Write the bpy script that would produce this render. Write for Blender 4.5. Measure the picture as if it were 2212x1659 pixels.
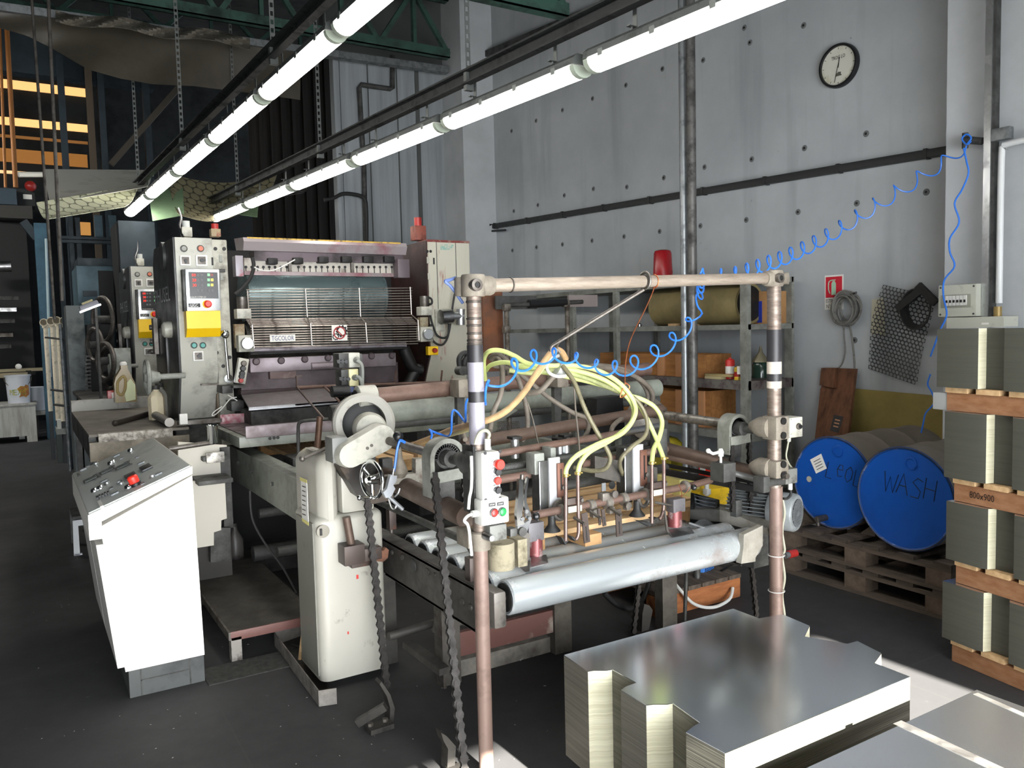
import bpy, bmesh, math, random
from mathutils import Vector, Matrix
V = Vector
rnd = random.Random(7)
sc = bpy.context.scene
COL = sc.collection
for o in list(bpy.data.objects):
    bpy.data.objects.remove(o)

# ------------------------------------------------------------------ camera
FPX, CX, CY, EYE = 1740.0, 1106.0, 829.5, 1.6
def _dir(x, y): return V((x - CX, y - CY, FPX)).normalized()
_Y = _dir(40, 735); _X = _dir(3950, 640); _X = (_X - _Y * _X.dot(_Y)).normalized(); _Z = _X.cross(_Y)
CAM = V((0, 0, EYE))
def ray(px, py):
    d = V(((px - CX) / FPX, (py - CY) / FPX, 1.0))
    return V((_X.dot(d), _Y.dot(d), _Z.dot(d)))
def P(px, py, X=None, Y=None, Z=None, D=None):
    """world point seen at a photograph pixel on the plane X=, Y=, Z= or at depth D"""
    r = ray(px, py)
    if X is not None: t = X / r.x
    elif Y is not None: t = Y / r.y
    elif Z is not None: t = (Z - EYE) / r.z
    else: t = D
    return CAM + r * t
def PL(px, py, p0, n):
    r = ray(px, py); t = (p0 - CAM).dot(n) / r.dot(n)
    return CAM + r * t
def depth(p):
    q = V(p) - CAM
    return q.x * _X.z + q.y * _Y.z + q.z * _Z.z
def PXW(px, p): return px * depth(p) / FPX       # width in metres of px pixels at p

cam = bpy.data.cameras.new('camera'); co = bpy.data.objects.new('camera', cam); COL.objects.link(co)
cam.sensor_width = 36; cam.lens = FPX / 2212 * 36; cam.clip_start = 0.05; cam.clip_end = 100
rows = [[_X.x, -_X.y, -_X.z], [_Y.x, -_Y.y, -_Y.z], [_Z.x, -_Z.y, -_Z.z]]
co.matrix_world = Matrix.Translation(CAM) @ Matrix(rows).to_4x4()
sc.camera = co

# ------------------------------------------------------------------ light and exposure
sc.view_settings.view_transform = 'Standard'; sc.view_settings.look = 'None'
sc.view_settings.gamma = 1; sc.view_settings.use_curve_mapping = False
sc.view_settings.exposure = 0.0
sc.cycles.use_denoising = True
sc.cycles.max_bounces = 6; sc.cycles.sample_clamp_indirect = 6
w = bpy.data.worlds.new('world'); sc.world = w; w.use_nodes = True
w.node_tree.nodes['Background'].inputs[0].default_value = (.84, .91, 1, 1)
w.node_tree.nodes['Background'].inputs[1].default_value = 1.2
def sun_lamp():
    l = bpy.data.lights.new('sun', 'SUN'); l.energy = 120; l.angle = math.radians(0.6); l.color = (1, .95, .86)
    o = bpy.data.objects.new('sun', l); COL.objects.link(o)
    o.rotation_euler = V((-0.02, 1, -math.tan(math.radians(24.5)))).to_track_quat('-Z', 'Y').to_euler(); o.location = (0, -6, 5)
sun_lamp()
def area(name, loc, look, sx, sy, power, col):
    l = bpy.data.lights.new(name, 'AREA'); l.shape = 'RECTANGLE'; l.size = sx; l.size_y = sy; l.energy = power; l.color = col
    o = bpy.data.objects.new(name, l); COL.objects.link(o); o.location = loc
    o.rotation_euler = (V(look) - V(loc)).to_track_quat('-Z', 'Y').to_euler()
    return o
DOOR_Y, DOOR_TOP, DOOR_X0, DOOR_X1 = -3.0, 2.66, -2.6, 3.5
area('doorway_daylight', ((DOOR_X0 + DOOR_X1) / 2, DOOR_Y + .1, DOOR_TOP / 2), ((DOOR_X0 + DOOR_X1) / 2, 5, DOOR_TOP / 2 - 3.4), DOOR_X1 - DOOR_X0, DOOR_TOP, 560, (.95, .975, 1))
bpy.data.lights['doorway_daylight'].spread = math.radians(140)

area('hall_fill', (-2.4, 12.0, 4.6), (-.2, 14.6, 0), 1.5, .3, 170, (1, .97, .92))  # unseen fill added to brighten the cabinet and bucket at far left

# ------------------------------------------------------------------ materials
def lin(c):
    return tuple(((x / 12.92) if x <= .04045 else ((x + .055) / 1.055) ** 2.4) for x in c)
def rgb(h): return lin(tuple(int(h[i:i + 2], 16) / 255 for i in (0, 2, 4)))
MATS = {}
def mat(name, col, rough=.5, metal=0.0, dirt=None, amt=.35, scale=8.0, sharp=.18, bump=0.0, emit=None, es=0.0, var=.12, trans=0.0, stretch=None, alpha=1.0):
    """painted or bare surface with procedural dirt; col and dirt are sRGB hex"""
    if name in MATS: return MATS[name]
    m = bpy.data.materials.new(name); m.use_nodes = True; nt = m.node_tree; N = nt.nodes; L = nt.links
    b = N['Principled BSDF']; c = rgb(col)
    b.inputs['Roughness'].default_value = rough; b.inputs['Metallic'].default_value = metal
    if trans: b.inputs['Transmission Weight'].default_value = trans
    if emit:
        b.inputs['Emission Color'].default_value = (*rgb(emit), 1); b.inputs['Emission Strength'].default_value = es
    tc = N.new('ShaderNodeTexCoord'); src = tc.outputs['Object']
    if stretch:
        mp = N.new('ShaderNodeMapping'); mp.inputs['Scale'].default_value = stretch; L.new(src, mp.inputs[0]); src = mp.outputs[0]
    n1 = N.new('ShaderNodeTexNoise'); n1.inputs['Scale'].default_value = scale; n1.inputs['Detail'].default_value = 8; n1.inputs['Roughness'].default_value = .65
    L.new(src, n1.inputs[0])
    mix0 = N.new('ShaderNodeMixRGB'); mix0.inputs[1].default_value = (*[x * (1 - var) for x in c], 1); mix0.inputs[2].default_value = (*[min(1, x * (1 + var)) for x in c], 1)
    n0 = N.new('ShaderNodeTexNoise'); n0.inputs['Scale'].default_value = scale * .37; n0.inputs['Detail'].default_value = 4; L.new(src, n0.inputs[0])
    L.new(n0.outputs[0], mix0.inputs[0]); out = mix0.outputs[0]
    if dirt:
        r = N.new('ShaderNodeValToRGB'); t = .5 + (.5 - amt) * .5
        r.color_ramp.elements[0].position = max(0, t - sharp / 2); r.color_ramp.elements[1].position = min(1, t + sharp / 2)
        L.new(n1.outputs[0], r.inputs[0])
        mx = N.new('ShaderNodeMixRGB'); mx.inputs[2].default_value = (*rgb(dirt), 1)
        L.new(r.outputs[0], mx.inputs[0]); L.new(out, mx.inputs[1]); out = mx.outputs[0]
        rr = N.new('ShaderNodeMapRange'); rr.inputs[3].default_value = rough; rr.inputs[4].default_value = min(1, rough + .3)
        L.new(r.outputs[0], rr.inputs[0]); L.new(rr.outputs[0], b.inputs['Roughness'])
    L.new(out, b.inputs['Base Color'])
    if bump:
        bp = N.new('ShaderNodeBump'); bp.inputs['Strength'].default_value = bump; bp.inputs['Distance'].default_value = .01
        L.new(n1.outputs[0], bp.inputs['Height']); L.new(bp.outputs[0], b.inputs['Normal'])
    MATS[name] = m
    return m
def nodes_of(m): return m.node_tree.nodes, m.node_tree.links, m.node_tree.nodes['Principled BSDF']

cream = mat('cream paint', 'b4b3a8', .42, 0, '5d5a50', .27, 8, .3)
cream2 = mat('worn cream paint', 'aeada1', .5, 0, '4a463e', .3, 7, .3, .1)
white = mat('white paint', 'e9e8e2', .4, 0, 'b5b2a8', .1, 6, .2)
grey = mat('grey machine paint', '8d9089', .5, 0, '4b4b46', .3, 7, .3, .1)
greygreen = mat('grey green enamel', '7d8279', .38, 0, '3e3f3a', .28, 5, .35)
dgrey = mat('dark grey metal', '4c4d4b', .5, .3, '242322', .4, 8, .3, .1)
black = mat('black grease', '1c1c1c', .45, .2, '0c0c0c', .4, 9, .3, .15)
blackp = mat('black plastic', '17181a', .35)
rubber = mat('black rubber', '1d1d1d', .65)
steel = mat('bare steel', 'b4b6b8', .28, 1, '6d665f', .25, 10, .35, .05)
dsteel = mat('dirty steel', '77736e', .42, .8, '3c342e', .42, 9, .35, .12)
chrome = mat('chrome', 'dfe2e4', .12, 1)
rust = mat('rust brown pipe', '715a50', .5, .35, '4a3a33', .35, 7, .35, .12, stretch=(1, 1, 1))
postpaint = mat('worn pink brown paint', '7f6a61', .42, .1, '4e3d36', .25, 6, .25, .08)
galv = mat('galvanised steel', '8e9294', .45, .75, '5d6062', .35, 12, .3)
alu = mat('aluminium', 'c6c9ca', .3, .9, '8d8f8e', .2, 12, .3)
yellow = mat('yellow enamel', 'f2c512', .4, 0, 'b98c10', .08, 6, .2)
red = mat('red plastic', 'd83024', .35)
redd = mat('dark red plastic', '9c2a26', .35)
green = mat('green plastic', '1f8a45', .35)
teal = mat('teal button', '2d8a80', .35)
blue = mat('blue plastic', '1c62d6', .38)
offw = mat('off white plastic', 'd3d3ce', .38)
wood = mat('raw pallet wood', 'd0b085', .75, 0, 'a17c50', .25, 3, .5, .2, stretch=(1.2, 10, 10))
woodx = mat('pallet wood', 'c19c6d', .75, 0, '86633c', .35, 3, .5, .2, stretch=(10, 1.2, 10))
woodd = mat('dark brown board', '6d452c', .7, 0, '3a2516', .4, 3, .4, .2, stretch=(6, 6, 1))
woodg = mat('weathered pallet wood', '5d5248', .85, 0, '322b25', .4, 3, .4, .3, stretch=(8, 1, 8))
ink = mat('ink stained steel', '8a7f80', .4, .6, '7d3a48', .28, 6, .3, .1)
purp = mat('inky purple grey paint', '5f5558', .36, .4, '3c3235', .42, 5, .35, .08)
paper = mat('paper', 'e6e5df', .8)
card = mat('cardboard', 'b08556', .85, 0, '8a6440', .2, 5, .4)
screen = mat('panel film', '242527', .3)
# ------------------------------------------------------------------ mesh helpers
WL = {}
def basis(d):
    d = V(d).normalized(); a = V((0, 0, 1)) if abs(d.z) < .95 else V((1, 0, 0))
    u = a.cross(d).normalized(); return u, d.cross(u), d
def catmull(pts, k=6, closed=False):
    pts = [V(p) for p in pts]; n = len(pts)
    if n < 3: return pts
    out = []
    rng = range(n if closed else n - 1)
    for i in rng:
        g = (lambda j: pts[j % n]) if closed else (lambda j: pts[max(0, min(n - 1, j))])
        p0, p1, p2, p3 = g(i - 1), g(i), g(i + 1), g(i + 2)
        for s in range(k):
            t = s / k
            out.append(.5 * ((2 * p1) + (p2 - p0) * t + (2 * p0 - 5 * p1 + 4 * p2 - p3) * t * t + (3 * p1 - p0 - 3 * p2 + p3) * t ** 3))
    if not closed: out.append(pts[-1])
    return out
class M:
    def __init__(s): s.v = []; s.f = []; s.mi = []
    def add(s, vs, fs, mi=0):
        o = len(s.v); s.v += [V(v) for v in vs]; s.f += [[i + o for i in f] for f in fs]; s.mi += [mi] * len(fs); return s
    def bx(s, x0, x1, y0, y1, z0, z1, bev=0, mi=0):
        return s.box(((x0 + x1) / 2, (y0 + y1) / 2, (z0 + z1) / 2), (abs(x1 - x0), abs(y1 - y0), abs(z1 - z0)), bev, mi)
    def box(s, c, size, bev=0, mi=0, ax=None):
        """box at c; ax = (u,v,w) local axes"""
        c = V(c); u, v, w = [V(a).normalized() for a in ax] if ax else (V((1, 0, 0)), V((0, 1, 0)), V((0, 0, 1)))
        hx, hy, hz = size[0] / 2, size[1] / 2, size[2] / 2
        if bev and min(hx, hy, hz) > bev:
            bm = bmesh.new(); bmesh.ops.create_cube(bm, size=1)
            for q in bm.verts: q.co = V((q.co.x * 2 * hx, q.co.y * 2 * hy, q.co.z * 2 * hz))
            bmesh.ops.bevel(bm, geom=bm.edges[:], offset=bev, segments=2, profile=.6, affect='EDGES')
            bm.verts.index_update()
            s.add([c + u * q.co.x + v * q.co.y + w * q.co.z for q in bm.verts], [[q.index for q in f.verts] for f in bm.faces], mi); bm.free()
        else:
            vs = [c + u * a * hx + v * b * hy + w * d * hz for d in (-1, 1) for b in (-1, 1) for a in (-1, 1)]
            s.add(vs, [[0, 2, 3, 1], [4, 5, 7, 6], [0, 1, 5, 4], [2, 6, 7, 3], [0, 4, 6, 2], [1, 3, 7, 5]], mi)
        return s
    def bar(s, p0, p1, a, b, up=(0, 0, 1), bev=0, mi=0):
        """rectangular bar from p0 to p1, a wide (sideways), b high (along up)"""
        p0, p1 = V(p0), V(p1); d = (p1 - p0).normalized(); up = V(up); u = d.cross(up)
        if u.length < 1e-4: u = d.cross(V((1, 0, 0)))
        u.normalize(); w = u.cross(d)
        return s.box((p0 + p1) / 2, (a, (p1 - p0).length, b), bev, mi, (u, d, w))
    def cyl(s, p0, p1, r0, r1=None, n=20, mi=0, cap=True):
        r1 = r0 if r1 is None else r1; p0, p1 = V(p0), V(p1); u, v, d = basis(p1 - p0)
        vs = []
        for p, r in ((p0, r0), (p1, r1)):
            for i in range(n):
                a = 2 * math.pi * i / n; vs.append(p + (u * math.cos(a) + v * math.sin(a)) * r)
        fs = [[i, (i + 1) % n, n + (i + 1) % n, n + i] for i in range(n)]
        if cap: fs += [list(range(n))[::-1], list(range(n, 2 * n))]
        return s.add(vs, fs, mi)
    def lathe(s, p, axis, prof, n=24, mi=0, cap=True):
        """prof: (radius, height) along axis"""
        p = V(p); u, v, d = basis(axis); vs = []; fs = []
        for r, h in prof:
            for i in range(n):
                a = 2 * math.pi * i / n; vs.append(p + d * h + (u * math.cos(a) + v * math.sin(a)) * max(r, 1e-4))
        for k in range(len(prof) - 1):
            for i in range(n):
                fs.append([k * n + i, k * n + (i + 1) % n, (k + 1) * n + (i + 1) % n, (k + 1) * n + i])
        if cap: fs += [list(range(n))[::-1], list(range((len(prof) - 1) * n, len(prof) * n))]
        return s.add(vs, fs, mi)
    def ring(s, p, axis, R, r, n=28, k=10, mi=0, a0=0, a1=360):
        u, v, d = basis(axis); p = V(p); full = abs(a1 - a0) >= 359.9
        pts = [p + (u * math.cos(math.radians(a0 + (a1 - a0) * i / n)) + v * math.sin(math.radians(a0 + (a1 - a0) * i / n))) * R for i in range(n + (0 if full else 1))]
        return s.tube(pts, r, k, 0, full, mi)
    def tube(s, pts, r, n=10, smooth=5, closed=False, mi=0, ribs=0):
        pts = [V(p) for p in pts]
        if smooth and len(pts) > 2: pts = catmull(pts, smooth, closed)
        q = [pts[0]]
        for p in pts[1:]:
            if (p - q[-1]).length > 1e-5: q.append(p)
        pts = q; m = len(pts); vs = []; fs = []
        prev = None
        for i, p in enumerate(pts):
            a = pts[(i - 1) % m] if closed else pts[max(0, i - 1)]; b = pts[(i + 1) % m] if closed else pts[min(m - 1, i + 1)]
            d = (b - a).normalized()
            if prev is None: u = basis(d)[0]
            else:
                u = prev - d * prev.dot(d)
                u = u.normalized() if u.length > 1e-6 else basis(d)[0]
            prev = u; v = d.cross(u); rr = r * (1 + (.09 if ribs and i % 2 else 0))
            for j in range(n):
                t = 2 * math.pi * j / n; vs.append(p + (u * math.cos(t) + v * math.sin(t)) * rr)
        for i in range(m if closed else m - 1):
            k = (i + 1) % m
            for j in range(n): fs.append([i * n + j, i * n + (j + 1) % n, k * n + (j + 1) % n, k * n + j])
        if not closed: fs += [list(range(n))[::-1], list(range((m - 1) * n, m * n))]
        return s.add(vs, fs, mi)
    def prism(s, poly, ext, mi=0, cap0=None):
        poly = [V(p) for p in poly]; e = V(ext); n = len(poly)
        s.add(poly + [p + e for p in poly], [[i, (i + 1) % n, n + (i + 1) % n, n + i] for i in range(n)], mi)
        return s.add(poly + [p + e for p in poly], [list(range(n))[::-1], list(range(n, 2 * n))], mi if cap0 is None else cap0)
    def poly(s, pts, mi=0): return s.add(pts, [list(range(len(pts)))], mi)
    def sph(s, c, r, sc=(1, 1, 1), n=16, mi=0):
        c = V(c); vs = []; fs = []; k = max(6, n // 2)
        for i in range(k + 1):
            t = math.pi * i / k
            for j in range(n):
                a = 2 * math.pi * j / n
                vs.append(c + V((math.sin(t) * math.cos(a) * r * sc[0], math.sin(t) * math.sin(a) * r * sc[1], math.cos(t) * r * sc[2])))
        for i in range(k):
            for j in range(n): fs.append([i * n + j, (i + 1) * n + j, (i + 1) * n + (j + 1) % n, i * n + (j + 1) % n])
        return s.add(vs, fs, mi)
    def grid(s, f, nu, nv, th=0, mi=0):
        """surface f(u,v) on [0,1]^2 with thickness th along its normal"""
        pts = [[V(f(i / nu, j / nv)) for j in range(nv + 1)] for i in range(nu + 1)]
        W = nv + 1; vs = [p for r in pts for p in r]
        fs = [[i * W + j, (i + 1) * W + j, (i + 1) * W + j + 1, i * W + j + 1] for i in range(nu) for j in range(nv)]
        if th:
            nn = []
            for i in range(nu + 1):
                for j in range(nv + 1):
                    a = pts[min(nu, i + 1)][j] - pts[max(0, i - 1)][j]; b = pts[i][min(nv, j + 1)] - pts[i][max(0, j - 1)]
                    nn.append(a.cross(b).normalized())
            o = len(vs); vs2 = [v - nn[i] * th for i, v in enumerate(vs)]
            fs2 = [[q + o for q in f][::-1] for f in fs]
            bd = [(0, j) for j in range(nv)] ; e = []
            for j in range(nv): e += [(j, j + 1, 1), (nu * W + j, nu * W + j + 1, 0)]
            for i in range(nu): e += [(i * W, (i + 1) * W, 0), (i * W + nv, (i + 1) * W + nv, 1)]
            fs3 = [[a, b, b + o, a + o] if k else [b, a, a + o, b + o] for a, b, k in e]
            return s.add(vs + vs2, fs + fs2 + fs3, mi)
        return s.add(vs, fs, mi)
    def obj(s, name, mats, parent=None, label=None, cat=None, group=None, kind=None, sharp=38, origin=None):
        me = bpy.data.meshes.new(name); mats = mats if isinstance(mats, (list, tuple)) else [mats]
        xs = [v.x for v in s.v]; ys = [v.y for v in s.v]; zs = [v.z for v in s.v]
        org = V(origin) if origin else V(((min(xs) + max(xs)) / 2, (min(ys) + max(ys)) / 2, min(zs)))
        me.from_pydata([v - org for v in s.v], [], s.f); me.update()
        for m in mats: me.materials.append(m)
        me.polygons.foreach_set('material_index', s.mi)
        bm = bmesh.new(); bm.from_mesh(me); bmesh.ops.remove_doubles(bm, verts=bm.verts, dist=1e-6); bmesh.ops.recalc_face_normals(bm, faces=bm.faces); bm.to_mesh(me); bm.free()
        me.shade_smooth(); me.set_sharp_from_angle(angle=math.radians(sharp))
        o = bpy.data.objects.new(name, me); COL.objects.link(o); WL[o.name] = org
        if parent: o.parent = parent; o.location = org - WL[parent.name]
        else: o.location = org
        return tag(o, label, cat, group, kind)
def tag(o, label=None, cat=None, group=None, kind=None):
    for k, v in (('label', label), ('category', cat), ('group', group), ('kind', kind)):
        if v: o[k] = v
    return o
def thing(name, loc, label, cat, group=None):
    o = bpy.data.objects.new(name, None); COL.objects.link(o); o.location = V(loc); o.empty_display_size = .1; WL[o.name] = V(loc)
    return tag(o, label, cat, group)
def dup(o, delta, label=None, group=None, parent=None):
    c = o.copy(); COL.objects.link(c); WL[c.name] = WL[o.name] + V(delta)
    if parent: c.parent = parent
    else: c.location = o.location + V(delta)
    if label: c['label'] = label
    if group: c['group'] = group
    for ch in list(o.children): dup(ch, delta, parent=c)
    return c
def text(m, s, p, right, up, h, th=.0006, mi=0, width=None, center=True):
    """lettering as real geometry, added to mesh builder m"""
    cu = bpy.data.curves.new('t', 'FONT'); cu.body = s; cu.size = 1; cu.extrude = 0; cu.resolution_u = 2
    to = bpy.data.objects.new('t', cu); COL.objects.link(to)
    bpy.context.view_layer.update()
    me = bpy.data.meshes.new_from_object(to.evaluated_get(bpy.context.evaluated_depsgraph_get()))
    vs = [v.co.copy() for v in me.vertices]; fs = [list(f.vertices) for f in me.polygons]
    bpy.data.objects.remove(to); bpy.data.curves.remove(cu); bpy.data.meshes.remove(me)
    if not vs: return m
    x0 = min(v.x for v in vs); x1 = max(v.x for v in vs); y0 = min(v.y for v in vs); y1 = max(v.y for v in vs)
    r = V(right).normalized(); u = V(up).normalized(); n = r.cross(u); k = h / (y1 - y0); kx = k if width is None else width / (x1 - x0)
    ox = (x0 + x1) / 2 if center else x0; oy = (y0 + y1) / 2 if center else y0
    return m.add([V(p) + r * (v.x - ox) * kx + u * (v.y - oy) * k + n * th for v in vs], fs, mi)
def chain(name, p0, p1, parent, mt, pitch=.019, w=.012, label=None):
    """roller chain: alternating plates and rollers from p0 to p1"""
    p0, p1 = V(p0), V(p1); d = (p1 - p0); L = d.length; d.normalize(); n = int(L / pitch); m = M()
    side = V((1, 0, 0)); q = side.cross(d).normalized(); side = d.cross(q)
    for i in range(n):
        c = p0 + d * pitch * (i + .5); off = .0055 if i % 2 else .008
        for sgn in (-1, 1):
            cc = c + q * off * sgn
            m.box(cc, (w * .62, .003, pitch * .8), 0, 0, (side, q, d))
            m.cyl(cc + d * pitch * .5 - q * .0012, cc + d * pitch * .5 + q * .0012, w * .52, n=8)
        m.cyl(c + d * pitch * .5 - q * .009, c + d * pitch * .5 + q * .009, w * .3, n=6)
    return m.obj(name, mt, parent, label)
# ------------------------------------------------------------------ setting
floor_m = mat('oily dark concrete', '39393a', .62, 0, '222223', .5, 1.1, .5, .12)
def _floor_nodes():
    N, L, b = nodes_of(floor_m)
    tc = N.new('ShaderNodeTexCoord'); base = b.inputs['Base Color'].links[0].from_socket
    br = N.new('ShaderNodeTexBrick'); br.inputs['Scale'].default_value = 1; br.inputs['Mortar Size'].default_value = .004
    br.inputs['Brick Width'].default_value = 2.6; br.inputs['Row Height'].default_value = 2.6; br.offset = 0
    br.inputs['Color1'].default_value = br.inputs['Color2'].default_value = (0, 0, 0, 1); br.inputs['Mortar'].default_value = (1, 1, 1, 1)
    mp = N.new('ShaderNodeMapping'); mp.inputs['Location'].default_value = (.35, .55, 0); L.new(tc.outputs['Object'], mp.inputs[0]); L.new(mp.outputs[0], br.inputs[0])
    mx = N.new('ShaderNodeMixRGB'); mx.inputs[2].default_value = (.03, .03, .03, 1); L.new(br.outputs[0], mx.inputs[0]); L.new(base, mx.inputs[1])
    v = N.new('ShaderNodeTexVoronoi'); v.inputs['Scale'].default_value = 5.5; L.new(tc.outputs['Object'], v.inputs[0])
    r = N.new('ShaderNodeValToRGB'); r.color_ramp.elements[0].position = .035; r.color_ramp.elements[1].position = .06
    r.color_ramp.elements[0].color = (1, 1, 1, 1); r.color_ramp.elements[1].color = (0, 0, 0, 1); L.new(v.outputs[0], r.inputs[0])
    m2 = N.new('ShaderNodeMixRGB'); m2.inputs[2].default_value = (.07, .07, .07, 1); L.new(mx.outputs[0], m2.inputs[1])
    ml = N.new('ShaderNodeMath'); ml.operation = 'MULTIPLY'; ml.inputs[1].default_value = .6; L.new(r.outputs[0], ml.inputs[0]); L.new(ml.outputs[0], m2.inputs[0])
    L.new(m2.outputs[0], b.inputs['Base Color'])
_floor_nodes()
M().bx(-5, 7, -3.2, 19, -.12, 0).obj('floor', floor_m, kind='structure')
dark = mat('dark roof', '2b2d2b', .9, 0, '1b1c1b', .4, 2)
M().bx(-5, 7, -3.2, 12.9, 5.9, 6.0).bx(-5, 7, 12.8, 12.9, 5.9, 8.4).bx(-5, 7, 12.8, 19, 8.3, 8.4).obj('ceiling', dark, kind='structure')
# right wall
WP = V((5.3, 3.2, 0)); WU = V((-.06, 1, 0)).normalized(); WN = V((-WU.y, WU.x, 0))
def W(px, py, off=0.0): return PL(px, py, WP + WN * off, WN)
wallm = mat('grey painted plaster', 'b4b9bc', .75, 0, '9ba0a3', .4, .9, .45, .06)
def _wall_nodes():
    N, L, b = nodes_of(wallm); base = b.inputs['Base Color'].links[0].from_socket
    tc = N.new('ShaderNodeTexCoord')
    mp = N.new('ShaderNodeMapping'); mp.inputs['Scale'].default_value = (3, 3, .25); L.new(tc.outputs['Object'], mp.inputs[0])
    n = N.new('ShaderNodeTexNoise'); n.inputs['Scale'].default_value = 1.6; n.inputs['Detail'].default_value = 8; L.new(mp.outputs[0], n.inputs[0])
    r = N.new('ShaderNodeValToRGB'); r.color_ramp.elements[0].position = .55; r.color_ramp.elements[1].position = .8; L.new(n.outputs[0], r.inputs[0])
    mx = N.new('ShaderNodeMixRGB'); mx.inputs[2].default_value = (*rgb('92979a'), 1); L.new(r.outputs[0], mx.inputs[0]); L.new(base, mx.inputs[1])
    n2 = N.new('ShaderNodeTexNoise'); n2.inputs['Scale'].default_value = 9; n2.inputs['Detail'].default_value = 10; n2.inputs['Roughness'].default_value = .75; L.new(tc.outputs['Object'], n2.inputs[0])
    r2 = N.new('ShaderNodeValToRGB'); r2.color_ramp.elements[0].position = .66; r2.color_ramp.elements[1].position = .72; L.new(n2.outputs[0], r2.inputs[0])
    m2 = N.new('ShaderNodeMixRGB'); m2.inputs[2].default_value = (*rgb('5b5d5b'), 1); L.new(r2.outputs[0], m2.inputs[0]); L.new(mx.outputs[0], m2.inputs[1])
    L.new(m2.outputs[0], b.inputs['Base Color'])
_wall_nodes()
hole = mat('formwork hole', '686b6b', .9)
m = M(); a0 = WP + WU * -6.6; a1 = WP + WU * 6.1
m.prism([a0, a1, a1 - WN * .3, a0 - WN * .3], (0, 0, 5.9))
for px, py in ((1352,184),(1280,213),(1215,238),(1158,261),(1105,283),(1434,384),(1354,404),(1282,408),(1219,422),(1162,443),(1110,456),(1425,500),(1348,511),(1279,520),(1215,528),(1159,534),(1107,541),(1519,130),(1736,55),(1431,149),(1620,92),(1522,361),(1624,344),(1738,320),(1871,289),(1513,488),(1612,475),(1724,458),(1851,439),(2001,415),(1846,735),(1608,60)):
    c = W(px, py); r = .024
    m.cyl(c, c + WN * .004, r, r * .8, 12, 1)
    m.cyl(c, c + WN * .006, r * .4, r * .4, 8, 2)
m.obj('wall_right', [wallm, hole, black], kind='structure')
# cable trunking along the wall, upper pipe, right pilaster, corner column
t0 = W(1055, 491, .03); t1 = W(2050, 325, .03)
g = M(); g.bar(t0, t1, .06, .055, bev=.006)
for k in range(9):
    c = t0.lerp(t1, .03 + k * .118); g.bar(c - WU * .012, c + WU * .012, .07, .066)
g.bar(W(1036, 493, .05), W(1064, 493, .05), .09, .1); g.tube([W(1034, 488, .06), W(1030, 494, .06), W(1040, 500, .06), W(1092, 497, .06)], .012)
g.obj('cable_trunking', mat('black grime cable', '1d1f20', .5, 0, '2c2e2e', .3, 20), label='black cable trunking running along the grey wall below the clock', cat='trunking')
g = M(); g.bar(W(960, 157, .05), W(1345, -4, .05), .09, .07); g.obj('wall_rail', dgrey, label='dark steel rail high on the wall under the roof truss', cat='rail')
colm = mat('pale painted concrete', 'bbbfc2', .75, 0, 'a3a7a8', .35, 1.4, .4, .05)
e = W(2044, 300, .3); e0 = V((e.x, e.y, 0))
m = M().prism([e0, e0 - WN * .35, e0 - WN * .35 - WU * 3.2, e0 - WU * 3.2], (0, 0, 5.9)); m.obj('trim_1', colm, kind='structure')
CY0 = 8.45; cx0 = P(1003, 400, Y=CY0).x; cx1 = P(1066, 400, Y=CY0).x
M().bx(cx0, cx1 + .1, CY0, CY0 + .6, 0, 5.9).obj('trim_2', colm, kind='structure')
# back wall : pale corrugated panel with dark seams
BY = 8.95; bx0 = P(730, 300, Y=BY).x
bwm = mat('pale streaked panel', '9aa0a4', .6, 0, '777c80', .45, 1.6, .45, stretch=(6, 1, .3))
m = M().bx(bx0, 5.2, BY, BY + .2, 0, 4.75)
for px in (727, 741): m.bx(P(px, 300, Y=BY).x - .02, P(px, 300, Y=BY).x + .02, BY - .03, BY, 0, 4.7, 0, 0)
for px, wd in ((905, .05), (862, .012), (800, .012)):
    x = P(px, 350, Y=BY).x; m.bx(x - wd / 2, x + wd / 2, BY - .012, BY, 0, 4.7, 0, 1)
m.bx(bx0 - .1, 5.2, BY - .02, BY + .2, 4.75, 5.9, 0, 1)
m.obj('wall_back', [bwm, mat('dark seam', '4a4d4c', .8)], kind='structure')
# brown dark curtain wall and far hall
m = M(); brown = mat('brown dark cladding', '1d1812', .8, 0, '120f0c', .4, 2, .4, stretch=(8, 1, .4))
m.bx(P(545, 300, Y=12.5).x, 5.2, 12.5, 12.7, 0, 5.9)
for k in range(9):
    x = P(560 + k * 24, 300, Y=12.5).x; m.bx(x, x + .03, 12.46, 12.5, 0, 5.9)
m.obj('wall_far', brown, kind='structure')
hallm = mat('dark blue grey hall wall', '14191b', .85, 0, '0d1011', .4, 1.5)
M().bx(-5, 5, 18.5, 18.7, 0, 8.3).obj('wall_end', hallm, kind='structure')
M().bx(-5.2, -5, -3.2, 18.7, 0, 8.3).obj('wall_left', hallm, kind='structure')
# front wall with the open doorway behind the viewer
m = M(); m.bx(-5.2, DOOR_X0, DOOR_Y - .25, DOOR_Y, 0, 5.9).bx(DOOR_X1, 6, DOOR_Y - .25, DOOR_Y, 0, 5.9).bx(DOOR_X0, DOOR_X1, DOOR_Y - .25, DOOR_Y, DOOR_TOP, 5.9)
m.obj('wall_front', colm, kind='structure')
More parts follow.
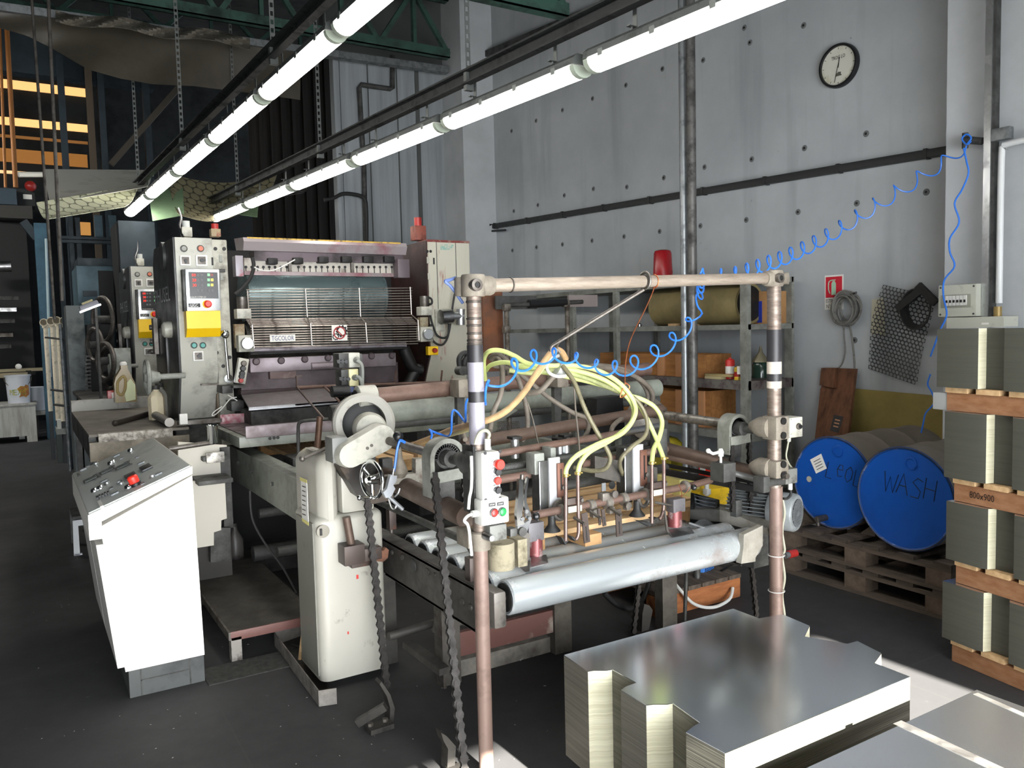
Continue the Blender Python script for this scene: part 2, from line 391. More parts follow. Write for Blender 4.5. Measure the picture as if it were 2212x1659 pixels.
# lit strip windows at the end of the far hall
wy = 18.4
def win(nm, x0p, x1p, ya, yb, col, st):
    a = P(x0p, ya, Y=wy); b = P(x1p, yb, Y=wy)
    M().bx(a.x, b.x, wy, wy + .03, b.z, a.z).obj(nm, mat('amber pane %s' % nm, col, .6, emit=col, es=st), kind='structure')
win('window_1', -14, 190, 168, 210, 'ffc57c', 1.0); win('window_2', -14, 190, 250, 286, 'ffc57c', 1.0)
win('window_3', -14, 190, 288, 312, 'a06a30', .30); win('window_4', -14, 190, 318, 362, 'b97a34', .28); win('window_5', -14, 96, 366, 380, 'f0c890', .9)
# ------------------------------------------------------------------ overhead: lights, rails, trusses, sheets
lampm = mat('lit diffuser', 'ffffff', .4, emit='fffaf2', es=19.0, var=0)
housing = mat('lamp housing grey', '4a4e4d', .5, 0, '2f3231', .3, 10)
clearp = mat('grey green end cap', '9aa396', .4)
railm = mat('dark channel rail', '2b2e2e', .5, .4, '1b1d1d', .3, 8)
strapm = mat('perforated strap', '6b6f6d', .5, .6)
def light_row(A, B, n0, n1, nseg, straps, where, wheres):
    """A..B holds nseg lamps; lamps n0..n1 are built"""
    A, B = V(A), V(B); step = (B - A) / nseg; d = step.normalized(); side = d.cross(V((0, 0, 1))).normalized(); up = side.cross(d)
    r0, r1 = A + step * n0, A + step * n1
    rail = thing('light_rail', (r0 + r1) / 2 + up * .16, 'long dark channel rail carrying the %s' % where, 'rail')
    g = M(); g.bar(r0 + up * .19, r1 + up * .19 + d * .1, .012, .075, up).bar(r0 + up * .225 - side * .02, r1 + up * .225 - side * .02 + d * .1, .05, .01, up).bar(r0 + up * .155 - side * .02, r1 + up * .155 - side * .02 + d * .1, .05, .01, up)
    g.obj('channel', railm, rail)
    for i in range(n0, n1):
        a = A + step * i + d * .035; b = A + step * (i + 1) - d * .035
        t = thing('fluorescent_lamp', (a + b) / 2, wheres[i - n0], 'lamp', 'fluorescent lamps of the %s' % where)
        hs = M(); sec = lambda p: [p + side * x + up * z for x, z in ((-.063, .0), (.063, 0), (.058, .03), (.035, .05), (-.035, .05), (-.058, .03))]
        hs.prism(sec(a), b - a); hs.obj('housing', housing, t)
        df = M(); k = 8
        ring = [(math.cos(math.pi * j / k) * .06, -.004 - math.sin(math.pi * j / k) * .052) for j in range(k + 1)]
        df.prism([a + d * .03 + side * x + up * z for x, z in ring], (b - a) - d * .06); df.obj('diffuser', lampm, t)
        for p, q in ((a, a + d * .03), (b - d * .03, b)):
            M().prism([p + side * x * 1.02 + up * z * 1.02 for x, z in ring], q - p).obj('end_cap', clearp, t)
        for f in (.12, .38, .64, .9):
            p = a.lerp(b, f)
            for s in (-1, 1): M().box(p + side * s * .064 + up * .0, (.006, .03, .03), 0, 0, (side, d, up)).obj('clip', strapm, t)
        for f in (.2, .8):
            p = a.lerp(b, f); c = M()
            c.box(p + side * .03 + up * .16, (.004, .025, .15), 0, 0, (side, d, up)).box(p + side * .01 + up * .235, (.045, .025, .004), 0, 0, (side, d, up)).box(p + side * .01 + up * .085, (.045, .025, .004), 0, 0, (side, d, up)).cyl(p + side * .01 + up * .05, p + side * .01 + up * .09, .006, n=8)
            c.obj('bracket', strapm, t)
    for px, lab in straps:
        best = min((i / 400 for i in range(-40, 440)), key=lambda q: abs(pixx(A.lerp(B, q) + up * .24) - px))
        p = A.lerp(B, best) + up * .2
        st = M(); top = 5.88; L = top - p.z; n = int(L / .05)
        w2 = .012
        st.box(p + V((0, 0, L / 2)) - side * w2, (.006, .004, L)).box(p + V((0, 0, L / 2)) + side * w2, (.006, .004, L))
        for k in range(n + 1): st.box(p + V((0, 0, min(L, k * .05))), (.03, .004, .022), 0, 0, (side, V((side.y, -side.x, 0)), V((0, 0, 1))))
        hk = p - V((0, 0, .0)); st.box(hk + side * .0 - V((0, 0, .02)), (.05, .03, .12), 0, 0, (side, d, up))
        st.obj('hanger_strap', strapm, label=lab, cat='strap', group='perforated straps holding the lamp rails')
def pixx(p):
    q = V(p) - CAM
    x = q.x * _X.x + q.y * _Y.x + q.z * _Z.x; z = q.x * _X.z + q.y * _Y.z + q.z * _Z.z
    return CX + FPX * x / z
ordn = ['nearest', 'second nearest', 'third nearest', 'fourth nearest', 'fifth nearest', 'sixth nearest', 'seventh nearest']
A1 = P(733, 62, D=4.08); B1 = P(279, 459, D=8.97)
light_row(A1, B1, -2, 5, 5, [(590, 'perforated strap holding the left lamp row above its %s lamp joint' % 'brightest'), (393, 'perforated strap on the left lamp row above the quilted sheet'), (299, 'thin perforated strap at the far end of the left lamp row')],
    'left row of lamps', ['lamp of the left row, out over the viewer, beyond the top edge'] + ['%s lit fluorescent lamp in view of the left hanging row' % o for o in ordn[:5]] + ['lit fluorescent lamp at the far end of the left hanging row'])
A2 = P(1270, 137, D=3.76); B2 = P(462, 470, D=9.18)
light_row(A2, B2, -2, 5, 5, [(1013, 'perforated strap holding the right lamp row in front of the corner column'), (691, 'perforated strap on the right lamp row beside the pale panel'), (513, 'thin perforated strap at the far end of the right lamp row')],
    'right row of lamps', ['lamp of the right row, out over the viewer, beyond the top edge'] + ['%s lit fluorescent lamp in view of the right hanging row' % o for o in ordn[:5]] + ['lit fluorescent lamp at the far end of the right hanging row'])
# trusses
grn = mat('green truss paint', '2f4f45', .6, 0, '1c2b27', .4, 4)
def truss(Y, pxL, pxR, yl, yr, h, n, lab, xl=None):
    b = P(pxR, yr, Y=Y); x1 = b.x; z = b.z; x0 = xl if xl is not None else P(pxL, yl, Y=Y).x
    t = thing('roof_truss', ((x0 + x1) / 2, Y, z), lab, 'truss')
    for nm, zz in (('bottom_chord', z), ('top_chord', z + h)):
        M().bx(x0, x1, Y - .05, Y - .035, zz - .05, zz + .05).bx(x0, x1, Y + .035, Y + .05, zz - .05, zz + .05).bx(x0, x1, Y - .05, Y + .05, zz - .05, zz - .04).obj(nm, grn, t)
    for i in range(n):
        xa = x0 + (x1 - x0) * i / n; xb = x0 + (x1 - x0) * (i + 1) / n; xm = (xa + xb) / 2
        M().bar((xa, Y, z), (xm, Y, z + h), .05, .05).obj('diagonal', grn, t); M().bar((xm, Y, z + h), (xb, Y, z), .05, .05).obj('diagonal', grn, t)
        M().bx(xm - .02, xm + .02, Y - .03, Y + .03, z, z + h).obj('upright', grn, t)
truss(8.3, 0, 968, 0, 118, .62, 7, 'green steel roof truss in front of the pale back panel', -1.5)
truss(5.2, 0, 1222, 0, 26, .55, 8, 'green steel roof truss nearest, meeting the right wall', -2)
truss(11.6, 0, 900, 0, 150, .6, 7, 'green steel roof truss far back in the dark hall', -3)
# cable tray across the back
y0 = 8.75; a = P(-40, 16, Y=y0); b = P(966, 156, Y=y0)
g = M(); g.bar(a, b, .1, .035); g.bar(a + V((0, -.045, .03)), b + V((0, -.045, .03)), .006, .05); g.bar(a + V((0, .045, .03)), b + V((0, .045, .03)), .006, .05)
g.obj('cable_tray', galv, label='long galvanised cable tray spanning the bay below the trusses', cat='tray')
# hanging plastic sheet
plast = mat('dusty plastic sheet', '4f4a40', .4, 0, '38342b', .45, 2.5, .5, .25)
bot = [(-30, 52), (60, 78), (110, 103), (190, 150), (260, 170), (330, 182), (420, 186), (500, 196), (580, 206), (648, 216)]
topl = [(-30, 18), (650, 112)]
def sheet(u, v):
    k = u * (len(bot) - 1); i = min(int(k), len(bot) - 2); f = k - i
    bxp = bot[i][0] * (1 - f) + bot[i + 1][0] * f; byp = bot[i][1] * (1 - f) + bot[i + 1][1] * f
    txp = topl[0][0] + (topl[1][0] - topl[0][0]) * u; typ = topl[0][1] + (topl[1][1] - topl[0][1]) * u
    Yv = 8.75 - .1 * v + .06 * math.sin(u * 23 + v * 3) * v + .1 * math.sin(u * 9 + 1) * v
    return P(txp + (bxp - txp) * v, typ + (byp - typ) * v, Y=Yv)
M().grid(sheet, 60, 14, .004).obj('plastic_sheet', plast, label='dusty brown plastic sheet hanging from the cable tray', cat='sheet')
def sheet2(u, v):
    px = 120 + 420 * u; py = 12 + px * .135 - 6 + v * 24 + 5 * math.sin(u * 14)
    return P(px, py, Y=8.5 + .12 * math.sin(u * 31 + v * 5) - .3 * v)
M().grid(sheet2, 50, 6, .003).obj('plastic_wrap', mat('shiny plastic film', '8a857a', .2, 0, '5d584c', .4, 5, .3, .3), label='crinkled shiny plastic film lying on top of the cable tray', cat='film')
# suspension rods at the left
rodm = mat('old steel rod', '4c4945', .6, .4, '33302d', .4, 12)
for (x0, ya, x1, yb, Dd, lab, r) in ((68, -10, 118, 690, 6.2, 'thin hanging steel rod, leftmost, in front of the amber windows', .011), (104, -10, 134, 650, 6.0, 'thicker hanging steel rod beside the leftmost rod', .013)):
    a = P(x0, ya, D=Dd); b = P(x1, yb, D=Dd * 1.0); a2 = a + (a - b) * .8
    M().cyl(a2, b, r, n=10).obj('hanging_rod', rodm, label=lab, cat='rod', group='hanging rods at the left')
# sheets lying over the far ends of the lamp rows
def disc_mat(name, c1, c2, sc=9.5):
    m = mat(name, c1, .55, 0, c2, .2, 3)
    N, L, b = nodes_of(m); tc = N.new('ShaderNodeTexCoord')
    def vm(op, a, k=None):
        n_ = N.new('ShaderNodeVectorMath'); n_.operation = op; L.new(a, n_.inputs[0])
        if k is not None: n_.inputs[1].default_value = k
        return n_.outputs['Value'] if op == 'LENGTH' else n_.outputs[0]
    s0 = vm('MULTIPLY', tc.outputs['Object'], (sc, sc / 1.732, 0)); ds = []
    for off in (0, .5): ds.append(vm('LENGTH', vm('MULTIPLY', vm('SUBTRACT', vm('FRACTION', vm('ADD', s0, (off + 50, off + 50, 0))), (.5, .5, 0)), (1, 1.732, 0))))
    mn = N.new('ShaderNodeMath'); mn.operation = 'MINIMUM'; L.new(ds[0], mn.inputs[0]); L.new(ds[1], mn.inputs[1])
    r = N.new('ShaderNodeValToRGB'); r.color_ramp.elements[0].position = .44; r.color_ramp.elements[1].position = .5; r.color_ramp.elements[0].color = (1, 1, 1, 1); r.color_ramp.elements[1].color = (0, 0, 0, 1); L.new(mn.outputs[0], r.inputs[0])
    bp = N.new('ShaderNodeBump'); bp.inputs['Strength'].default_value = .7; bp.inputs['Distance'].default_value = .02; L.new(r.outputs[0], bp.inputs['Height']); L.new(bp.outputs[0], b.inputs['Normal'])
    base = b.inputs['Base Color'].links[0].from_socket; mx = N.new('ShaderNodeMixRGB'); mx.inputs[1].default_value = (*rgb(c2), 1)
    L.new(r.outputs[0], mx.inputs[0]); L.new(base, mx.inputs[2]); L.new(mx.outputs[0], b.inputs['Base Color']); return m
def quad_sheet(c, th=.004, bow=(0, 0, 0), bowu=(0, 0, 0)):
    c = [V(x) for x in c]; bow = V(bow); bowu = V(bowu)
    return lambda u, v: (c[0].lerp(c[1], u)).lerp(c[3].lerp(c[2], u), v) + bow * math.sin(math.pi * v) + bowu * math.sin(math.pi * u)
pale = mat('pale sheet metal', 'eeece0', .5, 0, 'b9b7a8', .3, 2)
f = quad_sheet([P(95, 366, D=8.4), P(330, 368, D=9.4), P(318, 404, D=8.0), P(108, 440, D=7.4)], bow=(0, 0, -.03))
M().grid(f, 16, 12, .004).obj('tin_sheet', pale, label='large pale curved sheet hung above the far left lamp end', cat='sheet')
quilt = disc_mat('embossed tin sheet pale', 'ced0b4', '8f9178')
f = quad_sheet([P(78, 438, D=7.2), P(300, 400, D=8.3), P(268, 448, D=7.6), P(104, 474, D=6.9)], bow=(0, 0, -.05))
M().grid(f, 16, 10, .004).obj('tin_sheet', quilt, label='pale sheet embossed with discs, below the plain curved sheet', cat='sheet')
quilt2 = disc_mat('embossed tin sheet khaki', '8a8468', '4f4b3b', 9.5)
f = quad_sheet([P(360, 374, D=9.2), P(600, 372, D=9.9), P(545, 440, D=8.8), P(392, 466, D=8.3)], bow=(0, 0, -.14), bowu=(0, 0, -.12))
M().grid(f, 18, 14, .004).obj('tin_sheet', quilt2, label='khaki sheet embossed with discs sagging between the two lamp rows', cat='sheet')
gsheet = mat('green tinted sheet', '7f9a78', .5, 0, '6c8566', .3, 3)
f = quad_sheet([P(318, 404, D=9.0), P(395, 402, D=9.2), P(398, 465, D=8.6), P(330, 478, D=8.5)])
M().grid(f, 6, 6, .004).obj('tin_sheet', gsheet, label='plain green tinted sheet behind the end of the left lamp row', cat='sheet')
f = quad_sheet([P(500, 448, D=9.7), P(560, 420, D=9.9), P(556, 470, D=9.4), P(505, 462, D=9.4)])
M().grid(f, 6, 6, .004).obj('tin_sheet', gsheet, label='green tinted sheet peeping below the right lamp row end', cat='sheet')
M().cyl(P(40, 377, D=8.3), P(330, 376, D=9.3), .028, n=12).obj('rolled_edge_tube', pale, label='pale tube along the top of the large curved sheet', cat='tube')
g = M(); 
for k in range(6): g.bar(P(590 + k * 4, 402 + k * 4.5, D=9.6), P(672 - k * 3, 396 + k * 4, D=9.2), .02, .008)
g.obj('hanging_rack', dgrey, label='small grey rack hanging beside the sagging khaki sheet', cat='rack')
# ------------------------------------------------------------------ printing press
PF = 6.0
def fbox(px0, py0, px1, py1, Y, th, bev=0, m=None, mi=0):
    """box whose front face, on plane Y, spans the given pixels; th deep towards +Y"""
    a = P(px0, (py0 + py1) / 2, Y=Y).x; b = P(px1, (py0 + py1) / 2, Y=Y).x
    zt = P((px0 + px1) / 2, py0, Y=Y).z; zb = P((px0 + px1) / 2, py1, Y=Y).z
    return (m or M()).bx(a, b, Y, Y + th, zb, zt, bev, mi)
UP = V((0, 0, 1)); RT = V((1, 0, 0)); FW = V((0, -1, 0))
towerm = mat('ink smudged grey tower paint', 'adada3', .42, 0, '55524a', .2, 5, .3, .05)
sidem = mat('black greased tower side', '4a4c4c', .34, .1, '2a2b2c', .4, 3.5, .4, .08)
stainm = mat('red ink stained tower paint', 'b3b0a4', .45, 0, '8d2f35', .22, 5, .12)
pr = thing('printing_press', (2.1, 6.6, 0), 'nearest grey sheet printing press behind the feeder, wire guard on its front', 'press')
zt = P(430, 514, Y=PF).z; xL = P(383, 700, Y=PF).x; xM = P(464, 640, Y=PF).x; xR = P(497, 650, Y=PF).x
zc = P(430, 803, Y=PF).z; zb = P(430, 908, Y=PF).z
prof = [(PF, zt), (PF, zc), (PF + .16, zb), (PF + 1.0, zb), (PF + 1.0, zt - .12), (PF + .9, zt)]
M().prism([(xL + .012, y, z) for y, z in prof], (xM - xL - .014, 0, 0)).obj('left_tower', towerm, pr)
M().prism([(xL, y + .012, z) for y, z in prof], (.012, 0, 0)).obj('side_cover', sidem, pr, 'black greasy side cover with chrome lettering')
g = M().bx(xM, xR, PF + .015, PF + 1.0, zb - .2, zt - .005, .008); g.obj('side_frame', cream2, pr)
# slots and holes in the side frame
for px, py in ((466, 537), (485, 537), (469, 735 + 27), (497, 772), (483, 791)):
    c = P(px, py, Y=PF); M().cyl(c + V((0, .01, 0)), c + V((0, .018, 0)), PXW(4, c), n=12).obj('bolt_hole', black, pr)
for px, py in ((477, 559), (479, 598)):
    fbox(px - 3.5, py - 8, px + 3.5, py + 8, PF + .008, .012, .005).obj('slot_cover', grey, pr)
fbox(457, 556, 461, 573, PF - .003, .01).obj('dark_slot', black, pr)
fbox(473, 581, 487, 588, PF + .006, .012, .003).obj('catch_plate', dgrey, pr)
# big round boss, hand wheel and lettering on the black side
Xs = xL
for (px, py, R, dep) in ((354, 553, .10, .02),):
    c = P(px, py, X=Xs); M().cyl(c - RT * .02, c + RT * .02, R, n=28).obj('round_cover', sidem, pr)
c = P(370, 712, X=Xs); M().lathe(c, (-1, 0, 0), [(.058, -.02), (.06, .02), (.055, .05), (.035, .065)], 24).obj('bearing_boss', cream, pr)
g = M(); text(g, 'PHUSEL', P(352, 638, X=Xs) - RT * .004, (0, -1, 0), UP, .11, mi=0, width=.72); g.obj('chrome_lettering', mat('bright lettering', 'c9cccf', .3, .3), pr)
c = P(352, 765, X=Xs); M().bx(Xs - .015, Xs + .01, c.y - .28, c.y + .25, c.z - .14, c.z + .2, .004).obj('access_hatch', mat('hatch black', '232526', .35), pr)
g = M(); 
for dz in (.13, .02, -.06): g.cyl(P(345, 715, X=Xs) + V((-.06, .1, dz - .1)), P(345, 715, X=Xs) + V((.05, .1, dz - .1)), .022, n=10)
for k, p in enumerate([0, 1, 2]): pass
g.bx(Xs - .05, Xs - .02, c.y + .05, c.y + .15, c.z + .0, c.z + .28); g.obj('latch_stack', dsteel, pr)
# hand wheel low on the left
c = P(318, 815, X=Xs - .22)
g = M(); g.ring(c, (-1, 0, 0), .11, .014, 26, 8)
for k in range(3):
    a = k * 2.094; g.cyl(c, c + V((0, math.cos(a) * .11, math.sin(a) * .11)), .009, n=8)
g.cyl(c, c + RT * .24, .02, n=10).lathe(c, (1, 0, 0), [(.03, -.02), (.05, .02), (.03, .08)], 14); g.obj('hand_wheel', grey, pr)
# lamps, switches
def knob(name, px, py, r, mt, Y=PF, h=.012, ring=None, parent=pr):
    c = P(px, py, Y=Y); g = M(); g.lathe(c, FW, [(r, 0), (r, h * .7), (r * .85, h)], 18); o = g.obj(name, mt, parent)
    if ring: M().lathe(c, FW, [(r * 1.35, 0), (r * 1.35, h * .4), (r * 1.1, h * .5)], 18).obj('bezel', ring, o)
    return o
knob('indicator_lamp', 397, 537, .018, grey, ring=dgrey); knob('indicator_lamp', 433, 537, .018, mat('salmon lens', 'c06a50', .35), ring=dgrey)
def switch(px, py, s, parent=pr, Y=PF, ang=0):
    w = PXW(s, P(px, py, Y=Y)); c = P(px, py, Y=Y)
    o = M().box(c + FW * .006, (w, .012, w), .004).obj('rotary_switch', offw, parent)
    M().box(c + FW * .014, (w * .68, .004, w * .68), .001).obj('switch_plate', dsteel, o)
    g = M(); u = V((math.cos(ang), 0, math.sin(ang))); g.cyl(c + FW * .012, c + FW * .026, w * .17, n=14).bar(c + FW * .03 - u * w * .16, c + FW * .03 + u * w * .3, .008, .014, (0, 0, 1) if abs(u.z) < .8 else (1, 0, 0)); g.obj('switch_handle', blackp, o)
switch(400, 563, 22, ang=-1.5); switch(435, 563, 24, ang=0); switch(428, 769, 22, ang=.9)
for px in (419, 438): knob('push_button', px, 746, .017, teal, ring=dgrey)
# control panel
pb = fbox(402, 581, 476, 672, PF - .09, .09, .006).obj('control_panel', alu, pr)
fbox(396, 582, 402, 672, PF - .075, .075).obj('panel_housing', dgrey, pb)
sc_ = fbox(409, 588, 471, 645, PF - .094, .006).obj('display', screen, pb)
g = M(); Yd = PF - .096
for i, (py, tx) in enumerate(((594, '00'), (605, '28'), (616, '30'))): text(g, tx, P(412 + i * .8, py, Y=Yd) + RT * .02, RT, UP, .02, .001)
g.obj('red_digits', mat('red led', 'ff3a2a', .5, emit='ff3020', es=1.2), sc_)
km = mat('grey keys', '5f6062', .5); gk = mat('lit green key', '7fce8e', .4, emit='7fd48e', es=.5); yk = mat('lit yellow key', 'e6c94e', .4, emit='e8ca50', es=.5)
for j, py in enumerate((594, 605, 616, 627.5)):
    for px in (428, 436, 452, 459)[:2 if j < 3 else 4]: fbox(px - 2.6, py - 2.6, px + 2.6, py + 2.6, Yd, .003).obj('grey_key', km, sc_)
for py in (593.5, 604.5, 615.5): fbox(448, py - 2.8, 453.5, py + 2.8, Yd, .003).obj('green_key', gk, sc_)
for py in (604.5, 615.5): fbox(455.5, py - 2.8, 461, py + 2.8, Yd, .003).obj('yellow_key', yk, sc_)
fbox(454.5, 591, 460.5, 596.5, Yd, .003).obj('dull_red_key', mat('dull red key', '7a3b36', .4), sc_)
g = M(); text(g, 'TGCOLOR SYSTEM CO', P(426, 641.5, Y=Yd), RT, UP, .011, .001, width=PXW(36, P(426, 641, Y=Yd))); g.obj('panel_lettering', paper, sc_)
lp = fbox(407, 655, 433, 664, PF - .094, .006, .001).obj('logo_plate', blackp, pb)
g = M(); text(g, 'UGC', P(420, 659.5, Y=PF - .096), RT, UP, .022, .001, width=PXW(15, P(420, 659, Y=PF))); g.obj('logo_lettering', offw, lp)
c = P(446, 657, Y=PF - .09); es = M().lathe(c, FW, [(.028, 0), (.028, .006)], 22).obj('emergency_stop', yellow, pb); M().lathe(c + RT * .004, FW, [(.012, .006), (.013, .02), (.024, .022), (.026, .034), (.018, .042)], 22).obj('mushroom_head', red, es)
yb = M(); a = P(402, 672, Y=PF - .1); b = P(478, 727, Y=PF - .1); 
pf = [(PF - .1, a.z), (PF - .1, b.z + .06), (PF - .05, b.z), (PF, b.z), (PF, a.z)]
yb.prism([(a.x, y, z) for y, z in pf], (P(477, 700, Y=PF - .1).x - a.x, 0, 0)); yb.obj('yellow_cover', yellow, pr, 'bright yellow cover under the control panel')
# lever with ball
g = M(); a = P(485, 722, Y=PF - .05); b = P(494, 818, Y=PF - .03)
g.cyl(a, b, .011, n=12).sph(a, .034).sph(b + V((0, .03, 0)), .03); g.cyl(b, b + V((0, .06, 0)), .03, n=12); g.obj('chrome_lever', chrome, pr)
# caps on the towers
def cap(px, py0, py1, w, m1, m2, nm, Y=PF + .15):
    a = P(px, py1, Y=Y); wv = PXW(w, a); h = PXW(py1 - py0, a)
    o = M().box(a + UP * h * .3, (wv, wv, h * .6), .004).obj(nm, m1, pr); M().cyl(a + UP * h * .55, a + UP * h, wv * .38, n=16).obj('sensor_head', m2, o)
cap(403, 478, 512, 21, cream, mat('clear grey lens', 'b9bcb8', .2), 'junction_box'); cap(465, 484, 512, 20, mat('ink splashed box', '8b7a5c', .5, 0, '7a2d2d', .3, 20), redd, 'junction_box')
g = M(); g.tube([P(396, 512, Y=PF + .1), P(388, 490, Y=PF + .2), P(392, 470, Y=PF + .4), P(386, 450, Y=PF + .9)], .008); g.obj('cable', blackp, pr)
# right tower
xa = P(922, 560, Y=PF).x; xb = P(1014, 560, Y=PF).x; zt2 = P(968, 521, Y=PF).z; z2 = P(968, 766, Y=PF).z
prof = [(PF, zt2), (PF, z2), (PF + .22, .98), (PF + 1.0, .98), (PF + 1.0, zt2)]
drip = mat('ink dripped cream paint', 'b5b3a4', .45, 0, '8a3a35', .18, 7, .12, .05, stretch=(2.5, 2.5, .35))
M().prism([(xa + .012, y, z) for y, z in prof], (xb - xa - .012, 0, 0)).obj('right_tower', drip, pr)
M().prism([(xa, y + .01, z) for y, z in prof], (.012, 0, 0)).obj('inner_side', mat('red black inked side', '3a1f1d', .4, .1, '1a1514', .45, 4, .4), pr)
fbox(923, 519, 1014, 524, PF - .004, .2).obj('ink_crust', mat('crusted red ink', '6d302c', .5, 0, '9b8a7d', .3, 18, .2), pr)
fbox(951, 528, 980, 540, PF - .002, .004).obj('teal_ink_smear', mat('teal ink smear', '7fa59b', .5, 0, 'b5b3a4', .5, 30, .1), pr)
for x in (945, 985): fbox(x - .6, 522, x + .6, 690 if x < 960 else 600, PF - .002, .003).obj('panel_seam', dgrey, pr)
for px, py in ((914 + 12, 543), (928, 543)): pass
for px, py in ((925, 562), (927, 597)): fbox(px - 2.5, py - 7, px + 2.5, py + 7, PF - .004, .008, .003).obj('slot_cover', cream2, pr)
fbox(936, 557, 939, 571, PF - .004, .008).obj('dark_slot', black, pr)
for px in (915 + 8, 930): 
    c = P(px, 543, Y=PF); M().cyl(c - V((0, .003, 0)), c, .012, n=10).obj('bolt_hole', black, pr)
Y2 = PF + .2; a = P(904, 520, Y=Y2); o = M().box(a + UP * .06, (.1, .1, .12), .005).obj('junction_box', mat('red brown box', '7d4336', .5, 0, '4f2720', .35, 15), pr); M().cyl(a + UP * .11, a + UP * .19, .032, n=14).obj('red_button', redd, o)
# yellow emergency stop box, actuator, little motors on the right
eb = fbox(925, 748, 947, 767, PF - .05, .05, .005).obj('emergency_box', yellow, pr); knob('mushroom_head', 938, 757, .02, redd, PF - .05, .03, parent=eb)
a = P(952, 685, Y=PF - .1); b = P(975, 683, Y=PF - .1)
g = M(); g.cyl(a, b, PXW(16, a), n=22); g.obj('actuator', steel, pr)
g = M(); g.cyl(b, P(1000, 683, Y=PF - .1), .035, n=14).cyl(P(995, 668, Y=PF - .1), P(995, 702, Y=PF - .1), .035, n=14); g.obj('actuator_valve', alu, pr)
fbox(941, 668, 960, 716, PF - .02, .02, .003).obj('actuator_bracket', cream2, pr)
g = M()
for pts in ([(927, 668), (934, 700), (945, 725), (965, 728), (973, 700), (978, 660), (985, 620)], [(930, 700), (935, 735), (955, 745), (968, 725), (970, 690)], [(917, 640), (931, 645), (933, 655), (926, 658)]):
    M().tube([P(x, y, Y=PF - .06) for x, y in pts], .009, 8).obj('cable', rubber, pr)
def micromotor(px, py, sgn):
    a = P(px, py + 22, Y=PF - .08); bw = M().box(a, (.1, .1, .07), .006).obj('adjuster_box', cream, pr); M().cyl(a + UP * .035, a + UP * .12, .036, n=14).obj('motor_can', dsteel, bw)
micromotor(917, 650, 1); micromotor(524, 656, -1)
def dial(px, py):
    a = P(px, py, Y=PF - .1); bw = M().box(a + V((0, .03, 0)), (.11, .08, .12), .005).obj('dial_box', cream2, pr); M().lathe(a + V((0, -.01, 0)), FW, [(.045, 0), (.045, .03), (.04, .035)], 22).obj('dial', alu, bw)
dial(532, 742); dial(921, 722)
fbox(508, 700, 529, 752, PF - .02, .05).obj('rusty_bracket', mat('rusty cream bracket', 'a39a80', .5, 0, '6b4a25', .45, 14, .25), pr)
fbox(908, 685, 925, 712, PF - .02, .05).obj('rusty_bracket', mat('rusty cream bracket', 'a39a80'), pr)
# ink fountain : trough, splash plate and keys
Yi = PF + .05
a = P(527, 529, Y=Yi); b = P(880, 546, Y=Yi); zt0, zb0 = P(700, 527, Y=Yi).z, P(700, 545, Y=Yi).z
trough = mat('ink stained tray', 'b4abae', .3, .5, '92505c', .2, 3, .2)
M().prism([(a.x, y, z) for y, z in ((Yi, zt0), (Yi + .03, zb0), (Yi + .25, zb0 + .02), (Yi + .3, zt0 + .05), (Yi + .02, zt0 + .03))], (b.x - a.x, 0, 0)).obj('ink_tray', trough, pr)
g = M(); g.bx(a.x + .03, b.x - .05, Yi + .015, Yi + .024, zt0 + .012, zt0 + .034); g.obj('scale_strip', mat('yellow scale strip', 'b8973a', .5, 0, '6d5a2c', .4, 30), pr)
M().bx(a.x + .08, b.x - .02, Yi + .04, Yi + .2, zb0 - .07, zb0 - .002).obj('tray_underside', mat('dark purple enamel', '5b5056', .4, .3, '2f2a2c', .4, 4), pr)
Yk = PF + .12
g = fbox(528, 561, 872, 588, Yk, .04); g.obj('ink_key_plate', mat('grey white key plate', 'b7b2a8', .45, 0, '6d635c', .25, 12), pr)
g = M()
for i in range(27):
    px = 531 + i * 12.6
    if min(abs(px - 627), abs(px - 762)) < 5: continue
    c = P(px, 577, Y=Yk); g.cyl(c - V((0, .004, 0)), c, .011, n=8).bx(c.x - .003, c.x + .003, c.y - .003, c.y, c.z - .055, c.z)
g.obj('ink_keys', black, pr); pr.children[-1]['kind'] = 'stuff'
for px in (627, 762): fbox(px - 3, 562, px + 3, 589, Yk - .03, .04).obj('key_divider', dsteel, pr)
fbox(528, 588, 872, 596, Yk - .03, .06).obj('key_rail', ink, pr)
for px, py in ((700, 562), (750, 561), (797, 561), (842, 561), (645, 564), (590, 565)):
    fbox(px - 11, py - 8, px + 11, py + 6, Yk - .07, .09, .01).obj('clamp_lever', black, pr)
fbox(509, 552, 526, 597, PF, .1, .004).obj('end_bracket', mat('lilac end bracket', '8e8a90', .45, .3, 'a03a48', .25, 9), pr); fbox(860, 560, 885, 600, PF, .1, .004).obj('end_bracket', mat('purple end bracket', '5f565b', .45, .3), pr)
g = M(); g.tube([P(x, y, Y=PF - .03) for x, y in ((545, 556), (548, 575), (541, 600), (524, 622), (508, 636))], .014, 8); g.obj('hose', rubber, pr)
g = M(); g.tube([P(x, y, Y=PF - .05) for x, y in ((549, 577), (565, 584), (590, 584), (615, 573), (637, 561))], .005, 6); g.obj('white_wire', offw, pr)
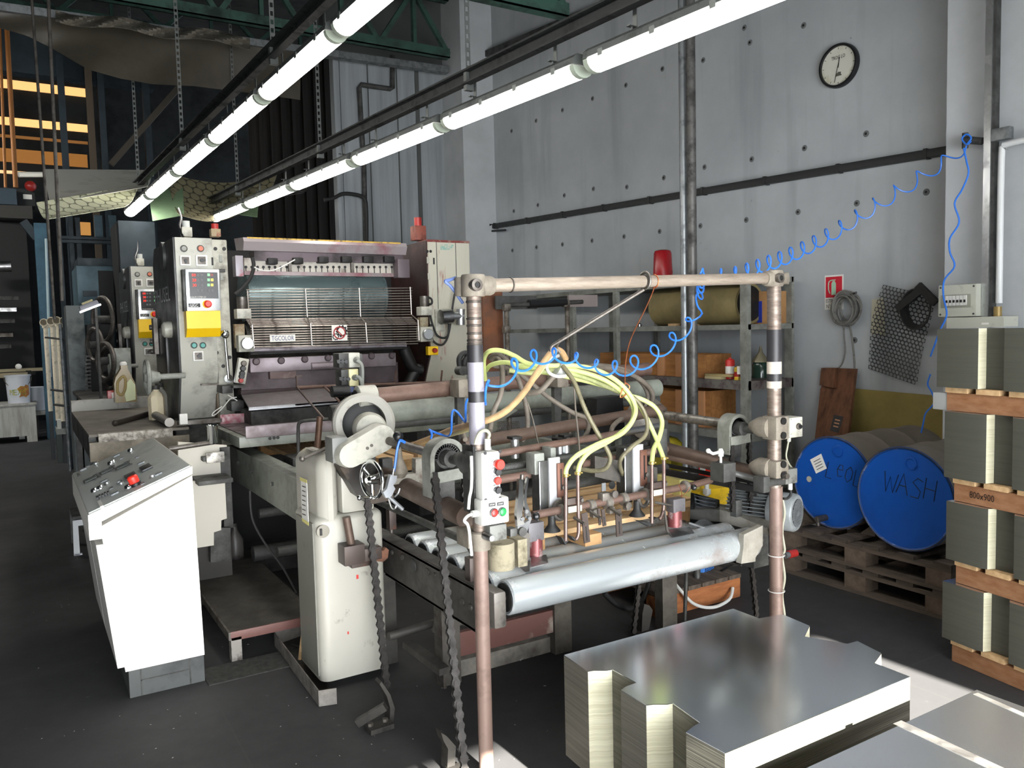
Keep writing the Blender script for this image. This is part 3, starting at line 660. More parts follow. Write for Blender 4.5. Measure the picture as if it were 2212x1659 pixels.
# cylinders behind the guard
cylm = mat('blanket cylinder', '8ba0a2', .22, .6, '56676a', .3, 3)
c0 = P(524, 622, Y=PF + .42); c1 = P(818, 622, Y=PF + .42); rr = .2
M().cyl(c0 - UP * .06, V((c1.x, c0.y, c0.z - .06)), rr, n=48).obj('blanket_cylinder', cylm, pr)
M().cyl(c0 + V((0, .1, -.45)), V((P(860, 700, Y=PF).x, c0.y + .1, c0.z - .45)), .2, n=40).obj('impression_cylinder', mat('dull roller', '55544f', .4, .6, '2b2a28', .4, 5), pr)
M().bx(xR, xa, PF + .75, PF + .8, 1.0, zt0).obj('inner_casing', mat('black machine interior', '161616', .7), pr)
# wire guard : two leaning grids with a kink
guard = thing('wire_guard', P(715, 690, Y=PF), None, None); guard.parent = pr; guard.location = WL[guard.name] - WL[pr.name]
wire = mat('guard wire', 'b9b0a8', .35, .8, '6a5f58', .3, 20)
Ya, Yb, Yc_ = PF + .12, PF + .08, PF - .12
rowsA = [624 + i * 5.75 for i in range(12)]; rowsK = [689 + i * 3.2 for i in range(5)]; rowsB = [704 + i * 5.3 for i in range(9)]
def gx(t): return 533 + 4 * 0, 889
for i, py in enumerate(rowsA): M().cyl(P(532, py + 2, Y=Ya), P(890, py - 2, Y=Ya), .0042, n=6).obj('wire', wire, guard)
for i, py in enumerate(rowsK):
    Yv = Yb + (Yc_ - Yb) * (i + .5) / 5; M().cyl(P(532 + i * 2, py + 3, Y=Yv), P(891 + i * 3, py - 2, Y=Yv), .0042, n=6).obj('wire', wire, guard)
for i, py in enumerate(rowsB): M().cyl(P(541 + i * .5, py + 3, Y=Yc_), P(903, py - 4, Y=Yc_), .0042, n=6).obj('wire', wire, guard)
for pts in (((535, 628), (538, 688), (545, 703), (549, 752)), ((660, 625), (664, 685), (671, 700), (674, 746)), ((776, 622), (779, 684), (790, 698), (793, 740)), ((886, 620), (889, 680), (903, 692), (905, 735))):
    ys = (Ya - .008, Ya - .008, Yc_ - .008, Yc_ - .008)
    M().tube([P(x, y, Y=q) for (x, y), q in zip(pts, ys)], .0055, 8, 0).obj('stay', wire, guard)
s1 = fbox(583, 723, 638, 738, Yc_ - .014, .004).obj('name_plate', paper, pr); g = M(); text(g, 'TGCOLOR', P(611, 730.5, Y=Yc_ - .015), RT, UP, .034, .001, width=PXW(48, P(611, 730, Y=Yc_))); g.obj('lettering', mat('navy lettering', '2d3f6d', .5), s1)
s2 = fbox(717, 702, 750, 736, Yc_ - .014, .004).obj('prohibition_sign', paper, pr)
c = P(733.5, 719, Y=Yc_ - .016); R = PXW(14, c); g = M()
n = 32; vs = [c + V((math.cos(2 * math.pi * i / n) * q, 0, math.sin(2 * math.pi * i / n) * q)) for q in (R, R * .8) for i in range(n)]
g.add(vs, [[i, (i + 1) % n, n + (i + 1) % n, n + i] for i in range(n)]); k = V((1, 0, -1)).normalized() * R * .85; q = V((1, 0, 1)).normalized() * R * .09
g.add([c - k - q - V((0, .0004, 0)), c - k + q - V((0, .0004, 0)), c + k + q - V((0, .0004, 0)), c + k - q - V((0, .0004, 0))], [[0, 1, 2, 3]]); g.obj('red_ring', redd, s2)
g = M()
for (ox, oz, r) in ((.018, .012, .04), (-.03, -.028, .024)):
    cc = c + V((ox, .0006, oz)); n = 40; vo = [cc + V((math.cos(2 * math.pi * i / n), 0, math.sin(2 * math.pi * i / n))) * (r * (1.18 if i % 4 < 2 else .95)) for i in range(n)]; vi = [cc + V((math.cos(2 * math.pi * i / n), 0, math.sin(2 * math.pi * i / n))) * r * .72 for i in range(n)]
    g.add(vo + vi, [[i, (i + 1) % n, n + (i + 1) % n, n + i] for i in range(n)])
g.obj('gear_symbol', black, s2)
# panels under the guard
g = M(); g.cyl(P(540, 757, Y=PF - .02), P(876, 746, Y=PF - .02), .026, n=14); g.obj('guide_roller', mat('lilac steel', '8f898f', .3, .6, '5b5055', .3, 8), pr)
g = M(); g.cyl(P(540, 765, Y=PF - .06), P(876, 752, Y=PF - .06), .011, n=10); g.obj('black_rod', black, pr)
lil = mat('pale lilac steel', '8b8287', .35, .45, '6a5c62', .3, 5, .3, .05)
g = fbox(540, 768, 856, 798, PF - .05, .08, .01); fb = g.obj('grip_bar', lil, pr)
for px, py in ((553, 781), (607, 779), (658, 776), (708, 773), (802, 769), (846, 768)):
    c = P(px, py, Y=PF - .05); M().lathe(c, FW, [(.027, 0), (.027, .008), (.02, .016)], 16).obj('bolt_head', purp, fb)
fbox(520, 790, 860, 835, PF + .02, .08).obj('apron_plate', purp, pr)
fbox(583, 796, 640, 818, PF - .03, .07, .006).obj('brown_block', mat('inky brown block', '62504c', .5, .2, '8b7b78', .3, 9), pr)
g = M(); g.cyl(P(672, 792, Y=PF - .05), P(725, 789, Y=PF - .05), .03, n=14); g.obj('short_roller', lil, pr)
fbox(520, 835, 860, 842, PF - .04, .1).obj('lower_lip', mat('dark brown lip', '3a2c2c', .5, .2), pr)
# left little push button box and its bracket
o = thing('button_station', P(521, 805, Y=PF - .15), None, None); o.parent = pr; o.location = WL[o.name] - WL[pr.name]
ca = P(526, 774, Y=PF - .15); cb = P(517, 828, Y=PF - .15); d = (cb - ca).normalized(); u = V((d.z, 0, -d.x)) * -1
M().box((ca + cb) / 2, (PXW(22, ca), .05, (cb - ca).length), .006, 0, (RT - d * RT.dot(d), V((0, 1, 0)), -d)).obj('box', cream, o)
for f, mt_, r in ((.2, dsteel, .02), (.4, blackp, .02), (.6, blackp, .02), (.72, blackp, .02), (.88, redd, .018)):
    c = ca.lerp(cb, f); M().lathe(c + FW * .02, FW, [(r, 0), (r, .02), (r * .8, .026)], 14).obj('push_button', mt_, o)
g = M(); fbox(504, 832, 530, 838, PF - .2, .2, 0, g); g.obj('bracket', dgrey, pr)
fbox(480, 833, 503, 850, PF - .12, .2, .005).obj('limit_switch', dgrey, pr)
g = M(); g.tube([P(x, y, Y=PF - .14) for x, y in ((492, 853), (500, 858), (512, 866), (508, 872))], .004, 6).tube([P(x, y, Y=PF - .14) for x, y in ((511, 858), (497, 862), (482, 880), (466, 895), (458, 898), (462, 890), (480, 878))], .004, 6); g.obj('white_wire', offw, pr)
g = fbox(435, 829, 473, 832, PF - .06, .04); g.obj('arm_latch', dsteel, pr)
fbox(500, 866, 527, 888, PF - .15, .2, .004).obj('bearing_block', dgrey, pr)
fbox(470, 850, 500, 915, PF + .05, .3).obj('oily_frame', mat('oil stained frame', '6d5d48', .5, .1, '2c2620', .45, 6), pr)
# dark right side chain guard
g = M(); pts = [P(x, y, Y=PF - .02) for x, y in ((872, 752), (882, 775), (893, 795), (910, 800))]; g.tube(pts, .05, 12); pts = [P(x, y, Y=PF - .02) for x, y in ((905, 790), (890, 815), (878, 838))]; g.tube(pts, .045, 12); g.obj('dark_hose_track', black, pr)
# press bed down to the floor
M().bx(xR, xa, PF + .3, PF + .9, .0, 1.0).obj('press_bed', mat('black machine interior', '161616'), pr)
M().bx(xa, xb, PF + .3, PF + 1.0, .0, 1.0).obj('right_foot', dgrey, pr)
M().bx(xL, xR, PF + .3, PF + 1.0, .0, zb).obj('left_foot', dgrey, pr)
# a rusty side plate on the right of the tower
a = P(1040, 625, Y=PF - .25); b = P(1086, 775, Y=PF - .25); M().bx(a.x, b.x, PF - .27, PF - .24, b.z - .1, a.z).obj('rusty_side_plate', mat('rusty orange plate', '84502f', .55, .2, '4b3d38', .45, 4, .35), pr, 'rust orange upright plate')
M().bx(xb - .02, a.x + .02, PF - .26, PF + .05, b.z, b.z + .05).obj('plate_bracket', dgrey, pr)
# second press
p2 = P(278, 562, X=xL)
pr2 = dup(pr, (0, p2.y - PF, 0), 'second printing press, farther back, half hidden behind the black side of the nearest press')
pr['group'] = pr2['group'] = 'printing presses'
# ------------------------------------------------------------------ sheet feeder : posts, cross bar, hoists, drive column
fd = thing('sheet_feeder', (2.1, 3.0, 0), 'grey sheet feeder with two tall posts, a top cross bar and a white drive column', 'feeder')
LX, LY = P(1022, 612, Y=2.44).x, 2.44
def zl(py, px=1035): return P(px, py, Y=LY).z
wornsteel = mat('worn steel post', '8f8379', .38, .55, '5a4c44', .4, 14, .4, .08, stretch=(1, 1, 5))
lilac = mat('worn lilac sleeve', '9a97a2', .42, .1, '55505a', .22, 9, .2, .05)
tape = mat('black tape', '2b2a2d', .45, 0, '463f3c', .2, 12)
tapew = mat('dirty white tape', 'c9c0b4', .6, 0, '8a7f74', .3, 18)
r = .026
def post(nm, x, y, z0, z1, rr, m_): return M().cyl((x, y, z0), (x, y, z1), rr, n=24).obj(nm, m_, fd)
post('lower_post', LX, LY, 0, zl(1178), r, postpaint)
post('upper_post', LX, LY, zl(1178), zl(600), r - .001, wornsteel)
for ya, yb, m_ in ((745, 782, tape), (782, 845, lilac), (845, 868, tape), (868, 958, lilac)): post('sleeve', LX, LY, zl(yb), zl(ya), r + .002, m_)
for py in (652, 688, 703, 720, 735, 742): M().lathe((LX, LY, zl(py)), UP, [(r, -.004), (r + .0015, -.003), (r + .0015, .003), (r, .004)], 20).obj('post_scratch_ring', dsteel, fd)
RX, RY = P(1672, 600, Y=2.44).x, 2.44
def zr(py, px=1676): return P(px, py, Y=RY).z
rr = .030
post('lower_post', RX + .01, RY, 0, zr(1050), rr - .001, postpaint)
post('upper_post', RX, RY, zr(1052), zr(600), rr, wornsteel)
for ya, yb, m_ in ((712, 781, tape), (781, 807, tapew), (807, 823, tape), (823, 838, tapew)): post('sleeve', RX, RY, zr(yb), zr(ya), rr + .002, m_)
# top cross bar and corner clamps
ca = P(1040, 617, Y=LY); cb = P(1668, 601, Y=RY)
barm = mat('sun bleached steel bar', 'a3978a', .4, .4, '6f6459', .35, 18, .4, .06, stretch=(.4, 3, 3))
M().cyl(ca, cb, .0235, n=24).obj('cross_bar', barm, fd)
cast = mat('cast grey clamp', '8b8478', .55, .15, '5b534a', .4, 10, .35, .15)
def clamp(c, r1, r2, h, w, nm='corner_clamp', side=1):
    g = M(); g.lathe(c - UP * h / 2, UP, [(r1 * .92, 0), (r1, .006), (r1, h - .006), (r1 * .92, h)], 26)
    g.lathe(c, RT * side, [(r2 * .9, -.02), (r2, 0), (r2, w - .008), (r2 * .9, w)], 24); o = g.obj(nm, cast, fd)
    b = c + FW * r1 * .95 + V((-.012, 0, 0)); M().lathe(b, FW, [(.021, -.02), (.021, .012), (.011, .013), (.011, .004)], 18).obj('clamp_bolt', dsteel, o); M().lathe(b + FW * .0121, FW, [(.009, 0), (.009, .0006)], 6).obj('hex_socket', black, o)
    return o
clamp(V((LX, LY, zl(617, 1022))), .042, .034, .075, .075); 
M().cyl(P(1000, 600, Y=LY + .04), P(1000, 640, Y=LY + .04), .03, n=16).obj('clamp_ear', cast, fd)
g = M(); g.tube([P(x, y, Y=LY + .06) for x, y in ((985, 600), (970, 605), (962, 608), (975, 620), (1000, 655))], .006, 8); g.obj('blue_cable', mat('dusty blue cable', '52679a', .5), fd)
clamp(V((RX, RY, zr(602, 1674))), .04, .033, .07, .06, side=-1)
M().lathe(V((RX + .05, RY - .01, zr(602))), (.5, -1, 0), [(.026, -.03), (.026, .02), (.012, .021)], 18).obj('clamp_eye', cast, fd)
# cable tie on bar
for px, py in ((1103, 616), (1391, 608)): 
    c = P(px, py, Y=LY); M().lathe(c, RT, [(.0245, -.003), (.027, -.002), (.027, .002), (.0245, .003)], 20).obj('bar_ring', dsteel, fd)
# hoists : chain guard arch, sprocket, shaft
archm = mat('worn grey chain guard', '80827a', .45, .1, '474640', .35, 9, .3, .08)
def hoist(px, py, X, Ro, hl, dx, pout, chainbot, strip):
    c = P(px, py, X=X); R = Ro; Ri = Ro * .76; d = .075; n = 14
    o = thing('chain_hoist', c, None, None); o.parent = fd; o.location = WL[o.name] - WL[fd.name]
    out = [c + V((math.cos(a) * R, 0, math.sin(a) * R)) for a in [math.pi * i / n for i in range(n + 1)]]
    inn = [c + V((math.cos(a) * Ri, 0, math.sin(a) * Ri)) for a in [math.pi * i / n for i in range(n + 1)]]
    legs = lambda pts, sgn: [pts[0] - UP * hl * .35] + pts + [pts[-1] - UP * hl]
    ou, ni = legs(out, 1), legs(inn, 1); m = M(); e = V((0, d, 0)); k = len(ou)
    vs = ou + ni + [p + e for p in ou] + [p + e for p in ni]
    fs = []
    for i in range(k - 1): fs += [[i, i + 1, k + i + 1, k + i], [2 * k + i, 3 * k + i, 3 * k + i + 1, 2 * k + i + 1], [i, 2 * k + i, 2 * k + i + 1, i + 1], [k + i, k + i + 1, 3 * k + i + 1, 3 * k + i]]
    fs += [[0, k, 3 * k, 2 * k], [k - 1, 3 * k - 1, 4 * k - 1, 2 * k - 1]]
    m.add(vs, fs); m.obj('chain_guard', archm, o)
    m = M(); m.add([p + V((0, d * .9, 0)) for p in out], [list(range(len(out)))]); m.bx(c.x - Ri, c.x + Ri, c.y + d * .85, c.y + d, c.z - hl * .3, c.z); m.obj('guard_back', dgrey, o)
    m = M(); m.lathe(c + V((0, .03, 0)), FW, [(R * .55, -.012), (R * .6, 0), (R * .55, .012)], 26).lathe(c, FW, [(.03, -.04), (.032, .03), (.02, .035)], 20).cyl(c, c + FW * .16, .017, n=16); m.obj('sprocket', dgrey, o)
    m = M(); nn = 16
    for i in range(nn + 1):
        a = math.pi * i / nn; q = c + V((math.cos(a) * R * .62, .02, math.sin(a) * R * .62)); m.cyl(q + FW * .012, q - FW * .012, .0085, n=8)
    m.obj('sprocket_chain', black, o)
    m = M(); m.bar(c + V((-R * .95, -.004, -hl * .48)), c + V((R * 1.02, -.004, -hl * .42)), .006, .042); m.obj('guard_strip', archm, o)
    m = M(); m.bx(c.x - .03, c.x + .035, c.y + .02, c.y + .06, c.z - hl - .02, c.z - hl * .5); m.obj('chain_spacer', dgrey, o)
    return c, o
chm = mat('oily roller chain', '3b3836', .42, .55, '1f1d1c', .4, 40, .4)
cl, ho = hoist(968, 990, LX + .02, .075, .145, 0, 0, 0, 0)
chain('hoist_chain', P(938, 1020, Y=cl.y), P(1003, 1665, Y=2.3), fd, chm, .034, .032)
chain('hoist_chain', P(1003, 1030, Y=cl.y + .02), P(1006, 1120, Y=cl.y + .02), fd, chm, .034, .03)
cr, ho2 = hoist(1597, 925, RX, .066, .12, 0, 0, 0, 0)
chain('hoist_chain', P(1580, 960, Y=cr.y), P(1583, 1112, Y=cr.y), fd, chm, .034, .03); chain('hoist_chain', P(1618, 950, Y=cr.y + .02), P(1622, 1140, Y=cr.y + .02), fd, chm, .034, .028)
chain('hoist_chain', P(1622, 1212, Y=cr.y + .0), P(1634, 1332, Y=cr.y + .0), fd, chm, .034, .028)
M().box(P(1590, 1097, Y=cr.y), (.04, .04, .08), .004).obj('chain_block', dgrey, fd)
# left upper shaft, threaded right shaft, lower tubes
yg = P(830, 955, X=LX).y
M().cyl(P(815, 945, X=LX + .005), (LX + .02, cl.y, cl.z), .018, n=16).obj('hoist_shaft', dsteel, fd)
g = M(); a = P(1408, 893, X=RX); b = V((RX, cr.y + .03, cr.z + .012)); g.tube([a.lerp(b, i / 90) for i in range(91)], .022, 14, 0, ribs=1); g.obj('threaded_shaft', mat('threaded steel', '86837c', .4, .6, '4d4740', .4, 20), fd)
brownt = mat('oily brown tube', '6a584d', .4, .3, '40352f', .4, 5, .4, .06)
M().cyl(P(830, 1030, X=1.36), P(1008, 1117, X=1.36), .042, n=22).obj('lower_tube', brownt, fd)
M().cyl(P(1440, 972, X=RX), P(1560, 1005, X=RX), .04, n=22).obj('lower_tube', brownt, fd); M().cyl(P(1560, 1005, X=RX), P(1650, 1028, X=RX), .036, n=22).obj('lower_tube', brownt, fd)
M().cyl(P(812, 1082, X=1.43), P(1020, 1175, X=1.43), .015, n=14).obj('thin_tube', dgrey, fd)
g = M(); g.cyl(P(1012, 1168, X=1.43), P(1024, 1190, X=1.43), .02, n=14); g.obj('tube_end', dgrey, fd)
# clamp at left post, behind the control boxes
c = V((LX, LY, zl(1002))); g = M(); g.lathe(c - UP * .05, UP, [(.04, 0), (.044, .006), (.044, .094), (.04, .1)], 22).lathe(c, (0, 1, 0), [(.045, -.02), (.05, .0), (.05, .06), (.035, .1), (.02, .16)], 20); g.obj('post_clamp', dgrey, fd)
c = V((LX, LY, zl(1165))); g = M(); g.lathe(c - UP * .035, UP, [(.036, 0), (.036, .06), (.03, .065)], 22).box(c + V((-.02, .05, 0)), (.05, .09, .06), .006); g.obj('post_clamp', cast, fd)
M().lathe(c + V((-.0, -.035, .02)), FW, [(.014, 0), (.014, .03), (.01, .05)], 12).obj('cable_gland', steel, fd)
M().bx(LX - .035, LX - .025, LY - .03, LY + .05, zl(1105), zl(960)).obj('mount_plate', black, fd)
# clamps on right post
for py0, py1 in ((897, 948), (992, 1030)):
    c = V((RX, RY, (zr(py0) + zr(py1)) / 2)); h = zr(py0) - zr(py1)
    g = M(); g.box(c + V((-.0, -.005, 0)), (.085, .085, h), .012).lathe(c + V((-.03, .06, 0)), (-.1, 1, 0), [(.045, -.06), (.046, -.005), (.034, .02), (.018, .045)], 20); o = g.obj('post_clamp', cast, fd)
    for dz in (-.3, .3): M().lathe(c + V((0, -.047, dz * h)), FW, [(.016, 0), (.016, .008), (.009, .0085)], 14).obj('clamp_bolt', black, o)
# lower right bars
M().bx(*(lambda a, b: (a.x, b.x, 2.5, 2.58, b.z, a.z))(P(1545, 1000, Y=2.55), P(1571, 1035, Y=2.55))).obj('bar_block', dgrey, fd)
g = M(); a = P(1557, 1000, Y=2.54); g.cyl(a, a + UP * .03, .006, n=8).lathe(a + UP * .03, UP, [(.012, 0), (.014, .02), (.008, .034)], 12).tube([a + UP * .05, P(1540, 980, Y=2.54), P(1530, 974, Y=2.54)], .007, 8, 0).sph(P(1530, 974, Y=2.54), .011); g.obj('white_clamp_lever', offw, fd)
M().cyl(P(1430, 985, Y=2.9), P(1548, 1013, Y=2.6), .012, n=14).obj('guide_rod', brownt, fd); M().cyl(P(1570, 1018, Y=2.56), P(1668, 1045, Y=2.45), .014, n=14).obj('guide_rod', dgrey, fd)
g = M(); a = P(1645, 1045, Y=2.4); g.box(a, (.04, .06, .07), .004).cyl(a + V((.0, 0, .0)), P(1690, 1040, Y=2.4), .016, n=12); g.obj('rod_end_block', dgrey, fd)
g = M(); g.bar(P(1440, 1020, Y=3.0), P(1660, 1062, Y=2.5), .02, .03).bar(P(1440, 1005, Y=3.1), P(1660, 1048, Y=2.55), .012, .018); g.obj('dark_rails', black, fd)
# rear cross tubes
M().cyl(P(790, 857, Y=3.6), P(1400, 797, Y=3.6), .038, n=22).obj('cross_tube', rust, fd)
M().lathe(P(770, 859, Y=3.6), RT, [(.05, 0), (.056, .004), (.056, .09), (.05, .094)], 26).obj('tube_collar', cream, fd)
M().lathe(P(767, 859, Y=3.6), RT, [(.036, 0), (.036, .002)], 20).obj('tube_mouth', black, fd)
M().cyl(P(815, 893, Y=3.85), P(1420, 838, Y=3.85), .055, n=24).obj('cross_tube', greygreen, fd)
M().cyl(P(845, 914, Y=3.9), P(1420, 862, Y=3.9), .03, n=16).obj('cross_tube', dgrey, fd)
for px, py, w_, yb in ((995, 838, 22, 968), (1205, 818, 24, 992)):
    Yh = 3.5; a = P(px, py, Y=Yh); o = M().box(a, (.075, .1, .09), .012).obj('tube_hanger', cast, fd)
    M().prism([P(px - 8, py + 12, Y=Yh), P(px + 9, py + 12, Y=Yh), P(px + 5, yb, Y=Yh - .15), P(px - 4, yb, Y=Yh - .15)], (0, .03, 0)).obj('hanger_arm', dgrey, o)
for (x0, y0, x1, y1, Y, r_, m_, nm) in ((1075, 980, 1345, 935, 2.95, .016, rust, 'suction_tube'), (1340, 936, 1425, 920, 2.95, .017, steel, 'suction_tube'), (1075, 1012, 1150, 1001, 2.95, .015, dgrey, 'spindle'), (1190, 992, 1430, 953, 2.97, .013, dgrey, 'spindle'), (1060, 1040, 1148, 1024, 2.9, .018, rust, 'suction_tube'), (1255, 1003, 1440, 970, 2.9, .016, rust, 'suction_tube'), (1000, 960, 1430, 885, 3.2, .03, brownt, 'rear_tube'), (1080, 1075, 1440, 1010, 3.1, .022, dgrey, 'rear_tube')):
    g = M(); a, b = P(x0, y0, Y=Y), P(x1, y1, Y=Y)
    if nm == 'spindle': g.tube([a.lerp(b, i / 60) for i in range(61)], r_, 12, 0, ribs=1)
    else: g.cyl(a, b, r_, n=18)
    g.obj(nm, m_, fd)
for px, py, w_, h_, Y in ((1156, 1000, 26, 46, 2.86), (1186, 985, 14, 40, 2.88), (1423, 955, 22, 60, 2.9)):
    c = P(px, py, Y=Y); M().box(c, (PXW(w_, c), .07, PXW(h_, c)), .005).obj('spindle_block', grey if px < 1400 else dgrey, fd)
# little cylinders behind
for px, py in ((1112, 960), (1222, 955), (1208, 962)):
    c = P(px, py, Y=3.0); o = M().box(c + UP * .03, (.05, .05, .012), .002).obj('air_cylinder', black, fd); M().cyl(c + UP * .03, c - UP * .06, .019, n=16).obj('cylinder_barrel', alu, o)
# right back machine frame and hub
c = P(1400, 905, Y=3.3); M().lathe(c, (-.2, -1, 0), [(.11, -.05), (.115, 0), (.08, .03), (.03, .04)], 28).obj('hub_plate', mat('worn hub', '6d6963', .45, .3, '3c3834', .4, 7), fd)
M().prism([P(1385, 870, Y=3.35), P(1440, 880, Y=3.35), P(1450, 990, Y=3.35), P(1375, 985, Y=3.35)], (0, .06, 0)).obj('rear_frame', dgrey, fd)
M().prism([P(1290, 862, Y=3.6), P(1345, 855, Y=3.6), P(1350, 930, Y=3.6), P(1285, 940, Y=3.6)], (0, .1, 0)).obj('rear_frame', black, fd)
g = M(); 
for i in range(12):
    for j in range(7):
        q = P(1075 + i * 4.0 + (j % 2) * 2, 912 + j * 4.2, Y=3.62); g.ring(q, FW, .0052, .0014, 6, 4)
g.obj('mesh_guard', dsteel, fd); fd.children[-1]['kind'] = 'stuff'
M().prism([P(1000, 900, Y=3.75), P(1120, 885, Y=3.75), P(1090, 905, Y=3.75), P(1075, 930, Y=3.75), P(1000, 960, Y=3.75)], (0, .05, 0)).obj('curved_bracket', greygreen, fd)
# white drive column on the left
CX0, CX1, CYF, CYB = P(690, 1300, Y=3.46).x, 1.40, 3.46, 3.78
colw = mat('cream drive column', 'aeaca2', .32, 0, '6f6a5f', .17, 7, .1, .03)
zt_, zm_, = .78, 1.05
def rounded_col(x0, x1, y0, y1, z0, z1, r_, top=0, taper=0):
    """column with rounded vertical front edges; top>0 domes the top"""
    m = M(); n = 6; prof = []
    for cx_, cy_, a0 in ((x1 - r_, y0 + r_, -90), (x1 - .01, y1 - .01, 0), (x0 + .01, y1 - .01, 90), (x0 + r_, y0 + r_, 180)):
        q = r_ if cy_ < (y0 + y1) / 2 else .01
        for i in range(n + 1):
            a = math.radians(a0 + 90 * i / n); prof.append((cx_ + q * math.cos(a), cy_ + q * math.sin(a)))
    mx_, my_ = (x0 + x1) / 2, (y0 + y1) / 2; rings = [(0, z0, taper), (0, z1 - top, 0)]
    for i in range(1, 6 if top else 0): a = math.pi / 2 * i / 5; rings.append((top * (1 - math.cos(a)), z1 - top + top * math.sin(a), 0))
    vs = []; k = len(prof)
    for ins, z, tp in rings:
        fx = 1 - (ins) / ((x1 - x0) / 2); fy = 1 - ins / ((y1 - y0) / 2)
        vs += [V((mx_ + (x - mx_) * fx, my_ + (y - my_) * fy, z)) for x, y in prof]
    fs = [[i * k + j, i * k + (j + 1) % k, (i + 1) * k + (j + 1) % k, (i + 1) * k + j] for i in range(len(rings) - 1) for j in range(k)]
    fs += [list(range(k))[::-1], list(range((len(rings) - 1) * k, len(rings) * k))]
    return m.add(vs, fs)
dc = rounded_col(CX0, CX1, CYF, CYB, .03, zt_, .045, .03).obj('drive_column', colw, fd)
dc2 = rounded_col(P(640, 1000, Y=3.8).x, P(737, 1100, Y=CYF).x, CYF + .0, CYB + .04, zt_ - .02, 1.06, .06, .07).obj('upper_housing', colw, fd)
M().bx(P(737, 1050, Y=CYF + .02).x, CX1 - .04, CYF + .02, CYB - .02, zt_, 1.0, .012).obj('side_housing', colw, fd)
M().bx(CX0 - .006, CX0 + .002, CYF + .04, CYB - .03, .05, zt_ - .03).obj('column_shade_side', mat('shaded column side', '77776f', .4, 0, '5a5750', .15, 6), fd)  # shade on the column's side, painted in as a darker grey sheet
g = M(); g.prism([P(x, y, X=CX0 + .0) + V((-.012, 0, 0)) for x, y in ((655, 1035), (668, 1040), (672, 1132), (658, 1122))], (.002, 0, 0)); st = g.obj('paper_notice', paper, fd)
g = M(); g.prism([P(x, y, X=CX0) + V((-.0135, 0, 0)) for x, y in ((654, 1030), (669, 1036), (669, 1043), (654, 1037))], (.001, 0, 0)).prism([P(x, y, X=CX0) + V((-.0135, 0, 0)) for x, y in ((658, 1118), (673, 1128), (673, 1135), (659, 1125))], (.001, 0, 0)); g.obj('yellow_tape', mat('pale yellow tape', 'd8cf7f', .6), st)
g = M()
for k in range(7): g.prism([P(x, y, X=CX0) + V((-.0138, 0, 0)) for x, y in ((659, 1048 + k * 10), (666, 1051 + k * 10), (666.5, 1053 + k * 10), (659, 1050 + k * 10))], (.0008, 0, 0))
g.obj('pencil_marks', dgrey, st)
for px, py, s_ in ((772, 1246, 3), (752, 1367, 2)): 
    c = P(px, py, Y=CYF); M().box(c, (PXW(s_ * 1.6, c), .003, PXW(s_ * 3, c)), 0, 0).obj('red_paint_spot', mat('red paint spot', 'c0312b', .5), fd)
g = M(); c = P(698, 1148, Y=CYF); g.lathe(c, FW, [(.03, -.01), (.03, .002), (.012, .004)], 16); g.obj('torn_dent', mat('torn metal', '8f8b80', .5), fd); M().box(c + V((-.012, -.004, 0)), (.01, .012, .03)).obj('dent_hole', black, fd)
# jack block with rod and arm
jk = mat('oily jack block', '4a403c', .45, .4, '7a4a35', .25, 7)
g = M(); g.bx(*(lambda a, b: (a.x, b.x, CYF - .09, CYF - .0, b.z, a.z))(P(737, 1178, Y=CYF - .05), P(783, 1212, Y=CYF - .05)), .004).bx(*(lambda a, b: (a.x, b.x, CYF - .07, CYF - .02, b.z, a.z))(P(783, 1185, Y=CYF - .05), P(822, 1205, Y=CYF - .05)), .003).bx(*(lambda a, b: (a.x, b.x, CYF - .06, CYF, b.z, a.z))(P(758, 1212, Y=CYF - .05), P(800, 1220, Y=CYF - .05)), .003); jb = g.obj('jack_block', jk, fd)
M().cyl(P(760, 1182, Y=CYF - .05), P(748, 1117, Y=CYF - .05), .018, n=16).obj('jack_rod', brownt, jb)
M().prism([P(x, y, Y=CYF - .04) for x, y in ((812, 1190), (828, 1190), (834, 1183), (840, 1188), (838, 1205), (828, 1214), (812, 1212))], (0, .03, 0)).obj('arm_fork', mat('rusty fork', '7a5340', .5, .3, '4a3327', .4, 8), jb)
chain('column_chain', P(793, 1075, Y=CYF - .06), P(835, 1480, Y=CYF - .16), fd, chm, .038, .036)
# gearbox with big ring, capsule cover and handwheel
gr = thing('gear_housing', P(800, 930, Y=3.4), None, None); gr.parent = fd; gr.location = WL[gr.name] - WL[fd.name]
c = P(787, 915, Y=3.5)
g = M(); ax = V((-.25, -1, .05)).normalized()
g.lathe(c, ax, [(.135, -.14), (.14, -.02), (.142, .0), (.13, .012), (.1, .004), (.098, -.1)], 44); g.obj('ring_housing', mat('chipped white ring', 'a3a199', .35, 0, '5b564e', .2, 9, .15), gr)
M().lathe(c - ax * .1, ax, [(.1, 0), (.1, .03), (.06, .05)], 30).obj('inner_disc', mat('dark inner disc', '3a3b3b', .5, .2), gr)
c2 = P(815, 930, Y=3.36); g = M(); g.lathe(c2 + V((0, .1, .0)), ax, [(.075, -.02), (.075, .05), (.066, .085), (.04, .1)], 30); g.obj('dome_cover', cream, gr)
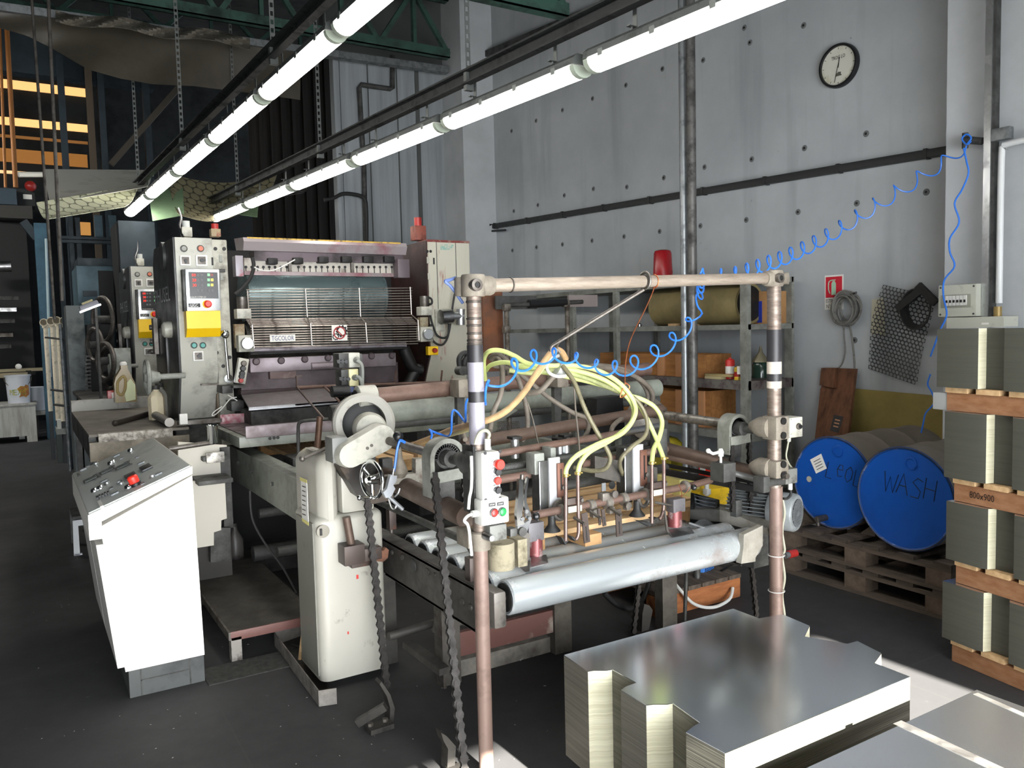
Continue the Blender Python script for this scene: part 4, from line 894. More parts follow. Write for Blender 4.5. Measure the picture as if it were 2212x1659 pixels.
# capsule
Yc2 = 3.28; pa = P(752, 983, Y=Yc2); pb_ = P(822, 945, Y=Yc2); R = .055; u = (pb_ - pa).normalized(); v_ = V((-u.z, 0, u.x)); n = 10
pts = [pb_ + (u * math.cos(a) + v_ * math.sin(a)) * R * 1.12 for a in [-math.pi / 2 + math.pi * i / n for i in range(n + 1)]] + [pa + (u * math.cos(a) + v_ * math.sin(a)) * R for a in [math.pi / 2 + math.pi * i / n for i in range(n + 1)]]
cc = sum(pts, V((0, 0, 0))) / len(pts); k_ = len(pts); g = M(); outer = [p for p in pts]; fr = [cc + (p - cc) * .95 + V((0, -.03, 0)) for p in pts]; bk = [p + V((0, .04, 0)) for p in pts]
g.add(bk + outer + fr, [[i, (i + 1) % k_, k_ + (i + 1) % k_, k_ + i] for i in range(k_)] + [[k_ + i, k_ + (i + 1) % k_, 2 * k_ + (i + 1) % k_, 2 * k_ + i] for i in range(k_)] + [list(range(2 * k_, 3 * k_)), list(range(k_))[::-1]])
cp = g.obj('capsule_cover', cream, gr)
for px, py in ((793, 968), (802, 962)): M().lathe(P(px, py, Y=Yc2 - .028), FW, [(.007, 0), (.007, .006)], 8).obj('screw', dsteel, cp)
fbox(718, 945, 752, 1000, Yc2 + .02, .1, .006).obj('switch_box', mat('grey cast box', '6f716e', .5, .1, '4a4b48', .3, 8), gr)
g = M(); fbox(750, 990, 785, 1004, Yc2, .08, .003, g); g.obj('lower_lip', cream2, gr)
g = M(); fbox(800, 985, 812, 1030, Yc2 + .12, .05, 0, g); fbox(826, 990, 850, 1030, Yc2 + .12, .05, .01, g); g.obj('gear_legs', dgrey, gr)
g = M(); c = P(866, 1000, Y=3.1); g.lathe(P(862, 965, Y=3.1), -UP, [(.01, 0), (.014, .05), (.03, .09), (.034, .11), (.02, .13)], 16); g.obj('oiler', cast, gr)
g = M(); c = P(860, 943, Y=3.02); g.sph(c, .022, n=20).cyl(c, c - UP * .05, .006, n=8); g.obj('ball_handle', blackp, gr)
g = M(); g.prism([P(x, y, Y=3.1) for x, y in ((845, 1030), (898, 1022), (898, 992), (915, 990), (915, 1060), (893, 1062), (893, 1040), (848, 1048))], (0, .04, 0)); g.obj('bracket_frame', mat('chipped grey bracket', '8b877d', .5, .1, '5a4c42', .35, 14), fd)
# handwheel
c = P(804, 1036, Y=3.22); ax = V((-.97, -.22, 0)).normalized(); g = M(); g.ring(c, ax, .078, .0095, 34, 10)
for k in range(3):
    u, v_, d = basis(ax); a = 2.094 * k + .5; e = (u * math.cos(a) + v_ * math.sin(a)); g.cyl(c, c + e * .077, .008, n=8)
g.lathe(c, ax, [(.022, -.02), (.022, .02), (.012, .03)], 14); hw = g.obj('handwheel', chrome, fd); M().cyl(c, c - ax * .16, .012, n=10).obj('wheel_shaft', dsteel, hw)
g = M(); a = P(776, 1075, Y=3.2); g.sph(a, .012).cyl(a, P(800, 1074, Y=3.2), .006, n=8).sph(P(800, 1074, Y=3.2), .011); g.obj('wheel_handle', chrome, hw)
g = M(); g.prism([P(x, y, Y=3.4) for x, y in ((735, 1010), (800, 1002), (850, 1040), (850, 1080), (800, 1090), (770, 1070))], (0, .1, 0)); g.obj('oily_bracket', mat('oily dark bracket', '2c2825', .4, .3, '5a4d40', .3, 8), fd)
# side rail from the column back to the press
RX0 = 1.15; ya, yb = P(640, 1035, X=RX0).y, P(493, 963, X=RX0).y; zt3 = P(640, 1035, X=RX0).z; zb3 = P(645, 1128, X=RX0).z
g = M().bx(RX0, RX0 + .05, ya - .35, yb, zb3, zt3, .004); g.bx(RX0, RX0 + .1, ya - .35, yb, zt3 - .012, zt3); rl = g.obj('side_rail', greygreen, fd)
for px, py in ((516, 1000), (546, 1019), (590, 1045)): M().lathe(P(px, py, X=RX0), (-1, 0, 0), [(.012, 0), (.012, .012)], 6).obj('rail_bolt', steel, rl)
M().bx(2.9, 2.95, 3.5, yb, zb3, zt3).obj('side_rail', greygreen, fd)
g = M()
for (x0, y0, x1, y1, Y) in ((560, 1000, 660, 975, 4.6), (570, 1030, 660, 1010, 4.4), (505, 1120, 660, 1085, 5.0), (480, 1100, 660, 1060, 5.4)):
    pass
for Y, z, r_ in ((4.7, .78, .035), (4.3, .7, .03), (5.0, .5, .03), (4.6, .35, .03), (5.2, .2, .05)): M().cyl((1.2, Y, z), (2.9, Y, z), r_, n=14).obj('frame_tie', greygreen if z > .6 else dgrey, fd)
M().bx(1.35, 1.5, 4.75, 4.95, .74, .86, .02).obj('gear_motor', dgrey, fd)
M().cyl((1.36, 4.9, .8), (1.62, 4.9, .8), .06, n=18).obj('gear_motor', dgrey, fd)
# wooden slats glimpsed behind (sheet pallet inside the feeder)
g = M(); 
pin = thing('pallet', (2.1, 4.6, .55), 'raw wooden pallet glimpsed inside the feeder under the feed table', 'pallet')
for i in range(7): M().bx(1.45 + i * .13, 1.45 + i * .13 + .1, 4.6, 6.1, .80, .825).obj('slat', wood, pin)
for Y in (4.65, 5.9): M().bx(1.45, 2.33, Y, Y + .08, .72, .80).obj('bearer', woodx, pin)
# tall white scraper pole and cable under the rail
M().cyl(P(647, 1440, Y=3.85), P(660, 1330, Y=3.83), .012, n=8).obj('wooden_stick', wood, label='thin wooden stick standing in the drip tray beside the drive column', cat='stick')
g = M(); g.tube([P(x, y, Y=4.4) for x, y in ((540, 1060), (545, 1120), (570, 1170), (610, 1225), (640, 1280))], .006, 8); g.obj('floor_cable', rubber, label='thin dark cable hanging below the grey side rail', cat='cable')
# feed table in front of the press
ft = thing('feed_table', (2.0, 5.3, .95), 'ink stained feed table with tilted plates in front of the wire guard', 'table')
Z0 = 1.0; x0 = P(472, 930, Y=5.5).x
g = M().bx(x0 + .0, 2.95, 4.92, 5.75, .925, .99, .006); g.obj('table_frame', greygreen, ft)
M().bx(x0 + .04, 2.9, 4.95, 5.72, .985, .995).obj('table_bed', mat('inked table bed', '5f5658', .4, .3, '3e3537', .4, 4), ft)
a = P(530, 945, Y=4.92)
M().bx(a.x, 2.9, 4.905, 4.92, 1.0 - .02, 1.055, .006).obj('front_lip', mat('scratched lilac lip', '7a7275', .35, .5, '6b5f60', .35, 14, .3), ft)
M().bx(P(474, 900, Y=5.72).x, 2.9, 5.70, 5.715, .98, 1.06, .006).obj('rear_lip', mat('red inked lip', '8f7a7c', .4, .4, '8a3f4b', .45, 9, .3, .1, stretch=(3, 1, 3)), ft)
g = M()
for px in (583, 592, 600): c = P(px, 945 + (600 - px) * .12, Y=4.918); g.cyl(c, c + FW * .004, .01, n=10)
g.obj('screw_holes', black, ft)
tp = mat('dull tin plate', '8d8788', .35, .6, '6f686a', .35, 3, .4)
M().prism([P(522, 853, Y=5.85), P(700, 838, Y=5.85), P(731, 866, Y=5.45), P(538, 880, Y=5.45)], (0, 0, -.012)).obj('infeed_plate', tp, ft)
M().prism([P(538, 880, Y=5.45), P(731, 866, Y=5.45), P(731, 872, Y=5.45), P(538, 887, Y=5.45)], (0, .02, 0)).obj('plate_edge', alu, ft)
M().bx(1.3, 2.8, 5.5, 5.8, .99, 1.085).obj('plate_support', dgrey, ft)
g = M().bar(P(640, 835, Y=5.4), P(700, 905, Y=4.6), .008, .012); g.bar(P(640, 812, Y=5.4), P(641, 836, Y=5.4), .02, .005).bar(P(641, 813, Y=5.4), P(652, 812, Y=5.4), .02, .005); g.obj('strike_bar', brownt, ft)
g = M()
g.cyl(P(640, 837, Y=5.4), P(990, 825, Y=5.4), .012, n=8)
for px in (700, 790, 870, 940): g.cyl(P(px, 834, Y=5.4), P(px + 32, 866, Y=5.0), .008, n=8)
for px in (856, 955): g.bar(P(px, 800, Y=5.4), P(px - 3, 830, Y=5.4), .02, .006)
g.obj('guide_rack', rust, ft)
M().prism([P(760, 840, Y=5.3), P(960, 828, Y=5.3), P(990, 850, Y=4.9), P(790, 868, Y=4.9)], (0, 0, -.01)).obj('infeed_plate', tp, ft)
M().bx(1.9, 2.85, 4.95, 5.0, 1.0, 1.12).obj('plate_support', ink, ft)
# hand rail, copper pipe and control boxes in front
g = M(); g.tube([P(x, y, Y=4.3) for x, y in ((645, 985), (644, 925), (648, 913), (660, 909), (700, 906), (735, 903))], .009, 10, 3); g.obj('hand_rail', dgrey, fd)
M().cyl(P(685, 970, Y=4.2), P(691, 900, Y=4.2), .017, n=14).obj('copper_post', mat('old copper post', '6d5243', .45, .4, '4d3a2e', .4, 9), fd)
for (x0_, y0_, x1_, y1_, m1, nm) in ((724, 762, 778, 794, cream, 'dial_control_box'), (729, 797, 775, 834, mat('yellowed plastic', 'd5cf9f', .4, 0, '9c9670', .1, 8), 'dial_control_box')):
    Yb = 4.0; o = fbox((x0_ * .45 + x1_ * .55), y0_, x1_, y1_, Yb, .11, .005).obj(nm, m1, fd)
    a, b = P(x0_, y0_ + 2, Y=Yb + .06), P(x0_ * .45 + x1_ * .55, y1_, Y=Yb)
    M().bx(a.x, b.x, Yb + .005, Yb + .1, b.z, P(x1_, y0_, Y=Yb).z, .004).obj('box_face', dgrey, o)
    for k in range(3):
        c = P(x0_ + 6 + k * 8, (y0_ + y1_) / 2 + 3, Y=Yb); M().lathe(c + FW * .0, FW, [(.01, 0), (.01, .015)], 10).obj('knob', blackp, o)
    c = P(x1_ - 9, (y0_ + y1_) / 2, Y=Yb); M().lathe(c, FW, [(.016, 0), (.016, .02), (.01, .03)], 12).obj('cable_gland', grey, o)
fbox(776, 764, 783, 836, 4.02, .05).obj('box_stand', dgrey, fd)
M().cyl(P(752, 834, Y=4.05), P(752, 905, Y=4.05), .018, n=10).obj('box_stand', dgrey, fd)
for pts in ([(770, 778), (782, 790), (783, 830), (782, 860)], [(768, 812), (778, 818), (783, 840), (790, 858)]): M().tube([P(x, y, Y=3.96) for x, y in pts], .009, 8).obj('cable', grey, fd)
g = M(); c = P(733, 845, Y=3.98); g.cyl(c - RT * .04, c + RT * .05, .03, n=16).cyl(c + V((.05, 0, 0)), c + V((.05, 0, -.1)), .014, n=10); rg = g.obj('air_regulator', blackp, fd); M().box(c + V((.06, 0, .005)), (.03, .03, .03), .004).obj('blue_valve', mat('dark blue plastic', '27365f', .4), rg)
c = P(713, 893, Y=4.2); M().lathe(c, RT, [(.04, 0), (.045, .01), (.045, .07), (.03, .08)], 20).obj('star_knob', dgrey, fd)
g = M(); g.cyl(P(655, 990, Y=3.55), P(712, 965, Y=3.55), .009, n=8).sph(P(653, 991, Y=3.55), .014); g.obj('wrench', dsteel, label='old spanner lying on top of the drive column housing', cat='wrench')
# oil coupling with two hoses near the right tower
c = P(1000, 800, Y=4.1); g = M(); g.box(c, (.07, .06, .05), .01).cyl(c + V((-.03, 0, 0)), c + V((-.03, -.06, 0)), .026, n=16).cyl(c + V((.05, 0, 0)), c + V((.05, -.06, 0)), .026, n=16); g.obj('hose_manifold', dgrey, fd)
for pts in ([(993, 792), (992, 775), (1000, 764), (1015, 762)], [(1003, 790), (1004, 778), (1012, 770), (1020, 768)]): M().tube([P(x, y, Y=4.1) for x, y in pts], .016, 10).obj('manifold_hose', rubber, fd)
# ------------------------------------------------------------------ roller conveyor
cv = thing('roller_conveyor', (2.1, 3.05, 0), 'low roller conveyor with shiny steel rollers between the two posts', 'conveyor')
rollm = mat('scuffed zinc roller', 'd3dadd', .27, .6, '7b5d4f', .3, 2.0, .12, .0)
beamm = mat('oily dark beam', '4c4a46', .5, .3, '2c2a28', .4, 6, .35, .1)
RZ, RR = .584, .068
for i in range(7):
    Y = 2.575 + .145 * i; zz = RZ - (0 if i == 0 else .006); x0 = 1.52; x1 = P(1598, 1190, Y=2.62).x + .02
    o = M().lathe((x0, Y, zz), RT, [(RR * .86, 0), (RR * .9, -.006), (RR, 0), (RR, x1 - x0), (RR * .88, x1 - x0 + .008)], 40).obj('roller', rollm, cv)
    M().lathe((x0 - .008, Y, zz), RT, [(RR * .8, 0), (RR * .8, .003), (RR * .3, .004)], 24).obj('roller_end', black, o); M().cyl((x0 - .06, Y, zz), (x1 + .08, Y, zz), .014, n=10).obj('roller_axle', dsteel, o)
bxx = 1.43
g = M().bx(bxx, bxx + .012, 2.66, 3.75, .44, .615, .002); g.bx(bxx, bxx + .075, 2.66, 3.75, .603, .615).bx(bxx, bxx + .075, 2.66, 3.75, .44, .452); bl = g.obj('side_beam', beamm, cv)
g = M().bx(bxx + .02, bxx + .075, 2.545, 2.68, .48, .62, .012); g.obj('bearing_block', mat('worn grey bearing', '6b6660', .45, .3, '3d3a36', .35, 10), cv)
for px, py, q in ((848, 1193, 1), (870, 1203, 1.2), (893, 1222, 2.6), (925, 1235, 1.2), (940, 1242, 1), (1000, 1300, 1.2), (1018, 1312, 1), (915, 1268, 0)):
    if not q: continue
    c = P(px, py, X=bxx); M().lathe(c, (-1, 0, 0), [(.012 * q, 0), (.012 * q, .006), (.006 * q, .01)], 14).obj('beam_bolt', beamm if q < 2 else dgrey, bl)
for px, py in ((845, 1120), (1018, 1230)):
    c = P(px, py, X=bxx + .04); M().box(c - UP * .0, (.035, .045, .1), .003).obj('stop_block', jk, cv); M().cyl(c - UP * .07, c - UP * .05, .01, n=8).obj('stop_pin', dsteel, cv)
# right beam with light housing at the end
hx = x1 + .03
M().bx(hx, hx + .012, 2.66, 3.75, .44, .615, .002).obj('side_beam', beamm, cv)
hs = mat('pale cast housing', '9a968c', .55, .1, '67635a', .35, 9, .35, .1)
a = [P(x, y, Y=2.49) for x, y in ((1607, 1155), (1648, 1135), (1648, 1178), (1632, 1205), (1632, 1213), (1601, 1218), (1606, 1180))]
M().prism(a, (0, .03, 0)).obj('end_housing', hs, cv)
zt_h = P(1625, 1135, Y=2.58).z; M().prism([(hx, 2.49, zt_h - .03), (hx, 3.2, zt_h - .02), (hx, 3.2, zt_h + .03), (hx, 2.75, zt_h + .035), (hx, 2.5, zt_h)], (.1, 0, 0)).obj('housing_cover', hs, cv)
M().bx(hx, hx + .1, 2.58, 3.2, .45, zt_h - .03).obj('housing_side', dgrey, cv)
# legs and rails underneath
legm = mat('worn steel leg', '625e58', .5, .4, '3c3833', .4, 7, .35, .1)
la = P(1218, 1410, Z=0)
M().bx(la.x - .05, la.x + .05, la.y, la.y + .06, 0, .50).obj('leg', legm, cv)
lb = P(980, 1478, Z=0); M().bx(lb.x - .045, lb.x + .04, lb.y, lb.y + .06, 0, .44).obj('leg', legm, cv); M().bx(lb.x - .06, lb.x - .045, lb.y - .02, lb.y + .06, 0, .44).obj('leg_flange', dsteel, cv)
lc = P(834, 1440, Z=0); M().bx(bxx - .02, bxx + .05, 3.55, 3.61, 0, .45).obj('leg', beamm, cv)
ld = P(1385, 1345, Z=0); M().bx(hx - .1, hx, 3.1, 3.16, 0, .44).obj('leg', legm, cv)
redp = mat('flaking red brown paint', '6e4b45', .5, .1, 'a59a90', .25, 6, .12, .1)
c0 = P(1000, 1375, Y=lb.y + .03); c1 = P(1200, 1335, Y=lb.y + .03)
M().bx(lb.x + .04, la.x - .05, lb.y + .02, lb.y + .05, P(1100, 1395, Y=lb.y).z, P(1100, 1345, Y=lb.y).z).obj('cross_rail', redp, cv)
M().bx(lb.x + .04, la.x - .05, lb.y + .05, lb.y + .12, 0, P(1100, 1410, Y=lb.y).z).obj('concrete_sill', mat('dusty concrete block', '8a857c', .8, 0, '4f4b46', .4, 9, .35, .2), cv)
M().cyl((lb.x, lb.y + .2, .2), (la.x, lb.y + .2, .22), .025, n=12).obj('cross_tube', mat('dusty tube', '8a857c', .7, 0, '4f4b46', .4, 9), cv)
M().cyl(P(840, 1375, Y=3.4), P(940, 1345, Y=3.4), .02, n=12).obj('cross_tube', beamm, cv)
M().bar(P(880, 1390, Y=3.3), P(960, 1450, Y=3.0), .05, .03).obj('brace', beamm, cv)
M().bx(1.9, 2.6, 3.35, 3.45, .3, .44).obj('middle_beam', beamm, cv)
# chains and anchors at the floor
def anchor(pts, foot, Y, lab):
    t = thing('floor_anchor', P(foot[0][0], foot[0][1], Z=0), lab, 'bracket', 'bent floor anchor brackets')
    M().prism([P(x, y, Y=Y) for x, y in pts], (0, .05, 0)).obj('upright', mat('dark bent bracket', '3b3936', .5, .4, '23211f', .4, 10), t)
    a, b = P(*foot[0], Z=.012), P(*foot[1], Z=.012); M().bar(a, b, .06, .02).obj('foot', MATS['dark bent bracket'], t)
    return t
ya_ = P(850, 1560, Z=0).y
t = anchor(((824, 1472), (843, 1500), (853, 1530), (850, 1560), (842, 1560), (843, 1530), (836, 1505), (820, 1478)), ((795, 1578), (845, 1562)), ya_, 'bent dark floor bracket at the foot of the drive column chain')
M().bar(P(772, 1562, Z=.02), P(833, 1525, Z=.09), .03, .03).obj('brace', MATS['dark bent bracket'], t)
for px, py in ((800, 1568), (832, 1558)): c = P(px, py, Z=.022); M().lathe(c, UP, [(.012, 0), (.012, .012)], 6).obj('anchor_bolt', dsteel, t)
yb2 = P(985, 1665, Z=0).y
anchor(((953, 1583), (965, 1590), (985, 1612), (982, 1665), (966, 1665), (968, 1618), (958, 1600)), ((966, 1668), (1004, 1660)), yb2, 'bent dark floor bracket beside the left post')
yc2 = P(1400, 1370, Z=0).y
anchor(((1392, 1305), (1403, 1308), (1410, 1318), (1400, 1370), (1386, 1370), (1388, 1325)), ((1370, 1372), (1405, 1370)), yc2, 'bent dark floor bracket under the conveyor beside the brown pallet')
chain('loose_chain', P(1380, 1262, Y=yc2), P(1368, 1366, Y=yc2), None, chm, .034, .03); tag(COL.objects[-1], 'oily chain hanging under the shiny front roller', 'chain')
M().cyl(P(1483, 1225, Y=3.1), P(1479, 1340, Y=3.1), .01, n=8).obj('thin_rod', dgrey, label='thin dark rod standing under the right end of the front roller', cat='rod')
g = M(); g.tube([P(x, y, Y=3.35) for x, y in ((1305, 1280), (1330, 1305), (1360, 1315), (1385, 1300), (1400, 1265), (1402, 1240))], .014, 10); g.obj('hose', rubber, label='black hose looping under the roller conveyor', cat='hose')
# pallet lying on the rollers
pl = thing('pallet', (2.3, 3.1, .653), 'raw wooden pallet lying on the rollers under the suction bar', 'pallet')
zs = .722; yF = P(1300, 1130, Z=zs).y
px0, px1 = P(1130, 1165, Z=zs).x, P(1515, 1080, Z=zs).x
for i in range(6): M().bx(px0, px1, yF + i * .135, yF + i * .135 + .1, zs - .02, zs + .002, .002).obj('slat', wood, pl)
bxm = P(1296, 1172, Z=.675).x
for i, xx in enumerate((px0 + .08, bxm, px1 - .12)): M().bx(xx - .045, xx + .045, yF - .07 if i == 1 else yF, yF + .78,   .653, zs - .02, .003).obj('bearer', mat('bright cut pallet wood', 'b48e62', .75, 0, '86603c', .25, 5), pl)
# suction bar group in front
sb = thing('suction_bar', P(1350, 1070, Y=2.75), 'brown suction bar with clamps, cups and air pipes above the rollers', 'suction bar')
SY = 2.75
M().cyl(P(1150, 1113, Y=SY), P(1492, 1049, Y=SY), .0165, n=20).obj('bar', rust, sb); M().cyl(P(1492, 1049, Y=SY + .01), P(1552, 1033, Y=SY + .02), .0155, n=18).obj('bar', rust, sb)
colr = mat('grey shaft collar', '807b73', .45, .3, '544c45', .4, 12, .35, .1)
for px, py, w_ in ((1276, 1093, 16), (1312, 1085, 18), (1347, 1078, 14), (1480, 1051, 10), (1212, 1103, 9), (1397, 1068, 9)):
    c = P(px, py, Y=SY); w2 = PXW(w_, c); o = M().lathe(c - RT * w2 / 2, RT, [(.024, 0), (.028, .003), (.028, w2 - .003), (.024, w2)], 22).obj('collar', colr, sb)
    if w_ > 12: M().box(c + V((0, -.02, -.03)), (w2 * .8, .03, .03), .005).obj('collar_lug', colr, o)
for px, py in ((1326, 1067), (1355, 1092), (1283, 1108)): c = P(px, py, Y=SY - .035); M().lathe(c, FW, [(.016, 0), (.016, .012), (.007, .013)], 16).obj('lug_bolt', dsteel, sb)
pipem = mat('brown copper pipe', '75625c', .35, .6, '4e3c36', .3, 10)
def pipe_pair(cx, cy, pipes, feet):
    c = P(cx, cy, Y=SY - .03); wv = PXW(48, c)
    o = M().box(c + UP * .012, (wv, .02, .028), .002).obj('pipe_clamp', jk, sb); M().box(c + V((.0, -.012, -.02)), (wv * .75, .006, .026)).obj('clamp_tag', cream2, o)
    for k in (-.4, .4): M().lathe(c + V((k * wv, -.011, .012)), FW, [(.008, 0), (.008, .006)], 8).obj('screw', dsteel, o)
    for pts, foot in zip(pipes, feet):
        q = [P(x, y, Y=SY - .045) for x, y in pts]; pp = M().tube(q, .0085, 10, 4).obj('suction_pipe', pipem, sb)
        M().prism([P(x, y, Y=SY - .045) for x, y in foot], (0, .04, 0)).obj('suction_foot', rubber, pp)
pipe_pair(1238, 1088, [[(1222, 1028), (1222, 1168)], [(1248, 1022), (1249, 1100), (1250, 1150), (1244, 1166)]], [((1212, 1160), (1222, 1178), (1228, 1168)), ((1232, 1158), (1244, 1170), (1240, 1160))])
pipe_pair(1420, 1053, [[(1408, 998), (1408, 1130)], [(1434, 990), (1434, 1085), (1430, 1112), (1424, 1122)]], [((1382, 1126), (1404, 1138), (1408, 1130)), ((1412, 1122), (1424, 1126), (1420, 1118))])
# vertical slides
for (x0_, y0_, x1_, y1_) in ((1186, 990, 1212, 1098), (1368, 962, 1391, 1072)):
    Y = SY + .06; a = P(x0_, y0_, Y=Y); b = P(x1_, y1_, Y=Y); o = M().bx(a.x, b.x, Y, Y + .012, b.z, a.z, .002).obj('slide_plate', mat('white slide plate', 'd6d8da', .4, .1, '9a9b9c', .15, 12), sb)
    M().bx(a.x - .045, a.x, Y + .01, Y + .07, b.z - .02, a.z - .01, .003).obj('slide_body', dgrey, sb)
    M().cyl((a.x - .05, Y, b.z), (a.x - .05, Y, a.z - .01), .004, n=8).obj('slide_rod', steel, sb)
    M().bx(a.x + .035, b.x + .012, Y - .012, Y - .002, b.z + .05, a.z - .025, .002).obj('slotted_bar', mat('rust brown bar', '80594a', .5, .3, '5a4034', .3, 12), sb)
    M().bx((a.x + b.x) / 2 + .02, (a.x + b.x) / 2 + .027, Y - .0135, Y - .011, b.z + .08, a.z - .05).obj('slot', black, sb)
    for f in (.3, .75): c = V((b.x + .005, Y - .014, b.z + (a.z - b.z) * (.2 if f < .5 else .42))); M().lathe(c, FW, [(.011, 0), (.011, .01), (.006, .011)], 14).obj('slide_bolt', dsteel, sb)
    c = V((a.x + .03, Y - .03, b.z + .0)); M().ring(c, (.2, -1, .1), .036, .01, 24, 8).obj('pulley', dsteel, sb)
# suction cups
for px, py in ((1192, 1128), (1376, 1096)):
    c = P(px, py, Y=SY + .03); M().lathe(c, -UP, [(.016, -.03), (.016, .0), (.018, .012), (.036, .034), (.037, .038), (.03, .04)], 22).obj('suction_cup', rubber, sb)
# hanging slotted strips under the bar
for (xa_, ya2, xb_, yb_, w_) in ((1262, 1108, 1268, 1172, 16), (1335, 1100, 1338, 1158, 16), (1302, 1100, 1306, 1136, 9), (1293, 1098, 1296, 1134, 6)):
    a, b = P(xa_, ya2, Y=SY - .05), P(xb_, yb_, Y=SY - .05); o = M().bar(a, b, .005, PXW(w_, a), (1, 0, 0)).obj('slotted_strip', jk, sb)
    M().bar(a.lerp(b, .45) + FW * .003, a.lerp(b, .92) + FW * .003, .002, PXW(3, a), (1, 0, 0)).obj('slot', black, o)
for (xa_, ya2, xb_, yb_, r_) in ((1275, 1105, 1298, 1120, .007), (1318, 1097, 1342, 1113, .008), (1240, 1118, 1262, 1132, .007), (1415, 1085, 1452, 1092, .006)): 
    M().cyl(P(xa_, ya2, Y=SY - .04), P(xb_, yb_, Y=SY - .1), r_, n=10).obj('clamp_pin', dsteel, sb)
M().box(P(1304, 1052, Y=SY + .0), (.022, .004, .035)).obj('sheet_tab', galv, sb)
M().box(P(1306, 1072, Y=SY), (.05, .04, .035), .006).obj('collar_block', colr, sb)
g = M(); c = P(1499, 1053, Y=SY - .03); g.sph(c, .014, n=8).cyl(c, c + V((0, .04, 0)), .007, n=8); g.obj('star_knob', blackp, sb)
g = M(); g.tube([P(x, y, Y=SY - .04) for x, y in ((1466, 1046), (1472, 1062), (1473, 1080), (1474, 1095))], .0018, 5).tube([P(x, y, Y=SY - .04) for x, y in ((1490, 1052), (1482, 1064), (1470, 1072))], .0016, 5); g.obj('copper_wire', mat('copper wire', 'b06a45', .35, .8), sb)
M().prism([P(x, y, Y=SY + .1) for x, y in ((1285, 985), (1420, 1010), (1420, 1060), (1285, 1030))], (0, .03, 0)).obj('back_plate', mat('oily back plate', '55524d', .45, .4, '353230', .4, 7), sb)
M().lathe(P(1322, 1048, Y=SY + .098), FW, [(.018, 0), (.018, .002)], 16).obj('plate_hole', black, sb)
# sheet side guides : left (with magnet) and right bent plates
def magnet(nm_lab, bx_, redb, plate, foot):
    t = thing('sheet_guide', P(*bx_[0], Y=SY - .06), nm_lab, 'guide', 'sheet guides hanging at the ends of the suction bar')
    a, b = P(*bx_[0], Y=SY - .07), P(*bx_[1], Y=SY - .07); M().bx(a.x, b.x, SY - .07, SY - .02, b.z, a.z, .003).obj('magnet', mat('grey magnet block', '5f5d60', .45, .2, '454345', .3, 9), t)
    a, b = P(*redb[0], Y=SY - .06), P(*redb[1], Y=SY - .06); g = M(); g.cyl(V(((a.x + b.x) / 2, SY - .04, a.z)), V(((a.x + b.x) / 2, SY - .04, b.z)), (b.x - a.x) / 2, n=18); g.obj('red_coil', mat('worn red coil', '70393a', .35, .3, 'a9a29f', .3, 25, .2), t)
    M().prism([P(x, y, Y=SY - .075) for x, y in plate], (0, .006, 0)).obj('bent_plate', dsteel, t); M().prism([P(x, y, Y=yy) for x, y, yy in foot], (0, 0, .004)).obj('foot_plate', steel, t)
    return t
t = magnet('left sheet guide with dark plate and red coil beside the locking pliers', ((1142, 1132), (1176, 1166)), ((1147, 1166), (1176, 1200)), ((1126, 1142), (1145, 1154), (1144, 1240), (1140, 1241), (1124, 1226)), ((1147, 1204, SY - .06), (1180, 1200, SY - .06), (1185, 1218, SY - .13), (1146, 1228, SY - .13)))
g = M(); g.cyl(P(1162, 1105, Y=SY - .05), P(1162, 1142, Y=SY - .05), .004, n=8); g.sph(P(1158, 1115, Y=SY - .06), .016, n=8); g.obj('hook_knob', blackp, t)
M().bar(P(1055, 1190, Y=SY + .1), P(1140, 1238, Y=SY - .07), .012, .014).obj('guide_blade', steel, t)
t = magnet('right sheet guide with polished curved plate and red coil', ((1455, 1080), (1481, 1104)), ((1452, 1106), (1476, 1136)), ((1435, 1104), (1438, 1102), (1444, 1145), (1456, 1161), (1452, 1161), (1440, 1147)), ((1444, 1146, SY - .07), (1490, 1140, SY - .02), (1500, 1152, SY - .06), (1452, 1162, SY - .1)))
pol = mat('polished sheet', '9a9da2', .07, 1)
t = thing('side_guide_plate', P(1520, 1120, Y=SY - .02), 'polished bent steel plate at the right end of the suction bar', 'plate')
M().prism([P(1492, 1064, Y=SY - .05), P(1554, 1080, Y=SY + .03), P(1555, 1153, Y=SY + .03), P(1520, 1135, Y=SY - .01), P(1490, 1128, Y=SY - .05)], (.004, .003, 0)).obj('plate', pol, t)
M().bar(P(1485, 1128, Y=SY), P(1556, 1152, Y=SY - .04), .03, .008).obj('bottom_flange', steel, t)
# locking pliers
pr_ = thing('locking_pliers', P(1125, 1090, Y=SY - .1), 'chrome locking pliers clamped on the left sheet guide', 'pliers')
def strip(nm, pts, Y, th, m_, par):
    return M().prism([P(x, y, Y=Y) for x, y in pts], (0, th, 0)).obj(nm, m_, par)
strip('handle', ((1122, 1036), (1130, 1036), (1131, 1075), (1128, 1120), (1134, 1132), (1118, 1136), (1116, 1110), (1120, 1070)), SY - .12, .018, chrome, pr_)
strip('handle', ((1140, 1030), (1143, 1032), (1138, 1060), (1138, 1085), (1148, 1112), (1146, 1124), (1136, 1118), (1132, 1080), (1135, 1050)), SY - .115, .014, chrome, pr_)
strip('jaw', ((1118, 1134), (1134, 1130), (1140, 1126), (1148, 1122), (1138, 1150), (1132, 1148), (1130, 1136), (1124, 1158), (1119, 1152)), SY - .118, .016, steel, pr_)
for px, py in ((1129, 1121), (1144, 1120), (1137, 1105)): M().lathe(P(px, py, Y=SY - .122), FW, [(.008, 0), (.008, .004)], 12).obj('rivet', steel, pr_)
M().cyl(P(1127, 1038, Y=SY - .11), P(1128, 1025, Y=SY - .11), .008, n=10).obj('adjusting_screw', dsteel, pr_)
